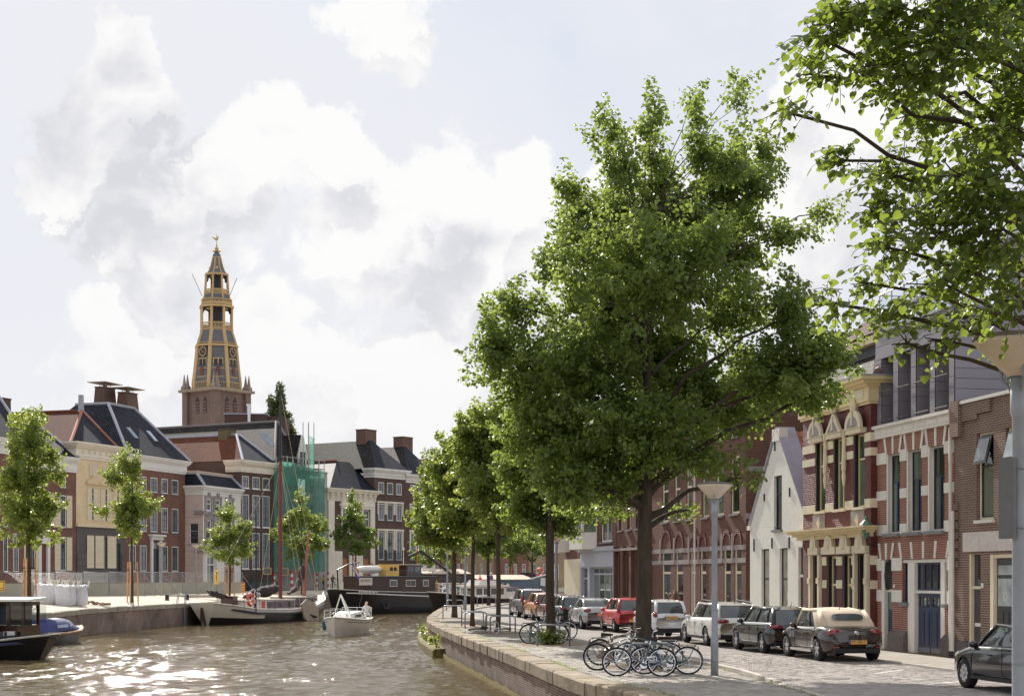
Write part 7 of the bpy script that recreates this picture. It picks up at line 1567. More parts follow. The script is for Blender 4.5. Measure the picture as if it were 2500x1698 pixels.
for ch in r.children:
    if ch.name.split('.')[0] not in ('hull','deck','gunwale','rubbing_strake'):ch.location.z -= .26
for x in (8.0,10.4,12.3):ring(r,'tyre_fender',(x,-2.08,.3),.22,.08,m_black)
TUG=r
r,L_=boat('covered_sloop','dark sloop with navy canvas cover moored behind the tug',(-24.5,82.0),(-23.75,89.6));r.scale=(.8,.8,.8)
hull(r,L_,[(0,1.0,.8,.85),(.3,1.15,1.0,.8),(.7,1.05,.8,.88),(.92,.5,.25,1.05),(1,.08,.05,1.12)],(m_hullK,),ramp_=.3)
for sg in (-1,1):b=MB();b.tube([(t*L_,sg*(float(np.interp(t,(0,.3,.7,.92,1),(1.0,1.15,1.05,.52,.1)))+.03),float(np.interp(t,(0,.3,.7,.92,1),(.82,.77,.85,1.0,1.08)))) for t in np.linspace(0,1,14)],.07,6);b.build('wooden_rail',mat('pale_teak',lin((178,132,88)),.5),r)
rows=[]
for t,w_,z in ((.05,1.0,.85),(.1,1.0,1.6),(.45,.98,1.7),(.6,.9,1.55),(.8,.62,1.12),(.9,.4,1.06)):
    x=t*L_;rows.append([(x,-w_,min(z,.85+t*.2)),(x,-w_*.92,z-.35 if z>1.3 else z-.05),(x,-w_*.6,z),(x,0,z+.06),(x,w_*.6,z),(x,w_*.92,z-.35 if z>1.3 else z-.05),(x,w_,min(z,.85+t*.2))])
b=MB();b.grid(rows);cv=b.build('canvas_cover',m_navyc,r,True)
for sg in (-1,1):b=MB();b.poly([(1.3,sg*1.02,1.15),(3.2,sg*1.01,1.15),(3.2,sg*.99,1.35),(1.3,sg*.99,1.35)]);b.build('cover_window',glassmat('vinyl_window',(.12,.14,.22),.1),cv);b=MB();b.poly([(3.5,sg*1.0,1.15),(4.6,sg*.9,1.2),(4.2,sg*.95,1.35),(3.5,sg*.98,1.36)]);b.build('cover_window',glassmat('vinyl_window',(.12,.14,.22),.1),cv)
r,L_=boat('motor_cruiser','white cabin cruiser with dark hull moored behind the steel hoops',(.1,147.6),(-6.75,142.6))
hull(r,L_,[(0,1.3,1.1,1.55),(.3,1.5,1.3,1.55),(.65,1.45,1.0,1.75),(.88,.85,.3,2.05),(1,.1,.05,2.2)],(m_hullK,),ramp_=.9)
for sg in (-1,1):b=MB();b.tube([(t*L_,sg*float(np.interp(t,(0,.3,.65,.88,1),(1.32,1.52,1.47,.9,.12))),float(np.interp(t,(0,.3,.65,.88,1),(1.52,1.52,1.72,2.0,2.15)))) for t in np.linspace(0,1,12)],.08,6);b.build('rubbing_strake',m_wood,r)
cb=boxp(r,'saloon',(1.6,5.2,-1.15,1.15,1.55,2.65),m_hullW);boxp(r,'saloon_roof',(1.3,5.5,-1.3,1.3,2.652,2.8),m_hullW,cb)
for x in (1.9,2.7,3.5,4.3):
    for sg in (-1,1):boxp(r,'pane',(x,x+.6,sg*1.16-.012,sg*1.16+.012,1.95,2.5),m_dglass,cb)
for y in (-.9,.1):boxp(r,'windscreen_pane',(5.2,5.215,y,y+.8,1.95,2.5),m_glass,cb)
b=MB();b.hexa([(2.2,-1.1,2.802),(4.6,-1.0,2.802),(4.6,1.0,2.802),(2.2,1.1,2.802),(2.2,-1.05,3.2),(4.3,-.95,3.25),(4.3,.95,3.25),(2.2,1.05,3.2)]);b.build('flybridge',m_hullW,r)
rail(r,[(5.4,1.3,1.75),(6.4,1.05,1.9),(7.4,.6,2.05),(8.2,.0,2.15),(7.4,-.6,2.05),(6.4,-1.05,1.9),(5.4,-1.3,1.75)],.75,m_wframe,r=.03);rail(r,[(.1,-1.2,1.55),(.0,0,1.55),(.1,1.2,1.55)],.9,m_wframe,r=.025)
boxp(r,'aft_canopy',(-.1,1.3,-1.2,1.2,2.5,2.56),mat('wine_canopy',lin((120,60,66)),.7));boxp(r,'aft_cabin',(.2,1.55,-1.1,1.1,1.55,2.2),m_hullW);ring(r,'white_lifebuoy',(6.9,-1.0,2.3),.28,.08,m_wframe)
CRUISER=r
r,L_=boat('cargo_ship','long blue-grey cargo ship with tan hatch covers and lifebuoy on its raised bow',(-12.6,173.6),(3.9,184.4))
hull(r,L_,[(0,1.2,.8,3.0),(.06,2.3,1.8,2.8),(.3,2.6,2.5,2.6),(.75,2.6,2.4,3.0),(.92,1.9,1.2,3.7),(1,.4,.2,4.2)],(m_hullB,m_hullK),wales=(.35,),bulw=.5,ramp_=.9)
for x0,x1,z1 in ((2.0,8.2,4.4),(9.0,16.6,3.75)):
    b=MB();b.box(x0,x1,-2.2,2.2,2.3,z1-.5);hc=b.build('hold_coaming',m_dwood if x0<5 else m_hullB,r)
    n=7;rows=[]
    for k in range(n):
        a,c=x0+(x1-x0)*k/n,x0+(x1-x0)*(k+1)/n;b=MB();b.prism([(a+.02,-2.35,z1-.5),(a+.02,0,z1),(a+.02,2.35,z1-.5),(a+.02,2.35,z1-.58),(a+.02,-2.35,z1-.58)],(c-a-.04,0,0));b.build('hatch_board',mat('tan_hatch',lin((178,160,138)),.8,nscale=2),hc)
ring(r,'lifebuoy',(17.6,-1.9,4.05),.42,.13,m_orange,m2=m_wframe);boxp(r,'white_sheet',(17.6,18.3,-2.05,-1.98,2.5,3.4),m_wframe)
for x in (17.3,18.2):b=MB();b.lathe([(.2,0),(.24,.4),(.16,.55)],(x,.2,3.4),8);b.build('bollard',m_black,r)
b=MB();b.tube([(t*L_+(.9 if t>.97 else .55*((t-.5)*2) **5),-float(np.interp(t,(.75,.92,1),(2.62,1.95,.42))),float(np.interp(t,(.75,.92,1),(3.05,3.75,4.25)))) for t in np.linspace(.8,1,8)],.09,6);b.build('white_bow_rail',m_wframe,r)
boxp(r,'anchor_winch',(16.9,17.3,-1,1,3.3,4.0),m_black)
# ---------------------------------------------------------------- cars (local x forward, y left, origin on the ground under the middle)
def paint(name,c,rough=.28,flake=.0):return mat(name,c,rough,.25 if flake else 0,var=.03,nscale=2,coat=.9)
m_tyre=mat('tyre_rubber',lin((28,28,30),1.0),.8,var=.1);m_rim=mat('alloy_rim',lin((176,176,180)),.3,.8,var=.03);m_trim=mat('black_trim',lin((30,30,32),1.0),.55,var=.05)
m_cglass=glassmat('car_glass',(.03,.035,.035),.015,.9);m_tail=mat('tail_light',lin((140,12,18),1.1),.12,coat=1.0,var=.04);m_plate=mat('yellow_plate',lin((240,180,20)),.4,var=.02);m_plb=mat('plate_blue',lin((30,60,160)),.4);m_head=mat('head_light',lin((220,225,230)),.1,coat=1.0)
m_under=mat('car_underside',lin((22,22,22),1.0),.9)
def crom(xs,ys,n):
    xs=np.array(xs,float);ys=np.array(ys,float);X=np.linspace(xs[0],xs[-1],n);h=np.diff(xs);d=np.diff(ys)/h;m=np.zeros(len(xs));m[1:-1]=np.where(d[:-1]*d[1:]>0,2*d[:-1]*d[1:]/(d[:-1]+d[1:]+1e-9),0);m[0],m[-1]=d[0],d[-1]
    k=np.clip(np.searchsorted(xs,X)-1,0,len(h)-1);t=(X-xs[k])/h[k];return X,(2*t**3-3*t**2+1)*ys[k]+(t**3-2*t**2+t)*h[k]*m[k]+(-2*t**3+3*t**2)*ys[k+1]+(t**3-t**2)*h[k]*m[k+1]
def wheel(root,x,y,rw,sg,rim=m_rim,spokes=5):
    b=MB();w2=.105;b.lathe([(rw*.62,-w2),(rw*.9,-w2*1.02),(rw,-w2*.7),(rw,w2*.7),(rw*.9,w2*1.02),(rw*.62,w2)],(x,y,rw),28,axis='y',cap=False);wl=b.build('wheel',m_tyre,root,True)
    b=MB();yo=y+sg*w2*.7;b.lathe([(rw*.63,-.06),(rw*.64,.02),(rw*.57,.025),(rw*.55,-.05)] if sg>0 else [(rw*.55,.05),(rw*.57,-.025),(rw*.64,-.02),(rw*.63,.06)],(x,yo,rw),24,axis='y',cap=False)
    b.lathe([(rw*.17,-.02),(rw*.15,.03*sg+.0)],(x,yo,rw),10,axis='y')
    for k in range(spokes):
        t=2*math.pi*k/spokes+.3;c,s=math.cos(t),math.sin(t);pr=Vector((-s,0,c));rd=Vector((c,0,s));o=Vector((x,yo,rw))
        b.hexa([tuple(o+rd*a+pr*q+Vector((0,d,0))) for d in (-.02,.02) for a,q in ((rw*.12,-.05),(rw*.6,-.035),(rw*.6,.035),(rw*.12,.05))])
    b.build('rim',rim,wl);b=MB();b.lathe([(rw*.6,-.01),(rw*.6,.01)],(x,y+sg*w2*.35,rw),20,axis='y');b.build('brake_disc',m_trim,wl)
def car(label,RL,P,color,roofm=None,plate=None,head=STREET,name='parked_car',rimm=m_rim,spokes=5,FL=None):
    """P: L, W, H, wb, rw, foh(front overhang), top profile (x,z), greenhouse xs (front base, front top, rear top, rear base), belt"""
    d=head.normalized();rt=Vector((d.y,-d.x,0));tr_=P['W']-.2
    base=(Vector((*RL,0))+d*P['wb']/2 if FL is None else Vector((*FL,0))-d*P['wb']/2)+rt*tr_/2
    root=thing(name,label,'car',(base.x,base.y,.012),math.atan2(d.y,d.x),'cars parked along the street')
    L_,Wd,H,wb,rw=P['L'],P['W'],P['H'],P['wb'],P['rw'];xf=wb/2+P['foh'];xr=xf-L_;n=44;hw=Wd/2
    X,ZT=crom([p[0] for p in P['top']],[p[1] for p in P['top']],n)
    _,WW=crom([p[0] for p in P['plan']] if 'plan' in P else [xr,xr+.12,xr+.5,0,xf-.6,xf-.15,xf],[p[1]*hw for p in P['plan']] if 'plan' in P else [hw*.78,hw*.92,hw*.99,hw,hw*.98,hw*.86,hw*.62],n)
    _,ZB=crom([xr,xr+.15,xr+.6,xf-.6,xf-.12,xf],[.42,.3,.22,.2,.26,.36],n)
    rows=[]
    for i in range(n):
        w_,zt,zb=WW[i],ZT[i],ZB[i];zm=zb+(zt-zb)*.55;sec=[(0,zb),(w_*.8,zb),(w_*.95,zb+.06),(w_,zb+(zt-zb)*.3),(w_*1.0,zm),(w_*.985,zb+(zt-zb)*.8),(w_*.93,zt-.035),(w_*.84,zt),(w_*.45,zt+.022),(0,zt+.03)]
        rows.append([(X[i],-y,z) for y,z in sec]+[(X[i],y,z) for y,z in sec[::-1][1:-1]])
    b=MB();b.grid(rows,True);b.poly(rows[0]);b.poly(rows[-1][::-1]);body=b.build('body',color,None,True)
    cut=MB()
    for x in (-wb/2,wb/2):
        for sg in (-1,1):cut.cyl((x,sg*(hw-.34),rw),(x,sg*(hw+.3),rw),rw*1.13,n=28)
    co=cut.build('cutter_tmp',m_under);md=body.modifiers.new('b','BOOLEAN');md.operation= 'DIFFERENCE';md.object=co;md.solver= 'EXACT'
    dg=bpy.context.evaluated_depsgraph_get();me=bpy.data.meshes.new_from_object(body.evaluated_get(dg));body.modifiers.clear();body.data=me;bpy.data.objects.remove(co);body.parent=root
    if len(me.materials)<2:me.materials.append(m_under)
    me.materials[1]=m_under
    gb,gt,rtp,rb=P['gh'];zb_=lambda x:float(np.interp(x,X,ZT))+.0;wb_=hw*.86;wt=hw*P.get('wt',.70);zr=H-.05;rm=roofm or color
    C0={'f':[Vector((gb,s*wb_*.88,zb_(gb)-.02)) for s in (-1,1)],'r':[Vector((rb,s*wb_*P.get('rbw',.9),zb_(rb)-.02)) for s in (-1,1)]}
    C1={'f':[Vector((gt,s*wt*.94,zr)) for s in (-1,1)],'r':[Vector((rtp,s*wt*P.get('rtw',.95),zr-P.get('drop',.05))) for s in (-1,1)]}
    def quadgrid(a,b_,c,d_,bulge,nu=6,nv=5):
        nn=(b_-a).cross(d_-a).normalized();return [[a.lerp(b_,u/nu).lerp(d_.lerp(c,u/nu),v/nv)+nn*bulge*(1-(2*u/nu-1) **2)*(.35+.65*(1-(2*v/nv-1) **2)) for u in range(nu+1)] for v in range(nv+1)]
    r4=[C1['r'][0],C1['f'][0],C1['f'][1],C1['r'][1]];b=MB();b.grid(quadgrid(r4[0],r4[1],r4[2],r4[3],.085,10,8));b.build('roof',rm,root,True)
    def pillar(a,c,w0=.05,m_=None):b=MB();b.tube([a,a.lerp(c,.5)+Vector((0,(a.y+c.y)/2*.02,.015)),c],w0,6);b.build('pillar',m_ or rm,root,True)
    for i in (0,1):pillar(C0['f'][i],C1['f'][i],.04);pillar(C0['r'][i],C1['r'][i],P.get('cp',.07));b=MB();b.tube([C1['r'][i],C1['f'][i]],.045,6);b.build('roof_rail',rm,root,True)
    def pane(nm,q,bulge,inset=.96):c=sum(q,Vector())/4;q=[c+(p-c)*inset for p in q];b=MB();b.grid(quadgrid(*q,bulge));return b.build(nm,m_cglass,root,True)
    pane('windscreen',[C0['f'][0],C0['f'][1],C1['f'][1],C1['f'][0]],.05)
    if P.get('soft'):
        q=[C0['r'][1],C0['r'][0],C1['r'][0],C1['r'][1]];b=MB();b.grid(quadgrid(*q,.15,8,8));b.build('soft_top_back',rm,root,True)
        c=q[0]*.31+q[1]*.31+q[2]*.19+q[3]*.19;nn=(q[1]-q[0]).cross(q[3]-q[0]).normalized();e1=(q[1]-q[0]).normalized();e2=nn.cross(e1);pts=[c+nn*.15+e1*(.46*(abs(math.cos(t)) **.55)*math.copysign(1,math.cos(t)))+e2*(.15*(abs(math.sin(t)) **.6)*math.copysign(1,math.sin(t))) for t in [2*math.pi*k/28 for k in range(28)]]
        b=MB();b.prism(pts,nn*.012);b.build('rear_window',m_cglass,root)
    else:
        pane('rear_window',[C0['r'][1],C0['r'][0],C1['r'][0],C1['r'][1]],.07,.9)
    for s,(i) in ((-1,0),(1,1)):
        A,B_,C_,D_=C0['r'][i],C0['f'][i],C1['f'][i],C1['r'][i]
        if P.get('soft'):A=A.lerp(B_,.34);D_=D_.lerp(C_,.42);b=MB();q=[C0['r'][i],C0['r'][i].lerp(B_,.36),C1['r'][i].lerp(C_,.44),C1['r'][i]];q=q if s<0 else q[::-1];b.grid(quadgrid(*q,.08));b.build('soft_top_side',rm,root,True)
        splits=P.get('win',(0,.48,1))
        for k in range(len(splits)-1):
            f0,f1=splits[k]+.012,splits[k+1]-.012;q=[A.lerp(B_,f0),A.lerp(B_,f1),D_.lerp(C_,f1),D_.lerp(C_,f0)];q=q if s<0 else [q[1],q[0],q[3],q[2]];pane('side_window',q,.035,.93)
            if k:pillar(A.lerp(B_,splits[k]),D_.lerp(C_,splits[k]),.028,m_trim)
        b=MB();m0=B_+Vector((-.12,s*.17,.05));b.ell(m0,(.075,.11,.075),10,7);b.cyl(m0,B_+Vector((-.1,s*.02,0)),.02,n=5);b.build('mirror',color if not P.get('bmir') else m_trim,root,True)
        for dx in P.get('handles',(-.15,)):b=MB();b.box(dx,dx+.17,s*(hw+.002)-.012,s*(hw+.002)+.012,zb_(0)-.2,zb_(0)-.165);b.build('door_handle',color,root)
        for dx in P.get('seams',(.85,-.3)):b=MB();b.box(dx-.006,dx+.006,s*hw-.006,s*hw+.0035,.3,zb_(0)-.06);b.build('door_seam',m_trim,root)
        b=MB();b.box(-wb/2+rw*1.2,wb/2-rw*1.2,s*(hw-.01)-.015,s*(hw-.01)+.02,.24,.31);b.build('sill_trim',P.get('sillm',m_trim),root)
    for x in (-wb/2,wb/2):
        for s in (-1,1):wheel(root,x,s*(hw-.12),rw,s,rimm,spokes)
        b=MB();b.box(x-rw*1.1,x+rw*1.1,-hw+.35,hw-.35,.25,rw*2);b.build('wheel_well',m_under,root)
    zt_r=float(np.interp(xr+.1,X,ZT));ly,lz,lw,lh=P.get('tail',(hw*.74,zt_r-.16,.2,.12))
    for s in (-1,1):
        b=MB();b.ell((xr+P.get('tx',.13),s*ly,lz),(.12,lw,lh),14,9);b.build('tail_light',m_tail,root,True)
        b=MB();b.ell((xf-.32,s*hw*.68,float(np.interp(xf-.35,X,ZT))-.08),(.22,.2,.10),12,8);b.build('headlight',m_head,root,True)
        b=MB();b.box(xr+.03,xr+.1,s*hw*.62-.12,s*hw*.62+.12,.40,.44);b.build('reflector',m_tail,root)
    b=MB();b.box(xr-.012+.03,xr+.3,-hw*.74,hw*.74,.25,.25+P.get('bump',.14));b.build('rear_bumper',m_trim,root)
    b=MB();px_=P.get('px',xr-.01);pz=P.get('pz',.62);b.box(px_-.012,px_+.03,-.26,.26,pz-.055,pz+.055);pl=b.build('licence_plate',m_plate,root)
    b=MB();b.box(px_-.016,px_-.0125,.215,.26,pz-.055,pz+.055);b.build('plate_band',m_plb,pl)
    if plate:text('plate_number',plate,.105,m_black,pl,Matrix.Translation((px_-.015,-.02,pz))@Matrix.Rotation(R(-90),4,'Z')@Matrix.Rotation(R(90),4,'X'),.002)
    if P.get('wiper'):b=MB();q=C0['r'][0].lerp(C0['r'][1],.5);b.tube([q+Vector((-.06,0,.05)),q.lerp(C1['r'][0],.35)+Vector((-.09,.0,.04))],.014,5);b.build('wiper',m_trim,root)
    if P.get('rails'):
        for s in (-1,1):b=MB();b.tube([C1['r'][0 if s<0 else 1]+Vector((.15,0,.03)),C1['r'][0 if s<0 else 1]+Vector((.35,0,.11)),C1['f'][0 if s<0 else 1]+Vector((-.4,0,.11)),C1['f'][0 if s<0 else 1]+Vector((-.2,0,.03))],.022,6);b.build('roof_bar',m_trim,root)
    b=MB();b.cyl((rtp+.15,0,zr),(rtp+.02,0,zr+.2),.012,.005,n=5);b.build('aerial',m_trim,root)
    return root
def hatch(L_,W_,H,wb,rw,foh=.82,**k):
    xf=wb/2+foh;xr=xf-L_;P=dict(L=L_,W=W_,H=H,wb=wb,rw=rw,foh=foh,top=[(xr,.78),(xr+.06,.9),(xr+.25,.97),(0,.95),(xf-1.15,.93),(xf-.5,.82),(xf-.12,.68),(xf,.56)],gh=(xf-1.12,xf-1.85,xr+.42,xr+.10));P.update(k);return P
DK=Vector((-.165,.986,0))
beetle=hatch(4.28,1.81,1.49,2.54,.335,.86,soft=True,top=[(-2.15,.55),(-2.1,.74),(-1.85,.9),(-1.45,.98),(0,.94),(.95,.93),(1.6,.84),(2.0,.68),(2.13,.52)],plan=[(-2.15,.62),(-2.05,.82),(-1.7,.97),(-1.27,1.02),(-.7,.93),(.5,.93),(1.27,1.02),(1.75,.93),(2.05,.72),(2.13,.5)],gh=(.92,.38,-.88,-1.52),rtw=.92,drop=.05,wt=.8,tail=(.60,.80,.21,.13),tx=.24,px=-2.165,pz=.56,sillm=m_steel,win=(0,.25,1),handles=(-.25,),seams=(.75,-.55))
c=car('brown convertible with cream soft top and yellow plate, behind the black hatchback',(8.72,45.35),beetle,paint('brown_metallic',lin((64,50,46),1.0),.25,1),mat('cream_soft_top',lin((222,200,172)),.85,var=.06,nscale=3,bump=.2,bscale=60),'PT-789-T',DK)
lg=ring(c,'emblem',(-2.06,0,.80),.062,.009,m_steel,'x');text('emblem_mark','W',.08,m_steel,c,Matrix.Translation((-2.07,0,.785))@Matrix.Rotation(R(-90),4,'Z')@Matrix.Rotation(R(90),4,'X'),.004);text('emblem_mark','V',.05,m_steel,c,Matrix.Translation((-2.07,0,.83))@Matrix.Rotation(R(-90),4,'Z')@Matrix.Rotation(R(90),4,'X'),.004)
b=MB();b.tube([(-2.1,-.62,.6),(-2.1,.62,.6)],.006,4);b.build('boot_seam',m_trim,c)
golf=hatch(4.25,1.80,1.46,2.64,.325,.86,tail=(.62,.84,.24,.08),tx=.1,win=(0,.2,.58,1),handles=(-.1,-1.0),seams=(.95,-.15,-1.0),wiper=True)
car('dark grey hatchback parked between the brown convertible and the white estate',(7.85,49.8),golf,paint('anthracite',lin((44,48,54),1.0),.25,1),None,None,DK)
passat=hatch(4.77,1.82,1.50,2.71,.33,.9,top=[(-2.52,.78),(-2.46,.92),(-2.2,.98),(0,.95),(.95,.93),(1.7,.83),(2.13,.68),(2.25,.54)],gh=(1.08,.35,-2.02,-2.36),tail=(.6,.86,.24,.09),tx=.09,win=(0,.26,.62,1),handles=(-.05,-.95),seams=(1.0,-.1,-1.0),rails=True,wiper=True,bump=.2)
car('white estate car with roof rails between a small white hatchback and a dark grey one',(6.78,55.35),passat,paint('white_paint',lin((218,216,210))),None,None,DK)
spark=hatch(3.5,1.52,1.50,2.345,.275,.66,top=[(-1.66,.8),(-1.6,.94),(-1.4,.98),(0,.96),(.75,.95),(1.3,.85),(1.7,.7),(1.83,.56)],gh=(1.0,.3,-1.32,-1.55),tail=(.62,.93,.10,.10),tx=.1,wiper=True,bump=.32,pz=.82,px=-1.665,handles=(-.05,-.9),seams=(.8,-.2))
c=car('small white hatchback with round red lights just right of the large tree trunk',(5.35,61.3),spark,paint('silver_white',lin((206,206,206))),None,'49-KJX-7',DK)
c1=hatch(3.43,1.63,1.47,2.34,.28,.66,top=[(-1.6,.78),(-1.55,.9),(-1.35,.97),(0,.95),(.8,.94),(1.3,.86),(1.7,.7),(1.83,.56)],gh=(1.05,.35,-1.25,-1.52),tail=(.66,1.0,.07,.2),tx=.12,wiper=True,bump=.2,pz=.5,handles=(-.05,-.9),seams=(.8,-.2))
car('red small hatchback half hidden by the large tree trunk',(4.42,68.4),c1,paint('bright_red',lin((196,34,36))),None,'12-ZR-GD' and None,DK)
cc=hatch(4.04,1.75,1.40,2.54,.31,.86,top=[(-1.93,.74),(-1.88,.9),(-1.7,.97),(-1.2,1.0),(0,.94),(.95,.93),(1.6,.84),(2.0,.68),(2.13,.54)],gh=(1.05,.2,-.72,-1.22),tail=(.64,.84,.2,.11),tx=.12,win=(0,.3,1),pz=.68,handles=(-.3,),seams=(.85,-.55))
car('silver coupé between the red hatchback and a dark car',(3.2,72.6),cc,paint('silver_metallic',lin((158,158,160)),.25,1),None,None,DK)
g2=hatch(4.1,1.75,1.45,2.6,.31,.8,tail=(.62,.84,.2,.1),wiper=True)
car('dark blue-grey hatchback in front of the silver coupé',(2.25,77.6),g2,paint('dark_slate_paint',lin((62,66,76)),.25,1),None,None,DK)
car('dark red car of which the roof shows behind the lamp post',(1.75,82.3),hatch(4.0,1.7,1.48,2.5,.3,.8),paint('dark_red_paint',lin((110,30,36)),.25),None,None,DK)
c3=hatch(4.0,1.75,1.5,2.54,.31,.8,tail=(.68,.95,.15,.16),tx=.16,wiper=True)
car('orange hatchback with large red tail light beside the second tree',(1.15,87.0),c3,paint('orange_metallic',lin((206,132,56)),.25,1),None,None,DK)
mpv=hatch(4.35,1.82,1.66,2.68,.33,.85,top=[(-2.0,.85),(-1.95,1.0),(-1.7,1.06),(0,1.04),(.85,1.0),(1.6,.9),(2.05,.74),(2.19,.58)],gh=(1.2,.3,-1.55,-1.88),tail=(.7,1.1,.12,.22),tx=.15,wiper=True)
car('grey-brown people carrier, leftmost of the parked cars',(.38,93.2),mpv,paint('grey_brown_metallic',lin((112,102,100)),.28,1),None,None,DK)
car('white car whose roof shows beyond the grey people carrier',(.45,99.5),hatch(4.5,1.8,1.6,2.7,.33,.85,gh=(1.1,.35,-1.9,-2.2)),paint('white_paint',lin((218,216,210))),None,None,DK)
a3=hatch(4.25,1.77,1.43,2.58,.325,.84,win=(0,.45,1),handles=(-.05,),seams=(.9,-.5))
car('black hatchback cut by the right edge beside the near lamp post',None,a3,paint('black_paint_metallic',lin((26,26,30),1.2),.2),None,None,DK,FL=(9.8,34.4),spokes=9)
# ---------------------------------------------------------------- bicycles
m_bk=mat('black_frame',lin((32,32,34),1.2),.35,var=.05);m_chrome=mat('chrome',lin((200,200,200)),.2,1.0,var=.02);m_sad=mat('saddle_black',lin((26,24,24),1.0),.6)
def bike_proto():
    r=thing('bicycle','proto','bicycle');Rw=.345
    def wheel_(x,nm):
        b=MB();b.tube([(x+Rw*math.cos(t),0,Rw+Rw*math.sin(t)) for t in [2*math.pi*k/28 for k in range(28)]],.02,6,closed=True);w_=b.build(nm,m_tyre,r,True)
        b=MB();b.tube([(x+(Rw-.03)*math.cos(t),0,Rw+(Rw-.03)*math.sin(t)) for t in [2*math.pi*k/28 for k in range(28)]],.011,5,closed=True);b.build('rim',m_chrome,w_)
        b=MB();b.cyl((x,-.05,Rw),(x,.05,Rw),.022,n=8)
        for k in range(14):t=2*math.pi*k/14;b.cyl((x,.03*(-1) **k,Rw),(x+(Rw-.03)*math.cos(t),0,Rw+(Rw-.03)*math.sin(t)),.0035,n=3,cap=False)
        b.build('spokes',m_chrome,w_)
        b=MB();rows=[]
        for k in range(14):t=R(10)+R(170)*k/13 if nm== 'rear_wheel' else R(5)+R(130)*k/13;c_,s_=math.cos(t),math.sin(t);rows.append([(x+(Rw+.03)*c_,y,Rw+(Rw+.03-abs(y)*.3)*s_) for y in (-.032,0,.032)])
        b.grid(rows);b.build('mudguard',m_bk,w_)
    wheel_(0,'rear_wheel');wheel_(1.07,'front_wheel')
    bb,st,hd,hb=(.43,0,.29),(.30,0,.78),(.86,0,.86),(.92,0,.66)
    b=MB()
    for p,q,w_ in ((bb,st,.017),(bb,hb,.02),((.33,0,.68),hd,.018),(hd,hb,.019),((0,.05,Rw),bb,.011),((0,-.05,Rw),bb,.011),((0,.05,Rw),(.32,0,.72),.009),((0,-.05,Rw),(.32,0,.72),.009)):b.cyl(p,q,w_,n=7)
    b.build('frame',m_bk,r)
    b=MB();b.tube([hb,(.95,.05,.6),(1.02,.055,.45),(1.07,.055,Rw)],.012,6);b.tube([hb,(.95,-.05,.6),(1.02,-.055,.45),(1.07,-.055,Rw)],.012,6);b.build('fork',m_bk,r)
    b=MB();b.cyl(hd,(.83,0,1.0),.014,n=6);b.tube([(.62,-.29,1.0),(.72,-.28,1.03),(.84,-.15,1.03),(.85,0,1.0),(.84,.15,1.03),(.72,.28,1.03),(.62,.29,1.0)],.012,6);hbar=b.build('handlebar',m_chrome,r)
    for y in (-.29,.29):b=MB();b.cyl((.62,y,1.0),(.74,y*.98,1.03),.018,n=7);b.build('grip',m_sad,hbar)
    b=MB();b.cyl(st,(.275,0,.9),.013,n=6);b.build('seat_post',m_chrome,r);b=MB();b.hexa([(.13,-.09,.9),(.42,-.02,.92),(.42,.02,.92),(.13,.09,.9),(.12,-.1,.965),(.43,-.022,.955),(.43,.022,.955),(.12,.1,.965)]);b.build('saddle',m_sad,r)
    b=MB();b.lathe([(.09,-.012),(.09,.012)],(bb[0],-.05,bb[2]),16,axis='y');b.cyl((bb[0],-.08,bb[2]),(bb[0]+.12,-.08,bb[2]-.12),.012,n=5);b.cyl((bb[0],.08,bb[2]),(bb[0]-.12,.08,bb[2]+.12),.012,n=5);b.box(bb[0]+.08,bb[0]+.17,-.17,-.08,bb[2]-.14,bb[2]-.11);b.box(bb[0]-.17,bb[0]-.08,.08,.17,bb[2]+.11,bb[2]+.14);b.build('crank',m_chrome,r)
    b=MB();b.prism([(-.03,-.07,.31),(.45,-.07,.2),(.5,-.07,.3),(.45,-.07,.39),(-.02,-.07,.39)],(0,.02,0));b.build('chain_case',m_bk,r)
    b=MB()
    for y in (-.06,0,.06):b.tube([(.2,y,.74),(-.22,y,.73)],.007,4)
    for x in (.15,0,-.2):b.tube([(x,-.06,.735),(x,.06,.735)],.007,4)
    b.tube([(-.18,.06,.73),(0,.06,Rw)],.007,4);b.tube([(-.18,-.06,.73),(0,-.06,Rw)],.007,4);b.build('carrier',m_bk,r)
    b=MB();b.ell((1.0,0,.82),(.05,.045,.045),8,6);b.build('head_lamp',m_chrome,r,True);b=MB();b.box(-.27,-.24,-.03,.03,.62,.70);b.build('rear_lamp',m_tail,r)
    return r
proto=bike_proto();used=[False]
def bike(label,x,y,ang,lean,frame=None,z=.045,tip=0.0,steer=0):
    o=proto if not used[0] else copy_tree(proto);used[0]=True
    o['label']=label;o['group']= 'bicycles parked on the quay';o.location=(x,y,z+(.05 if abs(lean)>60 else 0));o.rotation_euler=(R(lean),0,R(ang))
    if frame:
        for ch in o.children:
            if ch.name.split('.')[0] in ('frame','fork','chain_case'):ch.data=ch.data.copy();ch.data.materials[0]=frame
    return o
m_bgreen=mat('green_grey_frame',lin((74,92,88)),.35,var=.05);m_bblue=mat('slate_blue_frame',lin((70,76,92)),.3,var=.05);m_bbrown=mat('bronze_frame',lin((104,84,66)),.35,var=.05);m_bwhite=mat('silver_frame',lin((180,180,178)),.3,var=.03)
bike('green-grey bicycle leaning in front of the large tree trunk, its rear wheel rightmost',4.28,38.75,178,24,m_bgreen)
bike('slate-blue bicycle with its front wheel foremost on the quay',3.55,37.9,172,22,m_bblue)
bike('brown bicycle leftmost of the group round the large trunk',2.16,40.3,3,-20,m_bbrown)
bike('black bicycle with red rear lamp right behind the hoop at the large tree',3.98,40.3,183,12)
bike('bronze bicycle behind the left side of the large tree trunk',2.35,42.6,8,-10,m_bbrown)
bike('black bicycle against the hoop by the second tree',.62,56.0,12,-10)
bike('silver bicycle with white carrier behind the second tree',2.1,59.6,190,8,m_bwhite)
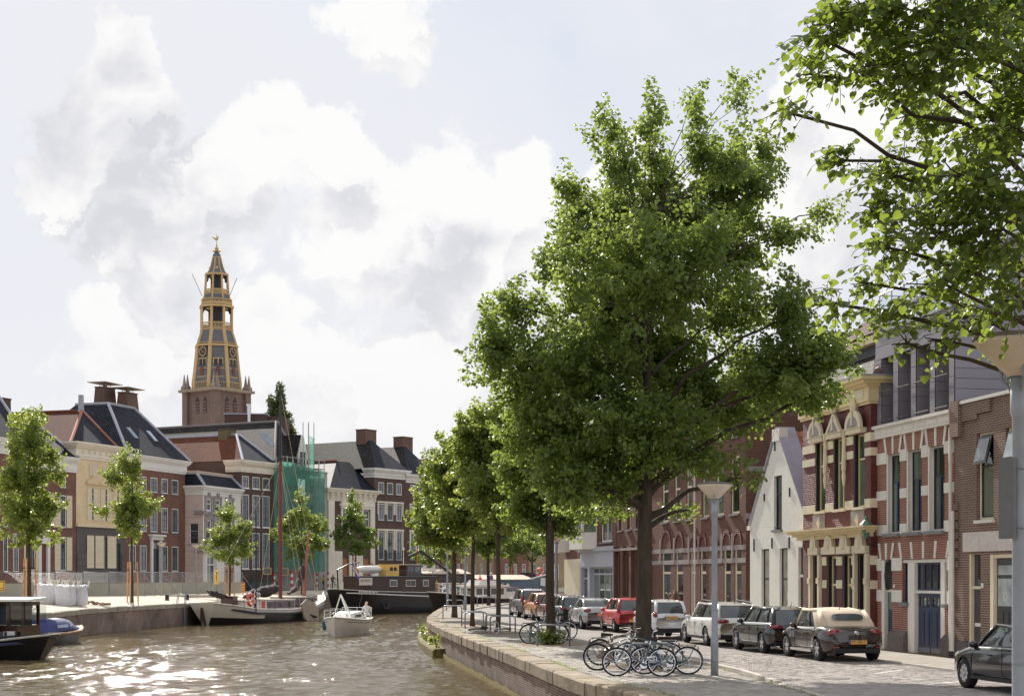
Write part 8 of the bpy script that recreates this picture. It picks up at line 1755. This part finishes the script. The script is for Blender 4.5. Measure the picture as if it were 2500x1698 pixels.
bike('bicycle lying flat beside the slim third tree',-1.5,67.4,6,80,m_bwhite)
# ---------------------------------------------------------------- steel hoops
m_galv=mat('galvanised_steel',lin((126,130,134)),.45,.5,var=.18,nscale=5)
def hoop(label,x0,x1,y,y1=None,h_=.72):
    r=thing('bike_hoop',label,'bike rack',((x0+x1)/2,y,.04),math.atan2((y1 or y)-y,x1-x0),'steel hoops round the quay trees');w_=math.hypot(x1-x0,(y1 or y)-y)/2;c_=.13
    pts=[(-w_,0,-.08),(-w_,0,h_-c_)]+[(-w_+c_-c_*math.cos(t),0,h_-c_+c_*math.sin(t)) for t in [R(a) for a in (22,45,67,90)]]+[(w_-c_+c_*math.sin(t),0,h_-c_+c_*math.cos(t)) for t in [R(a) for a in (0,22,45,67,90)]]+[(w_,0,-.08)]
    b=MB();b.tube(pts,.032,8);b.build('tube',m_galv,r,True)
    for x in (-w_,w_):b=MB();b.cyl((x,0,-.02),(x,0,.012),.06,n=10);b.build('foot_plate',m_galv,r)
def hoop_px(label,a,c,yb):p,q=G(a,yb),G(c,yb);hoop(label,p.x,q.x,p.y)
hoop('steel hoop carrying the bicycles before the large tree',2.87,3.95,39.2);hoop('steel hoop behind the large tree trunk',2.75,3.9,44.0)
hoop_px('front steel hoop at the second tree',1312,1391,1579);hoop_px('rear steel hoop at the second tree',1294,1366,1570)
hoop_px('front steel hoop at the slim third tree',1197,1258,1547);hoop_px('rear steel hoop at the slim third tree',1186,1245,1543)
hoop_px('front steel hoop at the fourth tree',1135.5,1188,1534);hoop_px('rear steel hoop at the fourth tree',1127,1180,1530)
hoop_px('front steel hoop on the bulge of the quay',1081.5,1127,1511);hoop_px('rear steel hoop on the bulge of the quay',1090,1131,1491)
hoop_px('front steel hoop at the farthest tree',1165,1210,1480);hoop_px('rear steel hoop at the farthest tree',1178,1216,1475.5)
# ---------------------------------------------------------------- lamp posts
m_lpost=mat('lamp_post_paint',lin((134,138,144)),.5,.3,var=.15,nscale=4);m_shade=mat('lamp_cone',lin((206,190,168)),.35,var=.12,nscale=3);m_lcap=mat('lamp_lid',lin((110,104,96)),.8,var=.3,nscale=8)
def lamp(label,x,y,z,h_=4.6,pr=.075,sgn=False):
    r=thing('street_lamp',label,'street lamp',(x,y,z),0,'street lamps along the canal')
    b=MB();b.lathe([(pr*1.25,-.1),(pr*1.25,.9),(pr,1.0),(pr*.95,h_-.75),(pr*1.2,h_-.7),(pr*1.2,h_-.34)],(0,0,0),14);b.build('post',m_lpost,r,True)
    b=MB();b.lathe([(.1,h_-.36),(.15,h_-.32),(.41,h_-.06),(.43,h_-.02),(.40,h_-.03),(.12,h_-.28)],(0,0,0),24,cap=False);sh=b.build('cone_shade',m_shade,r,True)
    b=MB();b.lathe([(.435,h_-.02),(.43,h_+.015),(.2,h_+.05),(.01,h_+.055)],(0,0,0),24);b.build('lid',m_lcap,r,True)
    for a in range(3):t=a*2.094+.4;b=MB();b.tube([(pr*math.cos(t),pr*math.sin(t),h_-.5),(.17*math.cos(t),.17*math.sin(t),h_-.38),(.2*math.cos(t),.2*math.sin(t),h_-.2)],.018,5);b.build('bracket',m_lpost,r)
    b=MB();b.box(-.05,.05,-pr*1.25-.006,-pr*1.1,.35,.75);b.build('access_door',m_galv,r);b=MB();b.cyl((0,0,1.55),(0,0,1.58),pr*1.03,n=14);b.build('band',m_galv,r)
    b=MB();b.lathe([(.05,h_-.34),(.06,h_-.2),(.02,h_-.16)],(0,0,0),8);b.build('bulb',m_wframe,sh)
    return r
lamp('nearest whole lamp post, on the quay right of the bicycles',4.87,38.4,.03);l0=lamp('closest lamp post, cut by the right edge, with a traffic sign on it',4.77,15.0,.03,4.62,.075)
lamp('lamp post at the bulge of the quay, left of the lime trunks',-5.0,123.4,.03);lamp('lamp post between the two left lime trunks on the quay',-3.25,111.0,.03);lamp('lamp post behind the second tree trunk',2.42,87.3,.03)
lamp('lamp post on the left quay before the brick mansion',(394-CX)/FPX*140,140,.72);lamp('lamp post on the left quay before the pink house',(478-CX)/FPX*150,150,.75)
sg=thing('traffic_sign','grey back of a traffic sign strapped to the closest lamp post','sign',(4.77,15.0,.03))
b=MB();x0,x1,z0,z1=-.19,-.085,AT(2440,1322,15).z,AT(2440,1125,15).z
b.box(x0,x1+.3,-.09,-.07,z0,z1) if False else b.hexa([(-.185,.05,z0),(-.085,-.09,z0),(-.06,-.08,z0),(-.16,.06,z0),(-.185,.05,z1),(-.085,-.09,z1),(-.06,-.08,z1),(-.16,.06,z1)]);b.build('sign_plate',mat('sign_back_grey',lin((96,96,96)),.5),sg)
for z in (z0+.1,z1-.1):b=MB();b.tube([(-.11,0,z),(-.0,-.085,z),(.085,0,z),(0,.085,z)],.012,5,closed=True);b.build('clamp',m_galv,sg)
# ---------------------------------------------------------------- left quay: site fence, sacks, signs, posts
m_hoard=mat('fence_sheet',lin((158,154,138),1.1),.6,var=.12,nscale=.8);m_brk=m_galv
def fence_panel(p,q,i,label):
    d=Vector((q[0]-p[0],q[1]-p[1],0));L_=d.length;r=thing('site_fence_panel',label,'fence panel',(p[0],p[1],p[2]),math.atan2(d.y,d.x),'site fence along the left street')
    b=MB();b.tube([(.04,0,0),(.04,0,2.0),(L_-.04,0,2.0),(L_-.04,0,0)],.024,6);b.build('panel_frame',m_galv,r)
    b=MB();n=9;[b.cyl((.05,0,1.18+k*.09),(L_-.05,0,1.18+k*.09),.005,n=3,cap=False) for k in range(n)];[b.cyl((.05+(L_-.1)*k/12,0,1.1),(.05+(L_-.1)*k/12,0,1.98),.004,n=3,cap=False) for k in range(13)];b.build('mesh',m_galv,r)
    b=MB();m=26;rows=[[(.06+(L_-.12)*k/m,-.03+.02*(k%2),z) for k in range(m+1)] for z in (.05,1.12)];b.grid(rows);b.build('corrugated_sheet',m_hoard,r)
    if i%2==0:b=MB();b.cyl((L_-.05,-.03,1.75),(L_-.05+.2,-1.5,-.05),.022,n=5);b.build('brace',m_galv,r)
FP=[(-41.5,121.0),(-31.6,129.5),(-29.3,142.0),(-24.8,151.5)];pts=resample([(a,c) for a,c in FP],2.35)
names_=['behind the yellow sign at the left edge','left of the tree stakes behind the tug','directly behind the staked tree at the left','behind the left end of the white sacks','behind the middle of the white sacks','behind the right end of the white sacks','above the heap of bricks','before the yellow house shutters','before the yellow house door','left of the stakes by the brick mansion','right of the stakes by the brick mansion','before the steps of the brick mansion','behind the lamp post of the brick mansion','before the right end of the brick mansion','before the side of the pink house','before the door of the pink house','beside the yellow sign by the pink house','right of the yellow sign by the pink house','at the right end of the fence','last at the right end of the fence']
for i in range(min(len(pts)-1,len(names_))):a,c=pts[i],pts[i+1];fence_panel((a.x,a.y,.73),(c.x,c.y,.73),i,'site fence panel '+names_[i])
def sack(label,x,y,s,seed):
    rg=np.random.default_rng(seed);r=thing('bulk_sack',label,'sack',(x,y,gl(x,y)),rg.uniform(-.3,.3),'white bulk sacks on the left quay');b=MB();rows=[]
    for j,(z,k) in enumerate(((0,.86),(.12,.98),(.4,1.05),(.7,1.0),(.95,.96),(1.12,1.02),(1.16,.8),(1.02,.5))):
        row=[]
        for a in range(24):t=2*math.pi*a/24;q=.62*s*k/max(abs(math.cos(t)) **.9+.08,abs(math.sin(t)) **.9+.08)*.82;q *= 1+.05*math.sin(a*2.6+j)+rg.normal(0,.02);row.append((q*math.cos(t),q*math.sin(t),z*s+(rg.normal(0,.05) if j in (5,6) else 0)))
        rows.append(row)
    b.grid(rows,True);b.poly(rows[-1]);b.build('sack_body',mat('white_woven_sack',lin((224,224,230)),.7,var=.1,nscale=6,bump=.8,bscale=9),r,True)
    for sx,sy in ((-1,-1),(1,-1),(1,1),(-1,1)):b=MB();x_,y_=sx*.5*s,sy*.5*s;b.tube([(x_-.1*sx,y_,1.05*s),(x_-.04,y_,1.4*s),(x_+.06,y_+.05,1.45*s),(x_,y_-.12*sy,1.08*s)],.025,5);b.build('loop',mat('sack_loop',lin((214,206,190)),.8),r)
for i,(px,Y,s) in enumerate(((118,101.0,1.05),(141,102.2,1.05),(162,100.4,1.08),(188,101.4,1.1),(104,104,1.0))):sack(('leftmost front sack of white woven cloth, half behind the wheelhouse','second white sack from the left, set back','middle front sack of white woven cloth','rightmost large white sack beside the brick heap','white sack at the back left, behind the wheelhouse roof')[i],(px-CX)/FPX*Y,Y,s,i)
hp=thing('brick_heap','low heap of old bricks right of the white sacks','brick heap',((232-CX)/FPX*105,105,gl((232-CX)/FPX*105,105)));bm_=mat('old_brick',lin((140,116,92)),.9,var=.3);me=None
for i in range(26):
    if me is None:b=MB();b.box(-.11,.11,-.055,.055,-.035,.035);o=b.build('brick',bm_,hp);me=o.data
    else:o=bpy.data.objects.new('brick',me);COL.objects.link(o);o.parent=hp
    u=rnd.uniform(-.9,.9);o.location=(u,rnd.uniform(-.25,.25),.04+max(0,.22-abs(u+.4)*.22)*rnd.random());o.rotation_euler=(rnd.uniform(-.4,.4),rnd.uniform(-.4,.4),rnd.uniform(0,3));o.scale=(1.3,1.3,1.3)
for i,(px,Y) in enumerate(((408,120.5),(457,124.5))):
    r=thing('mooring_post',('left dark mooring post on the left quay edge','right dark mooring post, beside the sailing barge stern')[i],'bollard',((px-CX)/FPX*Y,Y,gl((px-CX)/FPX*Y,Y)),0,'mooring posts');b=MB();b.hexa([(-.13,-.1,0),(.13,-.1,0),(.13,.1,0),(-.13,.1,0),(-.13,-.1,.5),(.13,-.1,.42),(.13,.1,.42),(-.13,.1,.5)]);b.build('post',m_trim,r);b=MB();b.box(-.15,.15,-.12,.12,-.02,.06);b.build('base_block',m_stone,r)
q=G(399,1472,.4);ex=float(np.interp(q.y,[p.y for p in LP if p.y<170],[p.x for p in LP if p.y<170]));r=thing('quay_ladder','steel ladder down the left quay wall','ladder',(ex+.1,q.y,WATER),R(90));b=MB();b.tube([(-.24,0,-.3),(-.24,0,2.2),(-.24,.5,2.35),(-.24,.6,1.6)],.03,6);b.tube([(.24,0,-.3),(.24,0,2.2),(.24,.5,2.35),(.24,.6,1.6)],.03,6);b.build('rail',m_galv,r)
for i in range(7):b=MB();b.cyl((-.24,0,.1+i*.27),(.24,0,.1+i*.27),.02,n=5);b.build('rung',m_galv,r)
def board(name,label,px,Y,y0,y1,w_,face,zg,post=True,edge=None,cat='sign',grp=None):
    x=(px-CX)/FPX*Y;za,zb_=AT(px,y1,Y).z-zg,AT(px,y0,Y).z-zg;r=thing(name,label,cat,(x,Y,zg),0,grp);b=MB();b.box(-w_/2,w_/2,-.04,-.0,za,zb_);f=b.build('board',face,r)
    if edge:b=MB();t=.06;b.box(-w_/2-t,w_/2+t,-.03,.01,zb_,zb_+t);b.box(-w_/2-t,w_/2+t,-.03,.01,za-t,za);b.box(-w_/2-t,-w_/2,-.03,.01,za,zb_);b.box(w_/2,w_/2+t,-.03,.01,za,zb_);b.build('edge',edge,r)
    if post:b=MB();b.cyl((0,.05,0),(0,.05,zb_+.1),.035,n=7);b.build('post',m_galv,r)
    return r,za,zb_
r,za,zb_=board('diversion_sign','tall yellow diversion sign strapped to the young tree by the pink house',529,133.6,1389,1425,.42,m_yelp,.55)
b=MB();b.box(-.02,.02,-.05,-.041,za+.2,zb_-.3);b.prism([(-.08,-.05,zb_-.32),(.08,-.05,zb_-.32),(0,-.05,zb_-.2)],(0,.009,0));b.build('arrow',m_black,r)
for dx,dz in ((.06,.12),(-.1,.35)):b=MB();b.cyl((dx,-.05,zb_-dz),(dx,-.041,zb_-dz),.09,n=14);b.build('roundel',m_wframe,r)
r,za,zb_=board('footpath_sign','yellow framed footpath sign cut by the left edge',-14,97,1417,1443,1.3,m_yelp,.45);b=MB();t=.04;b.box(-.62,.62,-.048,-.041,zb_-.08,zb_-.04);b.box(-.62,.62,-.048,-.041,za+.04,za+.08);b.box(.58,.62,-.048,-.041,za+.08,zb_-.08);b.build('border',m_black,r);text('sign_text','gers',.2,m_black,r,Matrix.Translation((.38,-.045,za+.2))@Matrix.Rotation(R(90),4,'X'),.002)
m_rw=mat('post_white',lin((226,224,220)),.5)
for i,(px,Y,y0) in enumerate(((712,183,1391),(774,188,1398),(801,190,1395),(670,178,1398),(722,186,1398))):
    x=(px-CX)/FPX*Y;hh=AT(px,y0,Y).z-.8;r=thing('striped_post',('tall red and white striped post right of the red mast','striped post left of the walker in yellow','striped post right of the walker in yellow','striped post hidden behind the red mast foot','thin striped post behind the tall striped one')[i],'post',(x,Y,.78),0,'red and white posts on the left street')
    for k in range(6):b=MB();b.cyl((0,0,hh*k/6),(0,0,hh*(k+1)/6-.002),(.16,.1,.11,.1,.08)[i],n=8);b.build('stripe',m_redp if k%2 else m_rw,r)
for i,(px,y0,y1,w_) in enumerate(((653,1386,1400,.75),(696,1387,1402,.6))):board('temporary_sign',('back of a yellow-edged road sign left of the red mast','back of a yellow-edged road sign right of the red mast')[i],px,176,y0,y1,w_,mat('sign_back_grey',lin((96,96,96)),.5),.78,edge=m_yelp,grp='temporary road signs')
r,za,zb_=board('roadworks_sign','pair of red triangular roadworks signs behind the black barge',908,186,1371,1400,.02,m_wframe,.8)
for z0,fl in ((za+.72,1),(za+.02,1)):
    b=MB();b.prism([(-.36,-.06,z0),(.36,-.06,z0),(0,-.06,z0+.62)],(0,.02,0));t_=b.build('red_triangle',m_redp,r);b=MB();b.prism([(-.2,-.07,z0+.1),(.2,-.07,z0+.1),(0,-.07,z0+.45)],(0,.008,0));b.build('white_field',m_wframe,t_)
r,za,zb_=board('striped_barrier','yellow and red striped warning board at the end of the site fence',594,148,1421,1447,.32,m_yelp,.7,cat='barrier')
for k in range(4):b=MB();z=za+.1+k*.24;b.prism([(-.16,-.05,z),(.16,-.05,z+.14),(.16,-.05,z+.24),(-.16,-.05,z+.1)],(0,.009,0));b.build('stripe',m_redp,r)
ks_=thing('kerbstone_stack','row of loose pale kerbstones lying on the left quay by the sailing barge stern','kerbstones',((470-CX)/FPX*130,130,.66))
for i in range(7):b=MB();b.box(-.5,.5,-.1,.1,0,.22);o=b.build('kerbstone',m_kerb,ks_);o.location=(-1.6+(i%4)*1.08,.25*(i // 4)+rnd.uniform(-.1,.1),.0);o.rotation_euler=(0,0,rnd.uniform(-.2,.2))
for ch in [o for o in bpy.data.objects if o.name.startswith('bicycle') and 'bronze' in o.get('label','')]:
    b=MB();[b.tube([(.93+dx,-.17,z),(1.2+dx,-.17,z),(1.2+dx,.17,z),(.93+dx,.17,z)],.008,4,closed=True) for dx,z in ((0,.82),(0,.9),(0,.98),(0,1.05))];[b.cyl((x,y,.82),(x,y,1.05),.006,n=4) for x in (.93,1.02,1.11,1.2) for y in (-.17,.17)];b.box(.93,1.2,-.17,.17,.805,.82);stuff(b.build('basket',m_bbrown,ch))
# ---------------------------------------------------------------- people (one continuous skin each, hair as a child)
m_skin=mat('skin',lin((206,158,130)),.6,var=.04)
def person(label,loc,rz,pose,cols,hair,scale=1.0,long_hair=False,grp=None,hat=None):
    """pose: joint -> (x forward, y left, z); cols: shirt, trousers, shoes"""
    J=dict(pose);root=thing('person',label,'person',loc,rz,grp);E=[('pelvis','waist',.13,.12,1),('waist','chest',.12,.145,0),('chest','neck',.145,.055,0),('neck','head0',.055,.06,3),('head0','head',.075,.085,3)]
    for s in 'LR':E += [('chest','sh'+s,.10,.062,0),('sh'+s,'el'+s,.058,.043,0),('el'+s,'wr'+s,.042,.030,4),('wr'+s,'ha'+s,.030,.036,3),('pelvis','hip'+s,.11,.092,1),('hip'+s,'kn'+s,.09,.06,1),('kn'+s,'an'+s,.058,.04,1),('an'+s,'to'+s,.042,.036,2)]
    names=list(J);idx={k:i for i,k in enumerate(names)};me=bpy.data.meshes.new('body');me.from_pydata([tuple(Vector(J[k])*scale) for k in names],[(idx[a],idx[c]) for a,c,*_ in E],[]);o=bpy.data.objects.new('body',me);COL.objects.link(o)
    md=o.modifiers.new('s','SKIN');rad={}
    for a,c,r0,r1,t in E:rad[a]=max(rad.get(a,0),r0);rad[c]=max(rad.get(c,0),r1)
    for k,i in idx.items():r_=rad[k]*scale;me.skin_vertices[0].data[i].radius=(r_,r_);me.skin_vertices[0].data[i].use_root=(k== 'pelvis')
    o.modifiers.new('u','SUBSURF').levels=2;dg=bpy.context.evaluated_depsgraph_get();m2=bpy.data.meshes.new_from_object(o.evaluated_get(dg));o.modifiers.clear();o.data=m2
    bm=bmesh.new();bm.from_mesh(m2)
    def addmb(b):
        vs=[bm.verts.new(v) for v in b.v]
        for f in b.f:
            try:bm.faces.new([vs[i] for i in f])
            except ValueError:pass
    for s in 'LR':
        w_,hnd=Vector(J['wr'+s])*scale,Vector(J['ha'+s])*scale;d=(hnd-w_).normalized();sd=d.orthogonal().normalized();n2=d.cross(sd)
        for k,(off,ln) in enumerate(((-.03,.065),(-.01,.08),(.01,.076),(.03,.06))):b=MB();p=hnd+sd*off*scale;b.tube([p-d*.01,p+d*ln*.5*scale+n2*.006,p+d*ln*scale+n2*.022*scale],[.010*scale,.0095*scale,.007*scale],6);addmb(b)
        b=MB();p=w_.lerp(hnd,.4)+sd*.03*scale;b.tube([p,p+(sd*.7+d*.7)*.04*scale,p+(sd*.4+d)*.065*scale],[.012*scale,.011*scale,.008*scale],6);addmb(b)
    hc=Vector(J['head'])*scale;h0=Vector(J['head0'])*scale;up=(hc-h0).normalized();f=Vector((1,0,0));f=(f-up*f.dot(up)).normalized();lf=up.cross(f)
    b=MB();c=h0.lerp(hc,.55);b.ell((0,0,0),(1,1,1),12,9);b.v=[tuple(c+f*v[0]*.098*scale+lf*v[1]*.078*scale+up*v[2]*.118*scale) for v in b.v];addmb(b)
    b=MB();nb=c+f*.095*scale;b.tube([nb+up*.02*scale,nb+f*.022*scale-up*.018*scale,nb-up*.03*scale],[.008*scale,.013*scale,.008*scale],6);addmb(b)
    for s in (-1,1):b=MB();b.ell(tuple(c+lf*s*.078*scale),(.02*scale,.012*scale,.03*scale),6,5);addmb(b)
    bm.to_mesh(m2);bm.free()
    for m_ in (cols[0],cols[1],cols[2],m_skin,cols[3] if len(cols)>3 else cols[0]):m2.materials.append(m_)
    seg=[(Vector(J[a])*scale,Vector(J[c_])*scale,t,(r0+r1)/2*scale) for a,c_,r0,r1,t in E];mi=[]
    for p in m2.polygons:
        best,bt=9,0
        for a,c_,t,r_ in seg:
            ab=c_-a;k=max(0,min(1,(p.center-a).dot(ab)/max(ab.length_squared,1e-6)));dd=(p.center-(a+ab*k)).length-r_*.6
            if dd<best:best,bt=dd,t
        mi.append(bt)
    m2.polygons.foreach_set('material_index',mi);m2.polygons.foreach_set('use_smooth',[True]*len(mi));o.parent=root
    b=MB();b.ell((0,0,0),(1,1,1),14,9);b.v=[tuple(c+f*(v[0]*.106-.018)*scale+lf*v[1]*.09*scale+up*(max(v[2],-.35 if v[0]>.2 else-1)*.118+.022)*scale) for v in b.v if True]
    if long_hair:b.tube([c-f*.05*scale+up*.04*scale,c-f*.09*scale-up*.1*scale,c-f*.1*scale-up*.28*scale],[.09*scale,.1*scale,.06*scale],9)
    b.build('hair',hair,root,True)
    for s in (-1,1):b=MB();b.ell(tuple(c+f*.088*scale+lf*s*.03*scale+up*.012*scale),(.008*scale,)*3,6,5);b.build('eye',m_black,root)
    b=MB();b.tube([tuple(c+f*.09*scale+lf*y*scale-up*.05*scale) for y in (-.022,0,.022)],.005*scale,4);b.build('mouth',mat('lips',lin((150,80,76)),.6),root)
    if hat:b=MB();b.lathe([(.19,0),(.185,.012),(.1,.02),(.085,.1),(.02,.11)],(0,0,0),16);b.v=[tuple(c+up*(.06*scale+v[2]*scale)+f*v[0]*scale+lf*v[1]*scale) for v in b.v];b.build('hat',hat,root,True)
    return root
def stand(walk=.0,arm=.12,bend=0.0):
    J=dict(pelvis=(0,0,.95),waist=(.02*bend,0,1.12),chest=(.08*bend,0,1.34),neck=(.1*bend,0,1.5),head0=(.11*bend+.01,0,1.57),head=(.12*bend+.02,0,1.68))
    for s,y in (('L',1),('R',-1)):k=walk*y;J.update({'sh'+s:(.06*bend,.19*y,1.42),'el'+s:(-.1*k-.02,(.24+arm*.3)*y,1.14),'wr'+s:(.06-.25*k,(.25+arm*.2)*y,.9),'ha'+s:(.1-.3*k,(.25+arm*.15)*y,.82),'hip'+s:(0,.1*y,.9),'kn'+s:(.06+.22*k,.11*y,.49),'an'+s:(-.02+.32*k-(.12 if k<0 else 0),.11*y,.085+(.04 if k<0 else 0)),'to'+s:(.15+.32*k-(.12 if k<0 else 0),.12*y,.035)})
    return J
def sit(recline=0.0,legs=0.0):
    J=dict(pelvis=(0,0,.12),waist=(-.08*recline,0,.28),chest=(-.22*recline,0,.48),neck=(-.32*recline,0,.63),head0=(-.34*recline+.01,0,.69),head=(-.34*recline+.03,0,.8))
    for s,y in (('L',1),('R',-1)):J.update({'sh'+s:(-.26*recline,.19*y,.55),'el'+s:(.02-.15*recline,.28*y,.3),'wr'+s:(.25,.2*y,.24),'ha'+s:(.33,.16*y,.24),'hip'+s:(.03,.1*y,.1),'kn'+s:(.46,.13*y,.12+.1*legs),'an'+s:(.5+.36*legs,.13*y,-.32+.34*legs),'to'+s:(.64+.3*legs,.14*y,-.36+.42*legs)})
    return J
m_jean=mat('blue_jeans',lin((84,116,156)),.8,var=.15,nscale=12);m_dark=mat('dark_cloth',lin((40,42,50)),.8);m_shoe=mat('brown_shoe',lin((120,88,60)),.7);m_yj=mat('yellow_jacket',lin((204,204,96)),.7);m_brh=mat('brown_hair',lin((88,62,44)),.7,var=.2,nscale=30);m_blh=mat('blond_hair',lin((206,168,116)),.7,var=.15,nscale=30);m_gyh=mat('grey_hair',lin((200,192,182)),.7,var=.1,nscale=30)
person('walker in yellow jacket and dark trousers on the far left street',((790-CX)/FPX*190,190,.79),R(60),stand(.5),(m_yj,m_dark,m_shoe),m_brh)
x=(816-CX)/FPX*189;bk=copy_tree(proto);bk['label']= 'dark bicycle ridden beside the black barge stern';bk['group']= 'bicycles parked on the quay';bk.location=(x-.3,189,.8);bk.rotation_euler=(0,0,R(-60))
dirb=Vector((math.cos(R(-60)),math.sin(R(-60)),0));J=sit(-.35,0);J.update({'wrL':(.5,.25,.3),'wrR':(.5,-.25,.3),'haL':(.56,.27,.28),'haR':(.56,-.27,.28),'anL':(.28,.12,-.42),'toL':(.42,.12,-.5),'anR':(.2,-.12,-.6),'toR':(.34,-.12,-.65),'knL':(.4,.13,-.05),'knR':(.33,-.13,-.2)})
sp=Vector((x-.3,189,.8))+dirb*.26;person('cyclist in dark green jacket riding beside the black barge stern',(sp.x,sp.y,.8+.9),R(-60),J,(mat('olive_jacket',lin((86,82,62)),.8),m_dark,m_shoe),m_brh)
bpy.context.view_layer.update()
def on(boat_,p):return boat_.matrix_world@Vector(p)
w0=on(YACHT,(1.1,.8,1.1));person('blond woman in white top sitting in the yacht cockpit',tuple(w0),YACHT.rotation_euler.z+R(20),sit(.1),(m_wframe,m_wframe,m_wframe),m_blh,long_hair=True)
w0=on(TUG,(12.3,-1.28,1.06));person('person in blue jeans and straw hat lounging on the tug deck',tuple(w0),TUG.rotation_euler.z,sit(1.0,.75),(mat('maroon_shirt',lin((120,60,66)),.8),m_jean,m_shoe),m_blh,hat=mat('straw_hat',lin((196,160,116)),.8))
w0=on(CRUISER,(3.5,-.3,2.95));person('person with white hair and red top on the cruiser bridge',tuple(w0-Vector((0,0,.1))),CRUISER.rotation_euler.z,sit(0),(m_redp,m_dark,m_shoe),m_gyh)
w0=on(CRUISER,(2.7,.3,2.95));person('person in purple shirt on the cruiser bridge',tuple(w0+Vector((0,0,.05))),CRUISER.rotation_euler.z,sit(0),(mat('purple_shirt',lin((96,60,120)),.8),m_dark,m_shoe),m_gyh,scale=1.08)
person('woman with long brown hair on the sidewalk behind the small white hatchback',((1648-CX)/FPX*68.5,68.5,.05),R(100),stand(.25),(mat('rust_top',lin((150,90,70)),.8),m_dark,m_shoe),m_brh,long_hair=True,scale=1.0)
